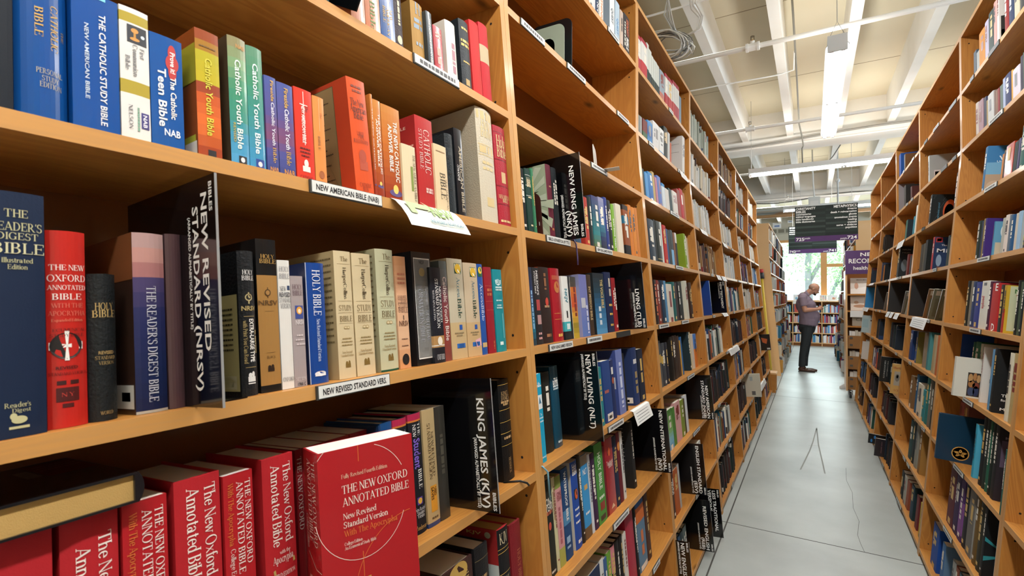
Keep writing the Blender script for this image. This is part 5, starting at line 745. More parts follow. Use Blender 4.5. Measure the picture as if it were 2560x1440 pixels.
S('R', 4, 5, .02, [(630, 648, 180, '3c3a34', {}), (650, 668, 170, '4a4436', {}), (672, 690, 75, '1a1f20', dict(hc=False, side='1b2122', d=.13, h=.245)), (736, 752, 115, 'a8242a', dict(hc=False, side='243a60', d=.14, desc='blue book with a red spine, white lettering and red stamp on cover', sd=[('r', .08, .55, .02, .16, 'b02a2c'), ('r', .16, .47, .05, .13, 'd0c8c4'), ('a', 'The', .24, .5, .9, .08, 'd8dce0'), ('a', 'Mi', .4, .2, .98, .2, 'd8dce0'), ('o', .4, .7, .2, .3, '8aa4c0'), ('r', .3, .95, .88, .98, '6a4a4a')])), (868, 882, 100, '23302c', {}), (884, 900, 110, '2c3a34', {})])
S('R', 4, 3, .02, [(542, 562, 960, '1d3a70', dict(hc=False, side='1d3a70', d=.12, t=[('a', 'p', .15, .3, .8, .4, W_)], desc='navy blue book lettered with a white letter, fourth bay')), (594, 606, 970, '2a4a80', dict(hc=False, side='8a8038', d=.12, sd=[('r', .1, .95, .15, .98, '7d7434')], desc='blue-spined book with a mottled olive-gold cover')), (656, 672, 980, '8a7a66', {}), (690, 704, 975, '3a7a80', dict(side='4a8a8c', d=.12)), (736, 752, 1000, 'a8946e', {}), (754, 770, 1005, 'b0a080', {}), (774, 790, 1005, 'b8602a', dict(hc=False, side='c0682e', d=.1)), (812, 826, 1010, '2f5a4c', {})])
cr(2120, 880, 2.5705)
S('R', 4, 2, .02, [(386, 402, 160, '7a5a34', dict(hc=False, side='7a5a38', d=.12)), (418, 430, 150, '2a5a80', {}), (432, 458, 140, 'cdc4ae', dict(hc=False, h=.23)), (462, 478, 165, '2a8088', dict(h=.21)), (480, 496, 170, '23706e', {}), (498, 512, 180, '6a665a', {}), (514, 528, 185, '3a3a34', {}), (530, 548, 200, '22343c', {})])
S('R', 4, 1, .02, [(380, 396, 450, '2a4a4a', {}), (398, 412, 455, '1f2a2c', {}), (414, 430, 460, '8a8a80', {}), (440, 452, 505, '8a6434', dict(side='9a7238', d=.2, hc=False, desc='tan board-like book seen broadside, fourth bay')), (494, 512, 560, 'c4baa0', {})])
S('R', 4, 0, .02, [(330, 344, 690, '20282a', dict(h=.2)), (346, 360, 700, 'a8a69a', dict(h=.2)), (362, 374, 720, '8a4a34', dict(h=.2)), (388, 404, 770, '1f3a4a', dict(h=.23, side='1f3438', d=.14)), (420, 432, 860, '6a2a2c', dict(h=.22)), (446, 462, 880, 'b8a02a', dict(hc=False, h=.22, side='b8a02a', d=.13, desc='mustard yellow paperback near the floor, fourth bay'))])
# ================= bays beyond on this side: only sparse books, many shelves empty
cr(2120, 240, 3.6)
S('R', 5, 8, .02, [(460, 475, 478, '1d4a94', dict(hc=False, side='1f4f98', d=.16, h=.26)), (505, 515, 520, '3a3a34', dict(hc=False, side='6a4a2a', d=.12))])
S('R', 5, 7, .015, [(444, 458, 795, '4a3a3c', dict(hc=False, side='8a8488', d=.13)), (505, 520, 800, '2a2420', dict(hc=False, side='22201f', d=.15)), (560, 572, 810, '4a2420', {})])
S('R', 5, 6, .02, [(505, 520, 1110, '2a5a4c', dict(hc=False, side='22303a', d=.12)), (570, 580, 1080, '2a8090', {}), (590, 602, 1040, 'd0d4d0', dict(hc=False, h=.26))])
cr(2120, 560, 3.6)
S('R', 5, 5, .015, [(430, 445, 200, '1f2426', dict(hc=False, side='262c30', d=.15, sd=[('a', 'HAUN', .1, .2, .98, .1, 'b0b4b0'), ('a', 'PRID', .2, .2, .98, .08, '9aa0a0'), ('o', .5, .6, .3, .4, '6a7880')], desc='dark grey book with a misty cover under a white slip')), (512, 524, 270, '6a2a24', {}), (540, 552, 280, '1c1e20', {}), (556, 566, 270, 'b8742e', {})])
for b, l, f0, f1, p in [(6, 6, .05, .2, ['8a3a24', '2a2420']), (6, 5, .1, .35, ['c87a2e', '3a4a6a', '1c2226']), (7, 5, .1, .3, DARK), (5, 3, .1, .5, DARK), (5, 2, .4, .7, DARK), (5, 1, .1, .6, DARK), (5, 0, .5, .8, DARK), (6, 3, .25, .5, DARK), (6, 2, .1, .6, MIX), (6, 1, .1, .5, DARK), (6, 0, .1, .6, MIX), (7, 3, .35, .6, LIGHT), (7, 2, .4, .7, LIGHT), (7, 1, .1, .6, BLUE), (7, 0, .1, .5, BROWN)]:
    rnd('R', b, l, p, f0, f1, .19, .25, 91, .02, .015, .03)
for l in range(1, 8):
    rnd('R', 1, l, MIX, .1, .9, .2, .25, 56); rnd('R', 2, l, MIX, .3, .9, .2, .25, 55)
cr(0, 0, 1)
# ---------------------------------------------------------------- the room
def noise_mat(name, a, b, scale, rough, detail=5, bump=0):
    m = mat(name, None, rough); n, l, p = nt(m)
    t = n.new('ShaderNodeTexCoord'); z = n.new('ShaderNodeTexNoise'); z.inputs['Scale'].default_value = scale; z.inputs['Detail'].default_value = detail
    c = n.new('ShaderNodeMix'); c.data_type = 'RGBA'; c.inputs[6].default_value = (*lin(a), 1); c.inputs[7].default_value = (*lin(b), 1)
    r = n.new('ShaderNodeMapRange'); r.inputs[1].default_value = .3; r.inputs[2].default_value = .7
    l.new(t.outputs['Object'], z.inputs['Vector']); l.new(z.outputs['Fac'], r.inputs[0]); l.new(r.outputs[0], c.inputs[0]); l.new(c.outputs[2], p.inputs['Base Color'])
    if bump:
        u = n.new('ShaderNodeBump'); u.inputs['Strength'].default_value = bump; l.new(z.outputs['Fac'], u.inputs['Height']); l.new(u.outputs['Normal'], p.inputs['Normal'])
    return m
FLOORM = noise_mat('polished_concrete', '979d9a', 'b0b7b4', 1.6, .3, 8)
n_, l_, p_ = nt(FLOORM)
rz = n_.new('ShaderNodeTexNoise'); rz.inputs['Scale'].default_value = 3.5; rz.inputs['Detail'].default_value = 6
rr_ = n_.new('ShaderNodeMapRange'); rr_.inputs[3].default_value = .22; rr_.inputs[4].default_value = .5
l_.new(rz.outputs['Fac'], rr_.inputs[0]); l_.new(rr_.outputs[0], p_.inputs['Roughness'])
CREAM = noise_mat('cream_ceiling_paint', 'cdc4a8', 'd8d0b8', .7, .7)
WHITE = noise_mat('white_beam_paint', 'dedad0', 'e8e5de', 2, .55)
WALLM = noise_mat('warm_wall_paint', 'd9bf9a', 'dec6a3', .8, .8)
WALLG = noise_mat('grey_wall_paint', 'b5b0a0', 'bcb7a8', .8, .8)
mat('joint_sealant', '4a4a46', .9)
XL, XR, YB, YF, ZC = -6.5, 7.0, -3.0, 19.4, 4.52
mb = MB(); mb.box(XL, XR, YB, YF, -.12, 0); floor = struct(mb.build('floor', FLOORM))
mb = MB()
for x in (-.52, 5.5, -5.5): mb.box(x-.0045, x+.0045, YB, YF, -.001, .0006)
for y in (3.8, 9.06, 14.3): mb.box(XL, XR, y-.0035, y+.0035, -.001, .0006)
struct(mb.build('floor_joint', MATS['joint_sealant'], floor))
mb = MB(); c1 = [(.26, 5.575), (.245, 5.2), (.27, 4.9), (.255, 4.55), (.275, 4.3), (.25, 4.05), (.258, 3.91), (.27, 3.8)]
for (a, b), (c, d) in zip(c1, c1[1:]): mb.add([(a-.0011, b, .0005), (a+.0011, b, .0005), (c+.0011, d, .0005), (c-.0011, d, .0005)], [(0, 1, 2, 3)])
struct(mb.build('floor_crack', MATS['joint_sealant'], floor))
mat('scuff', '8a8e88', .6); mb = MB()
for pts in ([(.04, 7.1), (.0, 6.4), (-.03, 6.0), (-.1, 5.3)], [(.04, 7.05), (.05, 6.3), (.07, 5.8), (.09, 5.3)], [(-.04, 6.2), (.05, 6.25)]):
    for (a, b), (c, d) in zip(pts, pts[1:]): mb.add([(a-.006, b, .0004), (a+.006, b, .0004), (c+.006, d, .0004), (c-.006, d, .0004)], [(0, 1, 2, 3)])
struct(mb.build('floor_mark', MATS['scuff'], floor))
mb = MB(); mb.box(XL, XR, YB, YF, ZC, ZC+.12); struct(mb.build('ceiling', CREAM))
mb = MB()
for y in (1.2, 2.9, 5.6, 7.6, 10.6, 12.2): mb.box(XL, XR, y-.004, y+.004, ZC-.002, ZC+.001)
struct(mb.build('trim_1', noise_mat('plank_seam', '8a7a62', '9a8a70', 1, .9)))
k = 1
for y0, y1 in ((YB, 8.95), (9.37, 13.82), (14.24, YF)):
    for i in range(-9, 12):
        x = .355+.632*i
        if not XL < x-.08 < XR-.2: continue
        mb = MB(); mb.box(x-.046, x+.046, y0, y1, 4.1, ZC)
        struct(mb.build(f'beam_{k}', WHITE)); k += 1
for y in (8.95, 13.82):
    mb = MB(); mb.box(XL, XR, y, y+.42, 3.98, ZC); struct(mb.build(f'beam_{k}', WHITE)); k += 1
    mb = MB(); mb.box(XL, XR, y-.05, y, 4.0, 4.1); struct(mb.build(f'beam_{k}', WHITE)); k += 1
def wall(name, horiz, c, a0, a1, z0, z1, holes, m):
    """wall with rectangular openings (a0, a1, z0, z1)"""
    mb = MB(); zs = sorted({z0, z1} | {h[2] for h in holes} | {h[3] for h in holes}); as_ = sorted({a0, a1} | {h[0] for h in holes} | {h[1] for h in holes})
    for p, q in zip(as_, as_[1:]):
        for u, v in zip(zs, zs[1:]):
            if any(h[0] <= (p+q)/2 <= h[1] and h[2] <= (u+v)/2 <= h[3] for h in holes): continue
            if horiz: mb.box(p, q, c[0], c[1], u, v)
            else: mb.box(c[0], c[1], p, q, u, v)
    return struct(mb.build(name, m))
wall('wall_left', 0, (XL-.15, XL), YB, YF, 0, ZC, [], WALLM)
wall('wall_back', 1, (YB-.15, YB), XL, XR, 0, ZC, [], WALLM)
SIDEW = [(-1.5, 6, 1.4, 3.9), (10.2, 16.8, 1.4, 3.9)]
wall('wall_right', 0, (XR, XR+.15), YB, YF, 0, ZC, SIDEW, WALLM)
ENDW = (-2.6, 3.2, 1.40, 3.52)
wall('wall_front', 1, (YF, YF+.2), XL, XR, 0, ZC, [ENDW], WALLG)
mb = MB(); mb.box(1.15, XR, YF-.02, YF-.004, 3.52, 3.95); mb.box(1.15, XR, YF-.02, YF-.004, 0, 1.4); struct(mb.build('trim_2', WALLM))
GLASS = mat('window_glass', 'ffffff', 0, trans=1, spec=.5)
n_, l_, p_ = nt(GLASS); p_.inputs['IOR'].default_value = 1.0; p_.inputs['Specular IOR Level'].default_value = .5
def window(n, horiz, c, a0, a1, z0, z1, posts, rails):
    mb = MB(); T = .07
    def bx(p, q, u, v, th=T):
        if horiz: mb.box(p, q, c-th, c+th, u, v)
        else: mb.box(c-th, c+th, p, q, u, v)
    for p in (a0, a1-.08): bx(p, p+.08, z0, z1)
    bx(a0, a1, z0, z0+.08); bx(a0, a1, z1-.08, z1)
    for p, w in posts: bx(p-w/2, p+w/2, z0, z1, .09)
    for r, w, p, q in rails: bx(p, q, r-w/2, r+w/2, .06)
    f = struct(mb.build(f'window_{n}', WFRAME))
    mb = MB()
    if horiz: mb.box(a0, a1, c-.004, c+.004, z0, z1)
    else: mb.box(c-.004, c+.004, a0, a1, z0, z1)
    struct(mb.build('window_pane', GLASS, f))
window(1, 1, YF+.08, *ENDW, [(.34, .17), (1.35, .15), (2.4, .1), (-1.4, .15)], [(2.63, .1, .34, 3.2), (2.63, .1, -2.6, -1.4)])
window(2, 0, XR+.08, *SIDEW[0], [(1, .12), (3.5, .12)], [(2.7, .1, -1.5, 6)])
window(3, 0, XR+.08, *SIDEW[1], [(12.4, .12), (14.6, .12)], [(2.7, .1, 10.2, 16.8)])
# vent grille high on the end wall, pale notices
mb = MB(); mb.box(-1.5, -.55, YF-.03, YF-.005, 3.74, 3.94, 'a9a596')
for i in range(4): mb.box(-1.44+i*.23, -1.26+i*.23, YF-.035, YF-.03, 3.78, 3.9, '6f6c60')
tag(mb.build('vent_grille', PAINT), 'beige vent grille with four dark slots high on the end wall', 'vent')
for (x, z, w, h), lb in (((-.62, 4.15, .16, .1), 'small white notice high on the end wall above the window'), ((-1.02, 4.02, .26, .24), 'square white notice high on the end wall above the vent')):
    mb = MB(); mb.box(x-w/2, x+w/2, YF-.012, YF-.002, z-h/2, z+h/2, 'e4e6e8'); mb.box(x-w*.3, x+w*.3, YF-.014, YF-.012, z-h*.12, z+h*.12, '6f86b8'); tag(mb.build('notice', PAINT), lb, 'notice')

# ---------------------------------------------------------------- pipes, duct, cables
PW = (.84, .82, .77)
def pipe(y, z, r, label, heads):
    root = empty('sprinkler_pipe', (0, y, z)); tag(root, label, 'pipe', 'sprinkler pipes under the ceiling')
    mb = MB(); mb.tube([(XL+.01, 0, 0), (XR-.01, 0, 0)], r, 12, PW); mb.build('pipe', PAINT, root, smooth=True)
    for x in heads:
        mb = MB(); mb.tube([(x-.05, 0, 0), (x+.05, 0, 0)], r*1.55, 12, PW); mb.tube([(x-.055, 0, 0), (x-.035, 0, 0)], r*1.8, 12, PW); mb.tube([(x+.035, 0, 0), (x+.055, 0, 0)], r*1.8, 12, PW)
        mb.tube([(x, 0, 0), (x, 0, r*2.4)], r*.9, 10, PW); o = mb.build('coupling', PAINT, root)
        mb = MB(); mb.tube([(x, 0, r*2.4), (x, 0, r*3)], .009, 8, 'b0894a'); mb.tube([(x-.012, 0, r*3), (x-.012, 0, r*4.4)], .004, 6, '6a5a3a'); mb.tube([(x+.012, 0, r*3), (x+.012, 0, r*4.4)], .004, 6, '6a5a3a'); mb.tube([(x, 0, r*4.4), (x, 0, r*4.55)], .018, 10, '6a5a3a')
        mb.build('sprinkler_head', METALP, root)
pipe(4.88, 3.8, .021, 'white sprinkler pipe crossing above the first cable coil', [-.44])
pipe(7.26, 3.8, .021, 'white sprinkler pipe crossing behind the lengthwise tube lamp', [-.69])
pipe(9.95, 3.8, .021, 'white sprinkler pipe crossing just above the crosswise tube lamp', [-.4])
pipe(12.9, 3.8, .019, 'white sprinkler pipe crossing behind the hanging directory signs', [-.45])
def cable(name, pts, r, col, label, cat='cable'):
    mb = MB(); mb.tube(pts, r, 6, col); return tag(mb.build(name, PAINT, smooth=True), label, cat)
cable('conduit', [(XL+.02, 4.4, 4.07), (XR-.02, 4.4, 4.07)], .009, PW, 'thin white conduit under the beams above the first sprinkler pipe', 'conduit')
cable('conduit', [(-1.6, 6.3, 4.085), (-.95, 6.3, 4.08), (-.3, 6.35, 4.085), (-.16, 6.38, 4.12), (-.15, 6.2, 4.25)], .008, PW, 'thin white conduit curving up beside the second beam', 'conduit')
cable('cable', [(-.15, 5.4, 4.5), (-.14, 5.45, 4.3), (-.14, 6.8, 4.2), (-.15, 8.5, 4.15), (-.12, 8.84, 4.06), (-.1, 8.84, 3.9), (-.12, 9.0, 3.9), (-.12, 9.4, 3.75)], .011, '7d7a70', 'grey cable running down the second beam to the girder')
cable('cable', [(x, 8.86-.005*math.sin(x*3), 4.03+.03*math.sin(x*1.7)) for x in [XL+.1+i*.4 for i in range(33)]], .016, '8d8a82', 'grey cable bundle along the first girder')
cable('cable', [(x, 13.76, 3.93+.06*math.sin(x*2.2)) for x in [-4+i*.3 for i in range(30)]], .014, '6f6d66', 'sagging dark cable along the second girder')
cable('cable', [(.4, 9.42, 3.99), (.3, 9.3, 3.8), (.2, 8.9, 3.6), (.17, 8.3, 3.46)], .008, '6a6a66', 'looped flex feeding the crosswise tube lamp')
root = empty('air_duct', (0, 14.9, 3.86)); tag(root, 'silver foil-wrapped duct crossing beyond the second girder', 'duct')
FOIL = mat('silver_foil', 'c9ccce', .25, .9); n_, l_, p_ = nt(FOIL); zz = n_.new('ShaderNodeTexNoise'); zz.inputs['Scale'].default_value = 14; bb = n_.new('ShaderNodeBump'); bb.inputs['Strength'].default_value = .8; l_.new(zz.outputs['Fac'], bb.inputs['Height']); l_.new(bb.outputs['Normal'], p_.inputs['Normal'])
mb = MB(); mb.tube([(XL+.05, 0, 0), (XR-.05, 0, 0)], .11, 16); mb.build('duct_tube', FOIL, root, smooth=True)
mb = MB(); mb.tube([(XL+.05, .02, -.13), (XR-.05, .02, -.13)], .05, 10, 'c49a6c'); mb.build('lower_pipe', PAINT, root, smooth=True)
# hanging coil of white cable above the cases
root = empty('cable_coil', (-.83, 3.45, 3.3)); tag(root, 'coil of white and grey cable hanging from the ceiling above the bible cases', 'cable coil')
mb = MB(); rr = random.Random(4)
for i in range(16):
    cx, cz, rx, rz_ = rr.uniform(-.03, .02), rr.uniform(-.02, .02), rr.uniform(.10, .15), rr.uniform(.065, .10); ph = rr.uniform(0, 6)
    pts = [(cx+rx*math.cos(2*PI*t/22), .02*math.sin(2*PI*t/22+ph)+rr.uniform(-.012, .012)+(i-8)*.004, cz+rz_*math.sin(2*PI*t/22)-.03*math.cos(2*PI*t/22)) for t in range(23)]
    mb.tube(pts, .0042, 5, rr.choice(('cfd0cc', 'b9bab6', '8f908e', '6f706e', 'd8d8d4')), cap=False)
mb.build('coiled_loops', PAINT, root, smooth=True)
mb = MB()
for i in range(7):
    x = .05+.006*(i % 4); mb.tube([(.06+.01*i % .03, .01*(i % 3), .02), (.03-.01*i, .02*(i % 2), .15+.01*i), (-.04+.012*i, 0, .5), (-.08+.02*i, .1, 1.16)], .004, 5, ('c9cac8', 'b0b1ae', 'd4d4d0')[i % 3])
mb.build('drop_wires', PAINT, root, smooth=True)
mb = MB()
for i in range(3):
    a = .15+.012*i
    mb.tube([(.12+.01*i, 0, .03), (a+.03, .02, .06), (a+.045, .02, .14), (a, .01, .2+.02*i), (a-.02+.03*(i-1), 0, .5), (a-.03+.02*i, .05, 1.16)], .0055, 6, 'd6d6d2')
mb.tube([(.12, 0, .0), (.17, 0, -.06), (.16, 0, -.11), (.13, 0, -.05)], .0055, 6, 'd6d6d2')
mb.build('white_cord', PAINT, root, smooth=True)

# ---------------------------------------------------------------- fluorescent lamps
TUBE = mat('lit_tube', 'ffffff', .4, emit='f7fbff', es=8)
def lamp(x, y, z, L, along_y, label, wires=True, watts=26):
    root = empty('fluorescent_lamp', Matrix.Translation((x, y, z)) @ Matrix.Rotation(0 if along_y else -PI/2, 4, 'Z')); tag(root, label, 'ceiling lamp', 'tube lamps over the aisles')
    mb = MB(); mb.box(-.062, .062, 0, L, .03, .085, 'dfe2e2'); mb.prism([(-.062, .03), (-.075, .012), (-.07, .012), (-.055, .03)], 0, L, 'y', 'e2e4e4'); mb.prism([(.062, .03), (.055, .03), (.07, .012), (.075, .012)], 0, L, 'y', 'e2e4e4')
    mb.box(-.062, .062, -.012, 0, -.03, .09, 'd4dade'); mb.box(-.062, .062, L, L+.012, .0, .09, 'd4dade'); mb.build('housing', PAINT, root)
    for sx in (-.036, .036):
        for q in range(2):
            mb = MB(); a = .03+q*L/2; e = a+L/2-.06
            mb.tube([(sx, a, -.002), (sx, e, -.002)], .0165, 8); o = mb.build('tube', TUBE, root, smooth=True)
        for a in (.004, L/2-.012, L-.03): mb = MB(); mb.box(sx-.014, sx+.014, a, a+.024, -.022, .03, 'e6e8e8'); mb.build('socket', PAINT, root)
    if wires:
        mb = MB()
        for yy in (.02, L-.02): mb.tube([(-.05, yy, .085), (0, yy, .2), (.05, yy, .085)], .0025, 5, '8a8a88'); mb.tube([(0, yy, .2), (0, yy, ZC-z-.001 if along_y else ZC-z-.001)], .003, 5, 'a8a6a0')
        mb.build('hanger_wire', METALP, root)
    d = bpy.data.lights.new('tube_light', 'AREA'); d.shape = 'RECTANGLE'; d.size = .12; d.size_y = L-.1; d.energy = watts; d.color = (1, .985, .95); d.spread = PI
    o = bpy.data.objects.new('tube_light', d); COL.objects.link(o); o.parent = root; o.location = (0, L/2, -.03)
    d = bpy.data.lights.new('tube_light', 'AREA'); d.shape = 'RECTANGLE'; d.size = .16; d.size_y = L-.1; d.energy = watts*.3+5; d.color = (1, .97, .92)
    o = bpy.data.objects.new('tube_light', d); COL.objects.link(o); o.parent = root; o.location = (0, L/2, .1); o.rotation_euler = (PI, 0, 0)
lamp(.17, 4.32, 3.4, 2.36, True, 'lit double tube lamp hanging lengthwise over the aisle', watts=13)
lamp(-.79, 8.25, 3.4, 2.36, False, 'lit double tube lamp hung crosswise behind the first one')
lamp(.17, -1.25, 3.4, 2.36, True, 'lit double tube lamp over the aisle above the camera', watts=46)
lamp(.17, 1.15, 3.4, 2.36, True, 'unseen double tube lamp added to brighten the aisle just ahead of the camera', watts=20)  # unseen lamp, added to brighten the panels that face the camera
lamp(1.7, 8.25, 3.4, 2.36, False, 'lit tube lamp continuing the crosswise row over the next aisle')
lamp(-.5, 12.0, 3.4, 2.36, False, 'lit double tube lamp hung crosswise above the second directory sign')
lamp(-2.7, 1.0, 3.4, 2.36, True, 'lit double tube lamp over the aisle behind the bible cases', watts=40)
lamp(-2.7, 5.0, 3.4, 2.36, True, 'lit double tube lamp over the far half of the aisle behind the bible cases', watts=40)
lamp(3.0, 3.0, 3.4, 2.36, True, 'lit double tube lamp over the aisle behind the metaphysics cases', watts=40)
lamp(.1, 15.2, 3.4, 2.36, False, 'lit double tube lamp hung crosswise near the end window')

# ---------------------------------------------------------------- hanging directory signs
SIGNB = attr_mat('matt_sign_board', .6, 0, 0, 300, .2)
def dirsign(x0, x1, y, z0, z1, label, items, num, prp):
    root = empty('directory_sign', ((x0+x1)/2, y, z0)); tag(root, label, 'sign', 'hanging directory signs'); w, h = x1-x0, z1-z0
    mb = MB(); mb.box(-w/2, w/2, 0, .03, .085, h, '1d2422'); nrow = 11
    mb.box(-w/2, w/2, -.001, .031, 0, .085, '4a2f5c')
    mb.build('panel', SIGNB, root)
    mb = MB()
    for i in range(nrow):
        for q in (0, 1):
            if (i*7+q*3) % 5 < 3: mb.box(-w/2+q*w/2+.004, q*w/2-.004, -.0015, 0, .09+i*(h-.095)/nrow, .085+(i+1)*(h-.095)/nrow-.006, ('222d29', '2e3a36')[(i+q) % 2])
    mb.build('slat', SIGNB, root)
    mb = MB(); fc = (Vector((-w/2, -.0018, h)), X3, Z3, w, h, 0); decals(mb, fc, items, .0006); split_build(mb, 'lettering', INK, root)
    mb = MB()
    for sx in (-w/2+.08, w/2-.08): mb.tube([(sx, .015, h), (sx, .015, ZC-z0-.001)], .003, 5, 'c8c8c4')
    mb.build('hanging_wire', METALP, root)
A = 'e4e6e4'; P2 = 'd8d8dc'
dirsign(-.24, .635, 9.62, 2.5, 3.085, 'black and purple directory sign numbered 725 and 724 hanging over the aisle end', [('a', 'CHRISTIANITY', .06, .02, .34, .045, A), ('a', 'BIBLES', .145, .02, .18, .045, A), ('a', 'commentaries', .215, .02, .27, .034, A), ('a', 'biblical languages', .285, .02, .34, .034, A), ('a', 'bible handbooks', .36, .02, .31, .034, A), ('a', 'bible dictionaries', .43, .02, .33, .034, A),
 ('a', 'METAPHYSICS', .06, .63, .98, .048, A), ('a', 'dreams', .14, .84, .98, .034, A), ('a', 'death + reincarnation', .215, .58, .98, .034, A), ('a', 'ghosts', .29, .86, .98, .034, A), ('a', 'anomalous events', .365, .64, .98, .034, A), ('a', 'healing', .435, .85, .98, .034, A), ('a', 'crystals', .51, .84, .98, .034, A), ('a', 'auras + chakras', .58, .67, .98, .034, A), ('a', 'psychics', .65, .81, .98, .034, A), ('a', '725', .93, .02, .155, .06, A), ('a', 'purple', .905, .16, .25, .03, P2), ('a', '724', .93, .835, .98, .06, A), ('a', 'purple', .95, .73, .83, .03, P2)], 0, 0)
dirsign(-.425, .445, 12.25, 2.51, 3.09, 'black and purple directory sign numbered 742 and 741 partly behind the first', [('a', 'SPORTS', .06, .02, .2, .045, A), ('a', 'winter', .14, .02, .16, .034, A), ('a', 'martial', .21, .02, .18, .034, A), ('a', 'boating', .28, .02, .18, .034, A), ('a', '742', .93, .02, .155, .06, A), ('a', 'purple', .905, .16, .25, .03, P2), ('a', '741', .93, .835, .98, .06, A), ('a', 'purple', .95, .73, .83, .03, P2)], 0, 0)
mb = MB(); mb.box(-.1, .1, -.06, .06, -.1, .1, 'e6e8e6'); mb.box(-.07, .07, -.062, -.06, -.07, .02, 'f0f0ee'); mb.tube([(0, 0, .1), (-.02, 0, .4), (-.03, 0, 1.098)], .014, 8, 'd0d2d0')
o = mb.build('emergency_light', PAINT, loc=(.05, 11.6, 3.47)); tag(o, 'white box light on a rod just above the front directory sign', 'light fitting')
mb = MB(); mb.tube([(0, 0, 0), (0, 0, 1.398)], .014, 8, 'c4c8c8'); mb.ball((0, 0, .62), .04, 10, 'e0e2e2'); o = mb.build('hanging_rod', PAINT, loc=(.42, 11.0, 3.12)); tag(o, 'white ceiling rod beside the box light', 'rod')
# ---------------------------------------------------------------- bookcases of both aisles
cL = lambda n: f'pine bookcase bay of the bible row, {n}'
LB = ['with the red annotated bibles', 'second bay with an empty high shelf and bookends', 'third bay carrying the low revised English sign', 'fourth bay with the blue volume and its sign', 'fifth bay, counted along the row', 'sixth bay, counted along the row', 'last bay before the cross aisle']
RB = {1: 'unseen first bay, added to block the side daylight', 2: 'second bay, mostly cut off by the frame', 3: 'bay with the sky-blue and pentacle books', 4: 'bay with the star-field cover and slanted magazines', 5: 'bay with white slips under its black magazine shelf', 6: 'next to last bay', 7: 'last bay with a blue-lined shelf'}  # bay one stands unseen, added to keep the side daylight off
STRIPS.update({('L', 1, 6): [(1034, 1148, ''),], ('L', 1, 5): [(775, 955, 'NEW AMERICAN BIBLE (NAB)')], ('L', 1, 4): [(792, 974, 'NEW REVISED STANDARD VERS.')], ('L', 1, 3): [(-60, 10, '')], ('L', 1, 2): [(960, 1040, 'ANNOTATED VERSION (NRSV)')],
 ('L', 2, 7): [(1302, 1362, ''), (1418, 1464, ''), (1543, 1572, '')], ('L', 2, 8): [(1520, 1548, '')], ('L', 2, 6): [(1478, 1518, '')], ('L', 2, 5): [(1366, 1426, 'BIBLES ALPHABETICAL BY TITLE'), (1490, 1531, 'NEW KING JAMES VERSION')], ('L', 2, 4): [(1373, 1432, 'NEW KING JAMES VERSION'), (1468, 1505, ''), (1543, 1576, '#')], ('L', 2, 3): [(1521, 1559, '')], ('L', 2, 2): [(1534, 1572, '')],
 ('L', 3, 4): [(1648, 1672, ''), (1705, 1722, '')], ('L', 3, 3): [(1719, 1736, '')], ('L', 3, 6): [(1676, 1698, '')], ('L', 3, 5): [(1690, 1708, '')],
 ('R', 3, 8): [(2425, 2434, '#'), (2470, 2497, '#')], ('R', 3, 7): [(2472, 2507, '')], ('R', 3, 6): [(2461, 2492, '')], ('R', 3, 5): [(2443, 2474, '')], ('R', 3, 4): [(2424, 2451, '')], ('R', 3, 3): [(2407, 2431, '')], ('R', 3, 2): [(2384, 2408, '')], ('R', 3, 1): [(2358, 2379, '')], ('R', 4, 0): [(2241, 2253, '')],
 ('R', 4, 8): [(2333, 2347, ''), (2310, 2318, '#'), (2372, 2390, '#')], ('R', 4, 7): [(2352, 2367, '#'), (2380, 2390, '#')], ('R', 4, 6): [(2304, 2312, '#')]})
for b in range(1, 8): bookcase('L', b, cL(LB[b-1]), b)
for b in range(1, 8): bookcase('R', b, f'pine bookcase bay of the metaphysics row, {RB[b]}', 20+b)
print('books', make_books(300))

# ---------------------------------------------------------------- tall black section signs standing in the shelves
def sign(side, b, l, bx, by, lines, label, top=True, h=.30, w=.24, prot=.065, rot=0):
    M = frame(side, l); lx = solve_x(M, bx, -prot, BT); s = 1
    root = empty('section_sign', M @ Matrix.Translation((lx, 0, BT+.0006))); tag(root, label, 'sign', 'black section signs in the bible row')
    mb = MB(); mb.box(-.0015, .0015, -prot, -prot+w, 0, h, '0c0c0e'); mb.box(-.0016, .0016, -prot-.0006, -prot, 0, h, '8f9090'); mb.box(.0015, .07, 0, .14, 0, .0015, '0c0c0e')
    mb.build('panel', SIGNM, root)
    mb = MB(); decals(mb, (Vector((-.0015, -prot+w, h)), -Y3, Z3, w, h, 0), lines, .0004); split_build(mb, 'lettering', INK, root)
T = 'e9e9e6'
def sl(rows): # rows of (words, centre from the outer edge in metres, v0, v1, cap in metres)
    return [('d', s, 1-u/.24, v0, v1, c/.24, T) for s, u, v0, v1, c in rows]
AR = '(ARRANGED ALPHABETICALLY BY TITLE)'
sign('L', 1, 4, 560, 1033, sl([('BIBLES', .010, .03, .16, .0075), ('NEW REVISED', .026, .07, .76, .0145), ('STANDARD (NRSV)', .048, .12, .93, .0145), (AR, .064, .16, .66, .006)]), 'tall black sign reading New Revised Standard on the fifth shelf up')
sign('L', 1, 3, 1250, 1290, sl([('KING JAMES (KJV)', .032, .15, .97, .020), (AR, .052, .45, .975, .009), ('BIBLES', .010, .85, .985, .009)]), 'tall black sign reading King James')
sign('L', 2, 5, 1465.6, 593, sl([('NEW KING JAMES', .034, .14, .96, .018), ('(NKJV)', .056, .66, .96, .018), (AR, .076, .46, .97, .009), ('BIBLES', .010, .84, .985, .009)]), 'black sign reading New King James on the sixth shelf up')
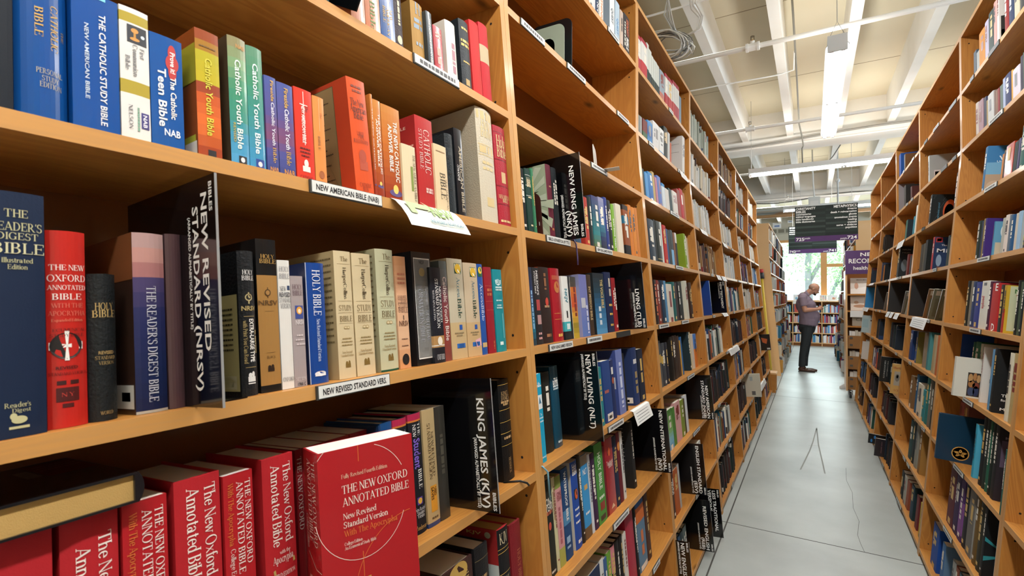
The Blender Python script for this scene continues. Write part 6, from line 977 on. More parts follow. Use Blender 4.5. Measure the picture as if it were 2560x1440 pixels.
sign('L', 2, 4, 1618, 823, sl([('LIVING (TLB)', .030, .4, .97, .018), (AR, .048, .45, .975, .009), ('BIBLES', .010, .85, .985, .009)]), 'black sign reading Living at the end of the fifth shelf')
sign('L', 2, 3, 1510, 1110, sl([('BIBLES', .011, .02, .16, .009), ('NEW LIVING (NLT)', .032, .03, .86, .019), (AR, .052, .02, .54, .009)]), 'black sign reading New Living on the fourth shelf up')
sign('L', 2, 2, 1681, 1188, sl([('NEW INTERNATIONAL', .030, .03, .97, .016), ('(NIV)', .052, .78, .97, .018), (AR, .072, .46, .97, .008), ('BIBLES', .010, .85, .985, .009)]), 'black sign reading New International jutting past the second bay')
sign('L', 3, 2, 1787, 1058, sl([('NEW AMERICAN', .034, .24, .97, .019), ('STANDARD (NASB)', .058, .12, .97, .018), (AR, .074, .46, .97, .008), ('BIBLES', .010, .85, .985, .009)]), 'black sign reading New American Standard in the third bay')
sign('L', 3, 1, 1768.6, 1243, sl([('ENGLISH STANDARD', .034, .04, .97, .018), ('(ESV)', .058, .73, .97, .018), (AR, .078, .46, .97, .008), ('BIBLES', .010, .85, .985, .009)]), 'black sign reading English Standard in the third bay')
sign('L', 3, 0, 1786.7, 1370, sl([('REVISED ENGLISH', .034, .12, .97, .019), ('(REB)', .058, .74, .97, .018), (AR, .078, .46, .97, .008), ('BIBLES', .010, .85, .985, .009)]), 'black sign reading Revised English near the floor')
sign('L', 3, 0, 1809.4, 1333, sl([('LESS TRADITIONAL', .034, .04, .88, .019), ('VERSIONS', .060, .03, .47, .019), ('BIBLES', .010, .02, .17, .009)]), 'black sign reading Less Traditional Versions near the floor', prot=.085)
sign('L', 3, 0, 1737, 1507, sl([('BIBLES', .010, .02, .17, .009), ('NEW ENGLISH', .032, .03, .62, .019), (AR, .052, .02, .54, .009)]), 'black sign reading New English nearest the floor at the second post')
sign('L', 4, 4, 1817.8, 785, sl([('BIBLES', .010, .02, .15, .009), ('NEW TESTAMENT', .032, .04, .86, .019), (AR, .052, .05, .54, .008)]), 'black sign reading New Testament in the fourth bay', prot=.02)
# big blue volume standing broadside beside that sign
# sign tipped over the edge of the top visible shelf
M = frame('L', 6); lx = solve_x(M, 890, -.012, BT)
root = empty('section_sign', M @ Matrix.Translation((lx, -.012, BT+.001)) @ Matrix.Rotation(math.radians(33), 4, 'X')); tag(root, 'black sign tipped forward over the edge of the seventh shelf', 'sign', 'black section signs in the bible row')
mb = MB(); mb.box(-.0015, .0015, 0, .2, .002, .3, '0c0c0e'); mb.build('panel', SIGNM, root)
mb = MB(); decals(mb, (Vector((-.0015, .2, .3)), -Y3, Z3, .2, .3, 0), [('d', 'BY TITLE)', .80, .72, .92, .06, T), ('ln', [(.62, .70), (.72, .78), (.80, .70)], .004, T)], .0004); mb.build('lettering', INK, root)

# ---------------------------------------------------------------- loose books and papers that are not simple shelf rows
def custom_book(Mt, w, h, d, col, label, o=None, front=None, spine=None, left=None, uk=1.0):
    k = dict(side='L', lev=0, bay=0, x=0, w=w, h=h, d=d, y=0, col=col, o=o or {}); root = empty('book', Mt); cov, pag, ink = MB(), MB(), MB()
    book_shape(k, cov, pag); b = k['b']
    if spine: decals(ink, (Vector((-w/2, b, h)), X3, Z3, w, h, b), spine, ak=1.5, serif=True)
    prt = MB()
    if front: decals(prt, (Vector((w/2, b, h)), Y3, Z3, d-b, h, 0), front, ak=1.15, uk=uk, serif=True)
    if left: decals(prt, (Vector((-w/2, d, h)), -Y3, Z3, d-b, h, 0), left)
    cov.build('cover', [GLOSS], root); pag.build('page_block', [PAGES], root)
    split_build(ink, 'lettering', [INK], root); split_build(prt, 'cover_print', [INK], root)
    tag(root, label, 'book'); return root
# the red annotated bible turned face out at the shelf edge
M = frame('L', 3)
arc = lambda cx, cy, r, a0, a1, n=22: [(cx+r*math.cos(math.radians(a0+(a1-a0)*i/n)), cy-r*.76*math.sin(math.radians(a0+(a1-a0)*i/n))) for i in range(n+1)]
E6 = 'e8dcd0'; OR = 'd4703a'
custom_book(M @ Matrix.Translation((.512, -.026, BT+.001)) @ Matrix.Rotation(math.radians(-109.5), 4, 'Z') @ Matrix.Translation((-.034, 0, 0)), .068, .243, .165, 'a92228', 'red annotated bible turned face out at the shelf edge, front cover showing',
 dict(hc=False, pg='dcd9d0'), front=[('a', 'Fully Revised Fourth Edition', .18, .22, .70, .034, 'd8b8a0'), ('a', 'THE NEW OXFORD', .265, .22, .92, .068, E6), ('a', 'ANNOTATED BIBLE', .345, .22, .93, .068, E6), ('a', 'New Revised', .435, .22, .56, .05, E6), ('a', 'Standard Version', .49, .22, .68, .05, E6), ('a', 'With The Apocrypha', .545, .22, .78, .05, OR), ('a', 'College Edition', .61, .22, .40, .026, E6), ('a', 'An Ecumenical Study Bible', .637, .22, .54, .026, E6),
  ('ln', [(.40, .0), (.40, .105)], .0011, OR), ('ln', [(.40, .69), (.40, .855)], .0011, OR), ('ln', [(.40, .95), (.40, 1)], .0011, OR), ('ln', arc(.42, .38, .47, 190, 338), .0008, E6), ('ln', arc(.42, .38, .50, 28, 72), .0008, E6), ('ln', [(0, .045), (.03, .02), (.06, 0)], .0008, E6), ('ln', arc(.95, 1.02, .66, 92, 182), .0009, OR),
  ('r', .35, .47, .86, .945, 'c09a50'), ('g', [(.38, .93), (.40, .90), (.44, .905), (.455, .925), (.43, .938)], 'e8e0d0'), ('o', .415, .885, .022, .03, 'e8e0d0')],
 spine=[('d', 'THE NEW OXFORD', .74, .06, .60, .2, 'd8c4bc'), ('d', 'ANNOTATED BIBLE', .46, .05, .58, .24, 'd8c4bc'), ('d', 'With The Apocrypha', .18, .05, .38, .16, '9a3a2a'), ('d', 'College Edition', .2, .42, .64, .16, 'c8b0a8'), ('ln', [(.2, .66), (.7, .74), (1, .745)], .0008, E6), ('a', 'NRSV', .83, .22, .76, .14, 'd8c8b8'), ('a', 'Fourth Edition', .92, .1, .95, .09, 'd8c8b8')])
# flat book lying on the red row
k0 = [k for k in BOOKS if k['side'] == 'L' and k['bay'] == 1 and k['lev'] == 3][:3]
zt = max(q['h'] for q in k0)
M = frame('L', 3); l0, l1 = solve_x(M, -60, .02, .27), solve_x(M, 352, .03, .27)
Mt = M @ Matrix.Translation((l1, -.0, BT+zt+.0052)) @ Matrix.Rotation(math.radians(-90), 4, 'Y') @ Matrix.Rotation(0, 4, 'X') @ Matrix.Rotation(PI/2, 4, 'Z')
custom_book(M @ Matrix.Translation((l1, .135, BT+zt+.0022)) @ Matrix((( 0, -1, 0, 0), (0, 0, 1, -.115), (-1, 0, 0, 0), (0, 0, 0, 1))) @ Matrix.Translation((-.018, 0, 0)), .036, .235, min(.2, l1-l0), '14161a', 'black book with gilt page edges lying flat on the red bibles', dict(pg='b8965a', hc=True, b=.006),
 left=[('r', .62, .98, .1, .55, '6a1c22'), ('x', 0, .2, .66, .95, .02, 'b08a80'), ('x', 0, .27, .66, .95, .02, 'b08a80'), ('x', 0, .34, .66, .95, .02, 'b08a80'), ('r', .5, .6, .25, .5, '8a8a88')])

def paper(M, w, l, drop, label, col='e4e6e4', marks=True, depth=.05, droop=.25):
    depth = .011
    """sheet lying on the shelf and bending down over its front edge"""
    mb = MB(); pts = [(depth, .0012), (.004, .0012), (-.006, -.002)]
    for i in range(1, 6): pts.append((-.006-.012*i*droop, -.002-drop*i/5))
    for (a, b), (c, d) in zip(pts, pts[1:]):
        mb.add([(-w/2, a, b), (w/2, a, b), (w/2, c, d), (-w/2, c, d)], [(0, 3, 2, 1)], col)
    if marks:
        for i in range(1, 5):
            a, b = pts[2+i]; mb.add([(-w*.38, a-.0008, b), (w*.34, a-.0008, b), (w*.34, a-.0008, b-.003), (-w*.38, a-.0008, b-.003)], [(0, 3, 2, 1)], '8f9498')
    o = mb.build('paper_slip', PAINT); o.matrix_world = M; sm = o.modifiers.new('thickness', 'SOLIDIFY'); sm.thickness = .0004; tag(o, label, 'paper slip', 'paper slips hanging over shelf edges'); return o
def slip(side, l, p0, p1, drop, label, **kw):
    M = frame(side, l); a, b = solve_x(M, p0, -.006, BT), solve_x(M, p1, -.006, BT)
    return paper(M @ Matrix.Translation(((a+b)/2, 0, BT+.0004)), abs(b-a), 0, drop, label, **kw)
# the hand-lettered NEW card
M = frame('L', 5); a, b = solve_x(M, 985, -.01, BT), solve_x(M, 1155, -.03, -.01)
root = empty('shelf_card', M @ Matrix.Translation(((a+b)/2, 0, BT+.0004))); tag(root, 'white hand-lettered card for the revised edition drooping over the shelf edge', 'card')
w = b-a; mb = MB(); pts = [(.03, .001), (0, .001), (-.012, -.006), (-.028, -.022), (-.042, -.042), (-.052, -.062)]
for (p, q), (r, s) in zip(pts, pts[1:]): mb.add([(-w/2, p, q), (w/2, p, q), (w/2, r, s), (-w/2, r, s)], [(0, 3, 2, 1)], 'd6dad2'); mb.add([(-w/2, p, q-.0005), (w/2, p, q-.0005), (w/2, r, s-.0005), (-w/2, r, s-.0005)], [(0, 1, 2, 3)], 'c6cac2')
mb.build('sheet', PAINT, root)
U = Vector((0, .040, .056)).normalized(); mb = MB(); decals(mb, (Vector((-w/2, -.002, .002)), X3, U, w, .078, 0), [('g', [(.10, .2), (.42, .2), (.36, .08), (.55, .30), (.36, .5), (.42, .4), (.2, .4), (.2, .62), (.10, .62)], 'a8bc90'), ('a', 'NEW', .40, .46, .84, .16, '8fae6a'), ('a', 'REVISED EDITION!', .82, .34, .92, .05, '5f8a9a'), ('ln', [(.03, .95), (.97, .95)], .0008, 'a8b0a8')], .0095); mb.build('lettering', INK, root)
slip('L', 3, 1583, 1622, .06, 'white printed sheet over the fourth shelf of the second bible bay', depth=.16)
slip('L', 4, 1806, 1817, -.001+.03, 'white slip beside the New Testament sign in the fourth bay', depth=.03)
slip('L', 7, 1699, 1716, .05, 'white slip on the eighth shelf at the third bible post', depth=.05)
slip('L', 3, 1822, 1845, .05, 'curled white slip in the fourth bible bay', depth=.12)
slip('L', 5, 1790, 1800, .045, 'pair of white slips in the fourth bible bay, nearer one', depth=.03); slip('L', 5, 1803, 1813, .045, 'pair of white slips in the fourth bible bay, farther one', depth=.03)
slip('L', 6, 1750, 1765, .04, 'white slip hanging from the seventh shelf, fourth bible bay', depth=.03)
slip('L', 6, 1806, 1816, .045, 'white slip hanging from the seventh shelf, fifth bible bay', depth=.03)
slip('R', 4, 2282, 2318, .075, 'wide white slip under the slanted magazines of the fourth metaphysics bay', depth=.14)
for i, (p, q) in enumerate([(2218, 2225), (2227, 2234), (2238, 2248)]): slip('R', 4, p, q, .05, f"white slip under the black-lined shelf, fifth metaphysics bay, {('farthest', 'middle', 'largest')[i] if i else 'slimmest'} of three", depth=.1)
slip('R', 4, 2158, 2172, .05, 'white slip below the blue-lined shelf at the row end', depth=.1)
slip('R', 6, 2246, 2262, .07, 'white slip over the dark misty cover, fifth metaphysics bay', depth=.03)
slip('R', 5, 2175, 2186, .03, 'white slip above the blue-lined shelf at the row end', depth=.03)
slip('L', 1, 1900, 1912, .06, 'curled white slip low on the sixth bible bay', depth=.08)
# black linings and slanted magazines on one shelf of the metaphysics row
for b, col, lb in ((4, '15171a', 'black lining board standing behind the slanted magazines'), (5, '15171a', 'black lining board in the fifth metaphysics bay'), (6, '15171a', 'black lining board in the sixth metaphysics bay'), (7, '1f78b0', 'bright blue lining board in the last metaphysics bay')):
    a, e = bay_span('R', b); M = frame('R', 4); mb = MB(); mb.box(a+.03, a+.036, .005, .225, BT+.001, .32, col); mb.box(a+.03, e-.03, .225, .231, BT+.001, .32, col)
    o = mb.build('lining_board', PAINT); o.matrix_world = M; tag(o, lb, 'board', 'shelf linings of the magazine shelf')
def mag(b, px, lean, col, spine, label, h=.25, d=.17, th=.008, sb=.02):
    M = frame('R', 4); lx = solve_x(M, px, sb, BT)
    custom_book(M @ Matrix.Translation((lx, sb, BT+.0015)) @ Matrix.Rotation(math.radians(lean), 4, 'Y'), th, h, d, spine, label, dict(hc=False, side=col), front=[('r', .08, .92, .05, .2, 'b8a890'), ('r', .1, .9, .3, .9, '5a5a44'), ('o', .5, .55, .25, .25, '8a8a6a')])['category'] = 'magazine'
mag(4, 2306, 32, '7a5a3a', 'b08a5a', 'brown magazine slanting on the black-lined shelf, farthest of the three'); mag(4, 2318, 33, '6a6e5c', 'c8ccc8', 'olive and silver magazine slanting in the middle of the black-lined shelf'); mag(4, 2336, 36, '4a4c3c', 'b8bab0', 'dark olive magazine slanting beside the post')
mag(5, 2252, 34, '6a6e6c', 'c0c4c4', 'grey magazine slanting in the fifth metaphysics bay'); mag(5, 2262, 36, '8aa0a8', 'd0d4d4', 'pale magazine slanting in the fifth metaphysics bay'); mag(6, 2208, 34, '6a6e6c', 'c0c4c4', 'grey magazine slanting in the sixth metaphysics bay')
# big books jutting out of the metaphysics row
def jut(b, l, px, py_top, w, h, d, out, col, label, front, o=None, spine=None, z=0, rotz=0):
    M = frame('R', l); lx = solve_x(M, px, -out, BT)
    if py_top: h = solve_z(M, py_top, lx, -out)-BT
    return custom_book(M @ Matrix.Translation((lx+w/2, -out, BT+.0006+z)) @ Matrix.Rotation(math.radians(rotz), 4, 'Z'), w, h, d, col, label, o or dict(), front=front, spine=spine, uk=(o or {}).get('uk', .5))
star = [(.5+.26*math.sin(2*PI*i*2/5), .5) for i in range(5)]
cx, cy = .40, .80
def pent():
    out = [('o', cx, cy, .150, .150, 'c8984a'), ('o', cx, cy, .132, .132, '143049')]
    P = [(cx+.12*math.sin(2*PI*i*2/5), cy-.12*.70*math.cos(2*PI*i*2/5)) for i in range(6)]
    return out+[('ln', [p, q], .0045, 'c8984a') for p, q in zip(P, P[1:])]+[('o', cx, cy, .03, .03, 'c8984a')]
jut(3, 2, 2334, 1030, .03, .25, .235, .075, '16405a', 'large dark blue volume with a gold star in a ring, jutting from the shelf', pent(), dict(hc=True, side='14344c', pg='bdb9ae', uk=1))
jut(3, 3, 2376, 890, .03, .25, .22, .05, 'd0d0c4', 'white book with a framed photograph on its cover, jutting from the shelf', [('r', .45, .92, .36, .96, '2c2420'), ('o', .55, .5, .08, .1, 'b08a5a'), ('o', .7, .46, .07, .09, 'a87848'), ('o', .82, .5, .07, .09, 'b89060'), ('o', .6, .65, .12, .08, '9a6a3a'), ('o', .75, .68, .12, .07, '7a3a2a'), ('o', .6, .84, .12, .1, '3a4a6a'), ('o', .76, .82, .1, .12, '26345a'), ('a', 'R', .3, .88, .97, .1, '4a4a44')], dict(hc=True, side='cfd0c6', pg='d0ccbe'))
jut(5, 2, 2196, 890, .025, .25, .17, .05, '1b2022', 'black book lettered sightings in white beside the tan one', [('d', 'SIGHTINGS', .42, .15, .85, .12, 'd8d8d4'), ('d', 'THE COMPLETE', .68, .15, .78, .08, 'c8c8c4')], dict(hc=False))
jut(5, 2, 2223, 908, .02, .24, .15, .04, 'c8a05c', 'tan book with a grey portrait on its cover, jutting out', [('a', 'Martia', .13, .1, .95, .12, 'a03a28'), ('r', .25, .85, .25, .72, 'a8a294'), ('o', .55, .46, .2, .22, '7a766c'), ('o', .55, .42, .1, .1, 'b0aca0'), ('a', 'A Clos', .88, .3, .9, .1, 'a03a28')], dict(hc=False, side='c9a262'))
jut(5, 0, 2169, 1082, .02, .25, .18, .06, '15181c', 'black book with blue spots jutting near the floor', [('o', .6, .3, .1, .1, '2a80c8'), ('o', .3, .7, .1, .1, '2a80c8')], dict(hc=False))
jut(5, 0, 2184, 1094, .02, .25, .17, .05, '26222a', 'dark plum book with vertical pink lettering jutting near the floor', [('d', 'LIONEL MARTINEZ', .6, .15, .8, .08, 'b8848a')], dict(hc=False, side='2a262c'))
jut(7, 3, 2152, None, .02, .24, .16, .06, 'b8ccd0', 'pale blue paperback jutting out at the row end', [('r', .1, .9, .2, .7, '9ab8c0')], dict(hc=False, side='aec4c8'))
jut(7, 2, 2152, None, .02, .24, .16, .05, 'd8d8d4', 'plain white paperback jutting low at the row end', [], dict(hc=False, side='d8d8d4'))
# broadside cream book and dark open-stock books jutting low in the bible row
def jutL(b, l, px, w, h, d, out, col, label, left, o):
    M = frame('L', l); lx = solve_x(M, px, -out, BT)
    return custom_book(M @ Matrix.Translation((lx, -out, BT+.0006)), w, h, d, col, label, o, left=left)
jutL(6, 1, 1905, .035, .27, .2, .09, 'd8d6c8', 'cream book with barcodes jutting out low in the sixth bible bay', [('r', .45, .6, .12, .3, 'a8b0b0'), ('r', .5, .7, .75, .92, '6a6a6a')], dict(hc=False, side='cfccbc'))
jutL(7, 2, 1928, .02, .25, .18, .08, '1c1a1a', 'dark book with an orange splash jutting at the end of the bible row', [('g', [(.3, .2), (.8, .3), (.7, .6), (.4, .5)], 'b85a28'), ('r', .7, .95, .85, .95, 'd0d0cc')], dict(hc=False, side='1e1c1c'))
jutL(4, 4, 1781, .045, .285, .2, -.01, '1f4592', 'thick royal blue volume beside the New Testament sign', [], dict(hc=True, side='1d418c'))

# bookends
def bookend(M, w, h, col, label, hole=True):
    mb = MB(); n = 8; r = .03
    o_ = [(0, 0), (w, 0)]+[(w-r+r*math.cos(a), h-r+r*math.sin(a)) for a in [PI/2*i/n for i in range(n+1)]]+[(r+r*math.cos(a), h-r+r*math.sin(a)) for a in [PI/2+PI/2*i/n for i in range(n+1)]]
    if hole:
        q0, q1, hh = w*.28, w*.68, h*.72; ih = [(q0, 0)]+[((q0+q1)/2-(q1-q0)/2*math.cos(PI*i/n), hh-(q1-q0)/2+(q1-q0)/2*math.sin(PI*i/n)) for i in range(n+1)]+[(q1, 0)]
        poly = [(0, 0)]+ih+[(w, 0)]+o_[2:]
    else: poly = o_
    bm = bmesh.new(); f = bm.faces.new([bm.verts.new((0, y, z)) for y, z in poly]); bmesh.ops.triangulate(bm, faces=[f])
    vs_ = [tuple(v.co) for v in bm.verts]; idx = {v: i for i, v in enumerate(bm.verts)}; fs = [tuple(idx[v] for v in f.verts) for f in bm.faces]; bm.free()
    mb.add(vs_, fs, col); mb.add([(.0016, y, z) for _, y, z in vs_], [t[::-1] for t in fs], col)
    m = len(poly); mb.add([(0, y, z) for y, z in poly]+[(.0016, y, z) for y, z in poly], [(i, (i+1) % m, m+(i+1) % m, m+i) for i in range(m)], col)
    mb.box(0, .1, w*.3, w*.7, 0, .0012, col); mb.box(-.004, -.001, w*.25, w*.26, .03, h*.3, 'c8ccc8')
    o = mb.build('bookend', METALP); o.matrix_world = M; return tag(o, label, 'bookend', 'metal bookends')
M = frame('L', 7)
bookend(M @ Matrix.Translation((solve_x(M, 1405, .03, BT), .02, BT+.0005)), .15, .17, '93a596', 'pale green-grey bookend on the nearly empty eighth shelf')
bookend(M @ Matrix.Translation((solve_x(M, 1425, .02, BT), .012, BT+.0005)), .18, .215, '101214', 'tall black bookend on the nearly empty eighth shelf', False)
M = frame('L', 6); bookend(M @ Matrix.Translation((solve_x(M, 1480, .03, BT), .02, BT+.0005)) @ Matrix.Rotation(math.radians(-75), 4, 'Z'), .13, .11, 'd4d4cc', 'white bookend standing askew on the seventh shelf of the second bay')
M = frame('L', 5); bookend(M @ Matrix.Translation((solve_x(M, 1340, .03, BT), .004, BT+.0005)), .035, .14, '3a1512', 'small maroon bookend in front of the sunburst cover', False)
# ribbons
def ribbon(pts, col, label, w=.006):
    mb = MB(); mb.tube(pts, w/2, 5, col); tag(mb.build('ribbon_marker', PAINT, smooth=True), label, 'ribbon')
M = frame('L', 5); u = solve_x(M, 1443, -.012, 0); pt = lambda a, b, c: M @ Vector((a, b, c))
ribbon([pt(u+.005, .03, .02), pt(u+.002, .0, .016), pt(u, -.008, .0), pt(u, -.009, -.05), pt(u-.002, -.009, -.075)], '4a3a6a', 'purple ribbon dangling from a bible on the sixth shelf')
M = frame('L', 3); u = solve_x(M, 1362, -.01, 0)
ribbon([pt(u, .03, .014), pt(u+.004, -.002, .017), pt(u+.014, -.012, .0), pt(u+.016, -.012, -.08)], '6a9ab0', 'pale blue ribbon dangling from the fourth shelf by the post')
M = frame('L', 3); u = solve_x(M, 1292, .0, 0)
ribbon([pt(u, .04, .013), pt(u+.02, .0, .0145), pt(u+.034, -.012, .006), pt(u+.04, -.014, -.002)], '121212', 'black ribbon curling past the post beside the black reference bible')

# ---------------------------------------------------------------- beyond the cross aisle
def far_case(name_x, y0, y1, s, label, seed, zt=3.08, dx=.0, panel=True):
    """a whole row of shelving beyond the cross aisle (one unit), leaning front like the rest"""
    root = empty('bookcase', (s*.55, y0, 0)); tag(root, label, 'bookcase'); rr = random.Random(seed)
    xf = lambda z: s*((.745+dx)-max(0, 2.45-z)*.085)
    prof = lambda o: [(xf(0)+s*o, 0), (xf(2.45)+s*o, 2.45), (xf(2.45)+s*o, zt)]
    n = max(1, round((y1-y0)/1.35)); ys = [y0+(y1-y0)*i/n for i in range(n+1)]; R = lambda o: o
    for i, y in enumerate(ys):
        mb = MB(); p = [(x-s*.55, z) for x, z in prof(0)+prof(.26)[::-1]]
        mb.prism(p, y-y0-(.012 if i else 0), y-y0+(.012 if i < n else 0), 'y'); mb.build('side_panel', [WPALE if i == 0 and panel else WOOD], root)
    mb = MB(); p = prof(.25)+prof(.26)[::-1]; mb.prism([(x-s*.55, z) for x, z in p], .012, y1-y0-.012, 'y'); mb.build('back_panel', WBACK, root)
    for l in range(10):
        z = .05+l*(zt-.06)/9; x0, x1 = xf(z), xf(z)+s*.245; mb = MB(); mb.box(min(x0, x1)-s*.55, max(x0, x1)-s*.55, .013, y1-y0-.013, z-.011, z+.011)
        e = mb.build('shelf_board', [WOOD], root); mb = MB(); mb.box(x0-s*.55-.001, x0-s*.55+.001, .013, y1-y0-.013, z-.011, z+.011); mb.build('edge_strip', [WEDGE], e)
        if l == 9: continue
        for a, b in zip(ys, ys[1:]):
            y = a+.03; e = a+(b-a)*rr.uniform(.4, .92)
            while y < e:
                face = rr.random() < .12; w = rr.uniform(.015, .035); h = rr.uniform(.19, .26); o = rr.uniform(.0, .03)-(.05 if face else 0); c = lin(rr.choice(MIX+LIGHT))
                FARB.append((x0+s*o, x0+s*(o+.16), y, y+w-.001, z+.0118, z+.0118+h, c)); y += w
    return root
FARB = []
far_case(0, 11.36, 16.9, -1, 'pale-ended bookcase row beyond the cross aisle on the bible side', 5)
far_case(0, 11.9, 16.4, 1, 'bookcase row beyond the cross aisle behind the purple sign', 6, dx=.0)
# low bookcase under the end window
root = empty('low_bookcase', (0, 18.95, 0)); tag(root, 'low pine bookcase of bright books under the end window', 'bookcase')
for y_, nm in ((0, 1),):
    mb = MB()
    for x in (-2.2, -.55, .27, 1.2, 2.2): 
        m2 = MB(); m2.box(x-.012, x+.012, 0, .33, 0, 1.43); m2.build('side_panel', WPALE, root)
    for z in (.1, .41, .74, 1.07, 1.44):
        m2 = MB(); m2.box(-2.187, 2.187, .003, .328, z-.014, z+.014) if z < 1.4 else m2.box(-2.22, 2.22, -.005, .34, z-.006, z+.014); m2.build('shelf_board', WPALE, root)
    m2 = MB(); m2.box(-2.2, 2.2, .02, .04, 0, .09); m2.build('plinth', WBACK, root); m2 = MB(); m2.box(-2.18, 2.18, .3285, .336, .09, 1.425); m2.build('back_panel', WBACK, root)
rr = random.Random(12)
for z in (.1, .41, .74, 1.07):
    for x0, x1 in ((-2.18, -.57), (-.53, .25), (.29, 1.18)):
        x = x0+.01
        while x < x1-.04:
            w = rr.uniform(.018, .04); h = rr.uniform(.19, .27); c = lin(rr.choice(['d8d8d8', 'b03a44', '4a86b8', 'e0dcd0', '7aa0c8', 'c86a4a', '3a5a8a', 'd8c8a8', 'c4d0d8', '8a3a5a', 'e4e4e4', '6aa0a0']))
            if x+w < x1: FARB.append((x, x+w-.001, 18.97, 19.15, z+.0145, z+.0145+h, c))
            x += w
mb = MB()
for b in FARB: mb.box(min(b[0], b[1]), max(b[0], b[1]), *b[2:6], b[6])
tag(mb.build('shelved_books', [MATT]), 'the small distant books on the shelving beyond the cross aisle', 'books', None, 'stuff')
# picture books standing on top of the low bookcase
for x, w, h, c, dd, lb in ((-.42, .22, .22, 'dfe3e6', [('o', .4, .6, .16, .2, '7ab0d0'), ('r', .5, .9, .1, .2, 'd88a8a')], 'white picture book with a blue figure on the low bookcase behind the person'), (.31, .20, .2, 'e6e4de', [('o', .2+.3*(i % 3), .2+.28*(i//3), .08, .08, ('c84a4a', '4a4a6a', '7aa04a', 'd0a040')[i % 4]) for i in range(9)], 'white book with a ring of colourful figures on the low bookcase'), (.56, .26, .2, 'e8e8e6', [('o', .6, .5, .12, .12, 'd08a6a'), ('g', [(.4, .7), (.9, .3), (.8, .75)], 'e0b8a0')], 'wide white book with a leaping figure on the low bookcase')):
    root = empty('picture_book', Matrix.Translation((x, 19.0, 1.4545)) @ Matrix.Rotation(math.radians(-12), 4, 'X')); tag(root, lb, 'book', 'picture books on the low bookcase')
    mb = MB(); mb.box(-w/2, w/2, 0, .015, 0, h, c); mb.build('cover', MATT, root); mb = MB(); decals(mb, (Vector((-w/2, 0, h)), X3, Z3, w, h, 0), dd); split_build(mb, 'cover_picture', INK, root)
# paper notice clipped on the low bookcase
mb = MB(); mb.box(-.1, .1, 0, .002, 0, .09, 'e4e6e4'); o = mb.build('notice', PAINT, loc=(-.44, 18.945, 1.36)); tag(o, 'white notice clipped to the edge of the low bookcase', 'notice')

# wheeled display unit with the purple sign
root = empty('display_cart', (.45, 9.42, 0)); tag(root, 'wheeled wooden display unit of bins and face-out books under a purple sign', 'display unit')
W0 = .75
for x in (0, W0-.025):
    mb = MB(); mb.box(x, x+.025, 0, .5, .12, 2.0); mb.build('side_panel', WPALE, root)
mb = MB(); mb.box(.025, W0-.025, .48, .5, .12, 2.3); mb.build('back_panel', WBACK, root)
mb = MB(); mb.box(.0, W0, -.02, 0, 1.94, 2.305, '4a2c62'); sg = mb.build('sign_board', METALP, root)
mb = MB(); decals(mb, (Vector((0, -.0205, 2.305)), X3, Z3, W0, .365, 0), [('a', 'NEW', .17, .26, .60, .075, T), ('a', 'RECOMMENDED', .44, .06, .96, .095, T), ('a', 'health', .74, .14, .38, .075, T)]); mb.build('lettering', INK, root)
for z in (1.62, 1.36, 1.12):
    mb = MB(); mb.box(.025, W0-.025, .0, .48, z-.012, z+.012); mb.build('shelf_board', WOOD, root)
for z in (.78, .46, .14):
    mb = MB(); mb.box(.03, W0-.03, -.01, .01, z, z+.2); mb.box(.03, W0-.03, .01, .46, z, z+.015); bn = mb.build('bin', wood('crate_pine_%d' % int(z*100), '8a5f34', '9a6c3e', 'a87a48', 1, False), root)
    mb = MB()
    for x in (.05, W0-.09):
        for q in (.04, .15): mb.box(x, x+.04, -.014, -.01, z+q, z+q+.03, '5a5650')
    mb.build('corner_bracket', METALP, bn)
for x in (.06, W0-.06):
    for y in (.05, .45):
        mb = MB(); mb.tube([(x-.014, y, .05), (x+.014, y, .05)], .05, 16, '2a2a2a'); cst = mb.build('caster', PAINT, root); mb = MB(); mb.box(x-.03, x-.02, y-.02, y+.02, .05, .12, '9a9a98'); mb.box(x+.02, x+.03, y-.02, y+.02, .05, .12, '9a9a98'); mb.box(x-.03, x+.03, y-.03, y+.03, .11, .12, '9a9a98'); mb.build('caster_fork', METALP, cst)
for x, z, w, h, c, dd, lb in ((.07, 1.633, .26, .25, 'dcd4ca', [('x', 0, .12, .3, .8, .06, '8a7a70'), ('o', .3, .5, .1, .2, 'c89a80'), ('g', [(0, 1), (0, .7), (1, .5), (1, 1)], 'ece8e2')], 'cream face-out book with a reaching figure, upper shelf under the purple sign'), (.36, 1.633, .17, .25, 'e4e4e0', [], 'plain white face-out book, upper shelf under the purple sign'), (.07, 1.373, .25, .23, 'e0d4c6', [('o', .5, .7, .35, .1, 'b88a6a'), ('o', .3, .45, .12, .1, 'c8a080')], 'cream face-out book with a lying figure, middle shelf under the purple sign'), (.35, 1.373, .17, .23, 'e4ded8', [('o', .5, .5, .2, .3, 'c07060')], 'white face-out book with a red figure, middle shelf under the purple sign'), (.09, 1.133, .24, .2, 'b0a896', [('a', 'CBD', .5, .2, .85, .2, '7a725f')], 'grey-green face-out book lettered CBD under the purple sign'), (.36, 1.133, .14, .2, 'a09c86', [], 'olive face-out book beside the one lettered CBD')):
    r2 = empty('book', Matrix.Translation((.45+x, 9.42+.07, z)) @ Matrix.Rotation(math.radians(-8), 4, 'X')); tag(r2, lb, 'book', 'face-out books under the purple sign')
    mb = MB(); mb.box(0, w, 0, .02, 0, h, c); mb.build('cover', GLOSS, r2)
    if dd: mb = MB(); decals(mb, (Vector((0, 0, h)), X3, Z3, w, h, 0), dd); split_build(mb, 'cover_picture', INK, r2)
rr = random.Random(3)
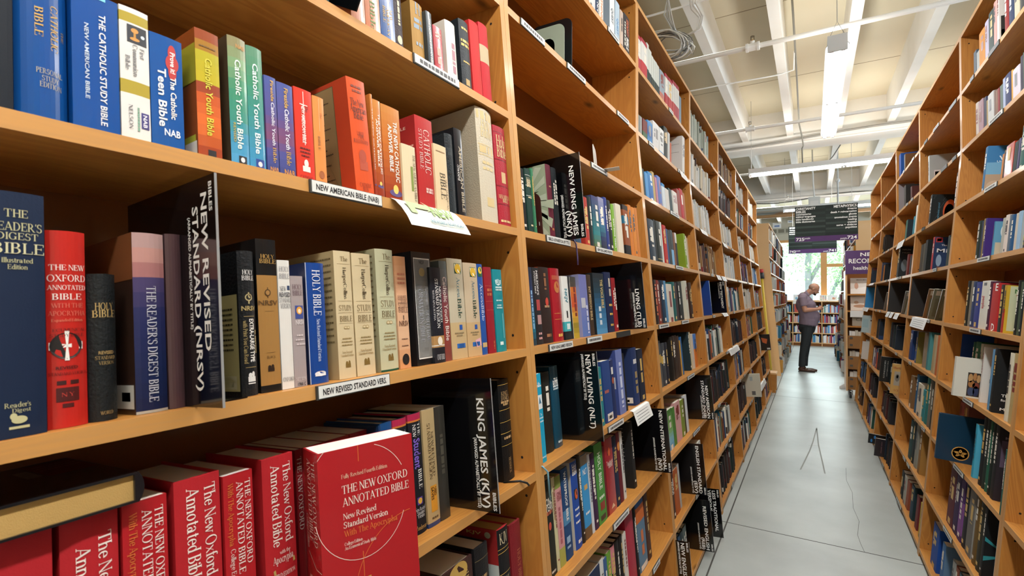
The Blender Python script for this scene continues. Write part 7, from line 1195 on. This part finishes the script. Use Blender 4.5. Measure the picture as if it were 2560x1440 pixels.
for z, n_b in ((.8, 9), (.48, 8), (.16, 7)):
    x = .45+.05
    for i in range(n_b):
        w = rr.uniform(.02, .05); mb = MB(); mb.box(0, w-.002, 0, .12, 0, rr.uniform(.22, .25), rr.choice(('e4e2dc', 'd8d4ca', 'e6e6e4', 'c8c0b0'))); o = mb.build('book', MATT, loc=(x, 9.42+.02, z+.0155-.0)); tag(o, 'pale book standing in the ' + {.8: 'top', .48: 'middle', .16: 'bottom'}[z]+' bin of the wheeled unit', 'book', 'pale books in the %s bin' % {.8: 'top', .48: 'middle', .16: 'bottom'}[z]); x += w
mb = MB(); mb.box(0, .22, 0, .002, 0, .1, 'e2e4e4'); o = mb.build('notice', PAINT, loc=(.51, 9.414, 1.27)); tag(o, 'white label card on the shelf edge above the book lettered CBD', 'notice')
# yellow pole leaning on the end of the pale bookcase
root = empty('reaching_pole', (-.70, 11.19, 0)); tag(root, 'yellow pole with a red and black cap leaning on the pale bookcase end', 'pole')
d = Vector((-.184, .13, 2.1)); Pp = lambda t: d*t
mb = MB(); mb.tube([Pp(.06), Pp(.93)], .026, 8, 'c9a92e'); mb.build('shaft', PAINT, root, smooth=True)
mb = MB(); mb.tube([Pp(.008), Pp(.06)], .028, 8, '6f7070'); mb.build('foot', PAINT, root, smooth=True)
mb = MB(); mb.tube([Pp(.93), Pp(.985)], .05, 10, '26272a'); mb.build('collar', PAINT, root, smooth=True)
mb = MB(); mb.tube([Pp(.985), Pp(1.02)], .045, 10, 'b02a26'); mb.build('cap', PAINT, root, smooth=True)
# step at the end of the bible row
root = empty('step_stool', (-.60, 9.32, 0)); tag(root, 'low wooden step standing at the end of the bible row', 'step')
mb = MB(); mb.box(-.16, .09, 0, .3, .30, .325); mb.build('top', WPALE, root)
for y in (.0, .28): mb = MB(); mb.box(-.15, .08, y, y+.02, 0, .30); mb.build('side_panel', WOOD, root)
# white thing on the floor by the wheeled unit
mb = MB(); mb.prism([(0, 0), (.12, 0), (.12, .02), (.07, .09), (0, .03)], 0, .07, 'y', 'dadad8'); o = mb.build('paper_cone', PAINT, loc=(.40, 10.35, .0005)); tag(o, 'small folded white card standing on the floor by the second row', 'card')
# ---------------------------------------------------------------- the person reading a phone
def limb(mb, pts, rs, n=14, ex=1):
    mb.tube(pts, rs, n); mb.ball(pts[0], rs[0], 12); mb.ball(pts[-1], rs[-1], 12)
def solid(name, mb, m, parent, vox, col, smooth=4):
    mb.c = [lin(col)]*len(mb.c); o = mb.build(name, m, parent)
    r = o.modifiers.new('skin', 'REMESH'); r.mode = 'VOXEL'; r.voxel_size = vox; r.use_smooth_shade = True
    s = o.modifiers.new('soft', 'SMOOTH'); s.factor = .5; s.iterations = smooth
    return o
def plain(name, rgb, rough):
    return mat(name, rgb, rough)
SK = plain('warm_skin', 'b98368', .5); SH = plain('mauve_pique_cotton', '7d6c78', .9); TR = plain('dark_denim', '1f2426', .85); SHOE = plain('brown_leather', '4a2c1c', .4); HAIRM = plain('shaved_stubble', 'a07a66', .6); BEARD = plain('dark_beard', '2a1f1c', .9)
P = empty('person', (-.13, 12.39, 0)); tag(P, 'bald bearded person in a mauve polo shirt and dark trousers looking down at a phone', 'person')
V = Vector
def Z(px, pz, y=0): return ((px-290)/674, y, (1385-pz)/674)
b = MB()
# torso core, legs under the trousers, neck
limb(b, [Z(330, 760), Z(320, 640), Z(290, 480), Z(270, 340)], [.10, .13, .13, .10])
limb(b, [Z(278, 300), Z(330, 262), Z(368, 225)], [.075, .062, .062])
for s in (-1, 1):
    limb(b, [Z(312, 830, .085*s), Z(285, 1030, .09*s), Z(262, 1300, .085*s)], [.075, .06, .042]); limb(b, [Z(325, 720, .02*s), Z(312, 830, .085*s)], [.08, .075])
    # arms: shoulder, elbow, wrist
    sh, el = Z(252, 330, .185*s), Z(292, 505, .235*s)
    wr = Z(445, 490, .11*s) if s < 0 else Z(440, 480, .10*s)
    limb(b, [sh, tuple((V(sh)+V(el))/2), el], [.058, .052, .047]); limb(b, [el, tuple(V(el)*.6+V(wr)*.4), wr], [.046, .044, .029])
    # hand: palm, five fingers of different lengths curled around the phone
    w = V(wr); ph = V(Z(520, 470, 0)); f = (ph-w).normalized(); side = V((0, s, 0)); upv = V((0, 0, 1))
    pc = w+f*.045; b.ball(tuple(pc), (.045, .020, .036), 12); b.tube([tuple(w), tuple(pc)], [.028, .026], 10)
    for i, (L, dz) in enumerate(((.055, .026), (.062, .009), (.058, -.009), (.046, -.026))):
        p0 = pc+f*.035+upv*dz; p1 = p0+f*L*.5-side*.006; p2 = p1+f*L*.3-side*.02; b.tube([tuple(p0-f*.015), tuple(p0), tuple(p1), tuple(p2)], [.0095, .0095, .0088, .0072], 8); b.ball(tuple(p2), .0072, 8)
    t0 = pc+upv*.024-f*.01; t1 = t0+upv*.022+f*.022-side*.008; t2 = t1+f*.028-side*.012; b.tube([tuple(t0), tuple(t1), tuple(t2)], [.012, .0105, .0085], 8); b.ball(tuple(t2), .0085, 8)
# head turned down: built along a tilted axis (u to the face, w to the crown)
hc = V(Z(405, 205)); tl = math.radians(28); u = V((math.cos(tl), 0, -math.sin(tl))); wv = V((math.sin(tl), 0, math.cos(tl)))
HM = Matrix(((u.x, 0, wv.x, hc.x), (0, 1, 0, 0), (u.z, 0, wv.z, hc.z), (0, 0, 0, 1)))
b.ball((-.012, 0, .03), (.098, .077, .092), 18, M=HM); b.ball((.03, 0, -.035), (.066, .060, .078), 16, M=HM); b.ball((.052, 0, -.088), (.032, .034, .026), 12, M=HM)
b.tube([(.082, 0, .0), (.108, 0, -.032), (.088, 0, -.04)], [.009, .014, .011], 8, M=HM); b.ball((.108, 0, -.034), .013, 8, M=HM)
b.ball((.078, 0, .018), (.02, .055, .013), 12, M=HM)                       # brow
b.tube([(.078, -.022, -.064), (.085, 0, -.062), (.078, .022, -.064)], [.007, .009, .007], 8, M=HM)   # lips
for s in (-1, 1):
    b.ball((-.012, .076*s, -.008), (.019, .010, .032), 10, M=HM); b.ball((-.006, .082*s, -.01), (.008, .006, .016), 8, M=HM)
body = solid('body', b, SK, P, .0075, 'b98368', 3)
# eyes, brows, stubble, beard
e = MB()
for s in (-1, 1): e.ball((.0775, .030*s, -.004), (.008, .011, .0055), 10, 'b09a90', M=HM); e.ball((.083, .030*s, -.006), (.004, .006, .004), 8, '2a1c14', M=HM)
e.build('eye', PAINT, P, smooth=True)
e = MB()
for s in (-1, 1): e.tube([(.090, .014*s, .022), (.090, .032*s, .027), (.078, .05*s, .02)], [.004, .005, .003], 6, '3a2a20', M=HM)
e.build('eyebrow', PAINT, P, smooth=True)
e = MB(); e.ball((-.026, 0, .022), (.090, .0785, .084), 28, M=HM)
e.f = [f for f in e.f if True]; hr = e.build('cropped_hair', HAIRM, P, smooth=True)
e = MB(); e.ball((.058, 0, -.094), (.033, .036, .025), 14, M=HM); e.tube([(.03, -.052, -.06), (.05, -.042, -.085), (.07, -.02, -.1), (.075, 0, -.103), (.07, .02, -.1), (.05, .042, -.085), (.03, .052, -.06)], [.008, .013, .014, .015, .014, .013, .008], 8, M=HM); e.tube([(.083, -.026, -.056), (.094, 0, -.050), (.083, .026, -.056)], [.005, .006, .005], 6, M=HM)
e.build('beard', BEARD, P, smooth=True)
# shirt: belly, chest, shoulders, short sleeves
t = MB()
limb(t, [Z(330, 690), Z(335, 600), Z(310, 480), Z(285, 370), Z(275, 320)], [.165, .180, .168, .150, .11])
t.ball(Z(378, 600), (.152, .155, .17), 16); t.ball(Z(330, 440), (.15, .165, .14), 14); t.ball(Z(240, 430), (.10, .15, .17), 14)
t.tube([Z(330, 716), Z(336, 640)], [.178, .18], 20)
for s in (-1, 1):
    limb(t, [Z(268, 318, .06*s), Z(256, 325, .17*s)], [.085, .075]); t.tube([Z(256, 325, .18*s), Z(278, 452, .228*s)], [.078, .070], 14)
solid('polo_shirt', t, SH, P, .009, '7d6c78', 6)
t = MB(); t.tube([Z(280, 262), Z(305, 275), Z(340, 300)], [.074, .078, .066], 14, '75646f', cap=False); t.build('collar', SH, P, smooth=True)
# trousers
t = MB(); limb(t, [Z(330, 680), Z(325, 720), Z(318, 770)], [.135, .155, .15]); t.ball(Z(270, 760), (.10, .15, .12), 14)
for s in (-1, 1):
    k = .012*s
    t.tube([Z(318, 745, .075*s), Z(310, 880, .088*s), Z(288+10*s, 1040, .09*s), Z(270+12*s, 1180, .088*s), Z(262+14*s, 1315, .085*s)], [.118, .104, .078, .070, .066], 16)
solid('trousers', t, TR, P, .009, '1f2426', 5)
for s in (-1, 1):
    t = MB(); q = .014*s*1.3; x0 = -.125+(.0 if s < 0 else .035)
    t.ball((x0+.05, .085*s, .045), (.062, .042, .045), 12); t.ball((x0+.17, .085*s, .034), (.11, .046, .034), 14); t.ball((x0+.26, .085*s, .026), (.055, .038, .026), 12); t.tube([(x0+.04, .085*s, .05), (x0+.06, .085*s, .10)], [.048, .046], 12)
    sh = solid('shoe', t, SHOE, P, .007, '4a2c1c', 2)
    m2 = MB(); m2.box(x0-.008, x0+.30, .085*s-.036, .085*s+.036, 0, .012, '171412'); m2.build('sole', PAINT, sh)
    m2 = MB(); m2.box(x0+.13, x0+.15, .085*s-.036, .085*s+.036, .062, .068, 'a8946a'); m2.build('metal_bit', METALP, sh)
ph = MB(); pm = Matrix.Translation(V((-.13, 12.39, 0))+V(Z(528, 467))) @ Matrix.Rotation(math.radians(-28), 4, 'Y'); ph.box(-.07, .07, -.036, .036, -.004, .004, '1c1e20'); ph.box(-.066, .066, -.033, .033, .004, .0045, 'c8d4dc'); o = ph.build('phone', METALP); o.matrix_world = pm; tag(o, 'smartphone held in both hands by the person in the mauve polo shirt', 'phone')

# ---------------------------------------------------------------- outside the end window
mb = MB(); mb.box(-30, 30, YF+.3, 60, -.3, -.05, '8f938c'); o = mb.build('pavement', PAINT); o['kind'] = 'structure'
LEAF = mat('sunlit_leaf', '9cc090', .6); n_, l_, p_ = nt(LEAF)  # leaf colour lightened to imitate overexposure
tn = n_.new('ShaderNodeBsdfTranslucent'); tn.inputs[0].default_value = (.52, .80, .48, 1); mx = n_.new('ShaderNodeMixShader'); mx.inputs[0].default_value = .55
l_.new(p_.outputs[0], mx.inputs[1]); l_.new(tn.outputs[0], mx.inputs[2]); l_.new(mx.outputs[0], n_['Material Output'].inputs['Surface'])
BARK = noise_mat('hazed_bark', '9aa6ae', 'b4bec4', 6, .9, bump=.3)  # bark paled and blued to imitate haze
def tree(x, y, trunk, r, label, seed, crown=(0, 0, 4.4), rad=(2.4, 1.6, 2.4), n=3200):
    rr = random.Random(seed); root = empty('street_tree', (x, y, -.05)); tag(root, label, 'tree', 'street trees beyond the end window')
    mb = MB()
    for t_, r_ in trunk: mb.tube(t_, [r_*(1-.5*i/max(1, len(t_)-1)) for i in range(len(t_))], 8)
    mb.build('trunk', BARK, root, smooth=True); mb = MB()
    for i in range(n):
        d = V((rr.gauss(0, 1), rr.gauss(0, 1), rr.gauss(0, 1))); d.normalize(); k = rr.random()**.45
        c = V(crown)+V((d.x*rad[0]*k, d.y*rad[1]*k, d.z*rad[2]*k)); s_ = rr.uniform(.04, .10)
        a = V((rr.gauss(0, 1), rr.gauss(0, 1), rr.gauss(0, 1))).normalized(); b_ = a.cross(d).normalized()
        if c.z < .8: continue
        mb.add([c-a*s_, c-b_*s_*.5, c+a*s_, c+b_*s_*.5], [(0, 1, 2, 3)])
    mb.build('foliage', LEAF, root)
tree(-.15, 24.5, [([(0, 0, 0), (.05, 0, 1.5), (.0, 0, 3), (.2, .2, 5.5)], .17), ([(.02, 0, 2.2), (.7, .2, 3.6), (1.2, .3, 5)], .09)], .2, 'thick tree with haze-paled bark just outside the window behind the person', 1)
tree(1.2, 30.5, [([(-.75, 0, 0), (-.3, 0, 1.9), (.25, 0, 3.4), (.6, 0, 5)], .09), ([(-.15, 0, 2.2), (.5, .1, 3.1)], .05)], .1, 'slim slanting tree outside, between the thick trunk and the window post', 2, (0, 0, 3.2), (2.0, 1.4, 2.6))
tree(-4.2, 28, [([(0, 0, 0), (.1, 0, 2), (-.2, 0, 5)], .13)], .1, 'street tree outside behind the pale bookcase row', 3, (0, 0, 3.4), (2.2, 1.5, 2.6))
tree(4.4, 27, [([(0, 0, 0), (-.1, 0, 2), (.2, 0, 5)], .12)], .1, 'street tree outside beyond the window post', 4, (0, 0, 3.2), (2.4, 1.5, 2.8), 3200)
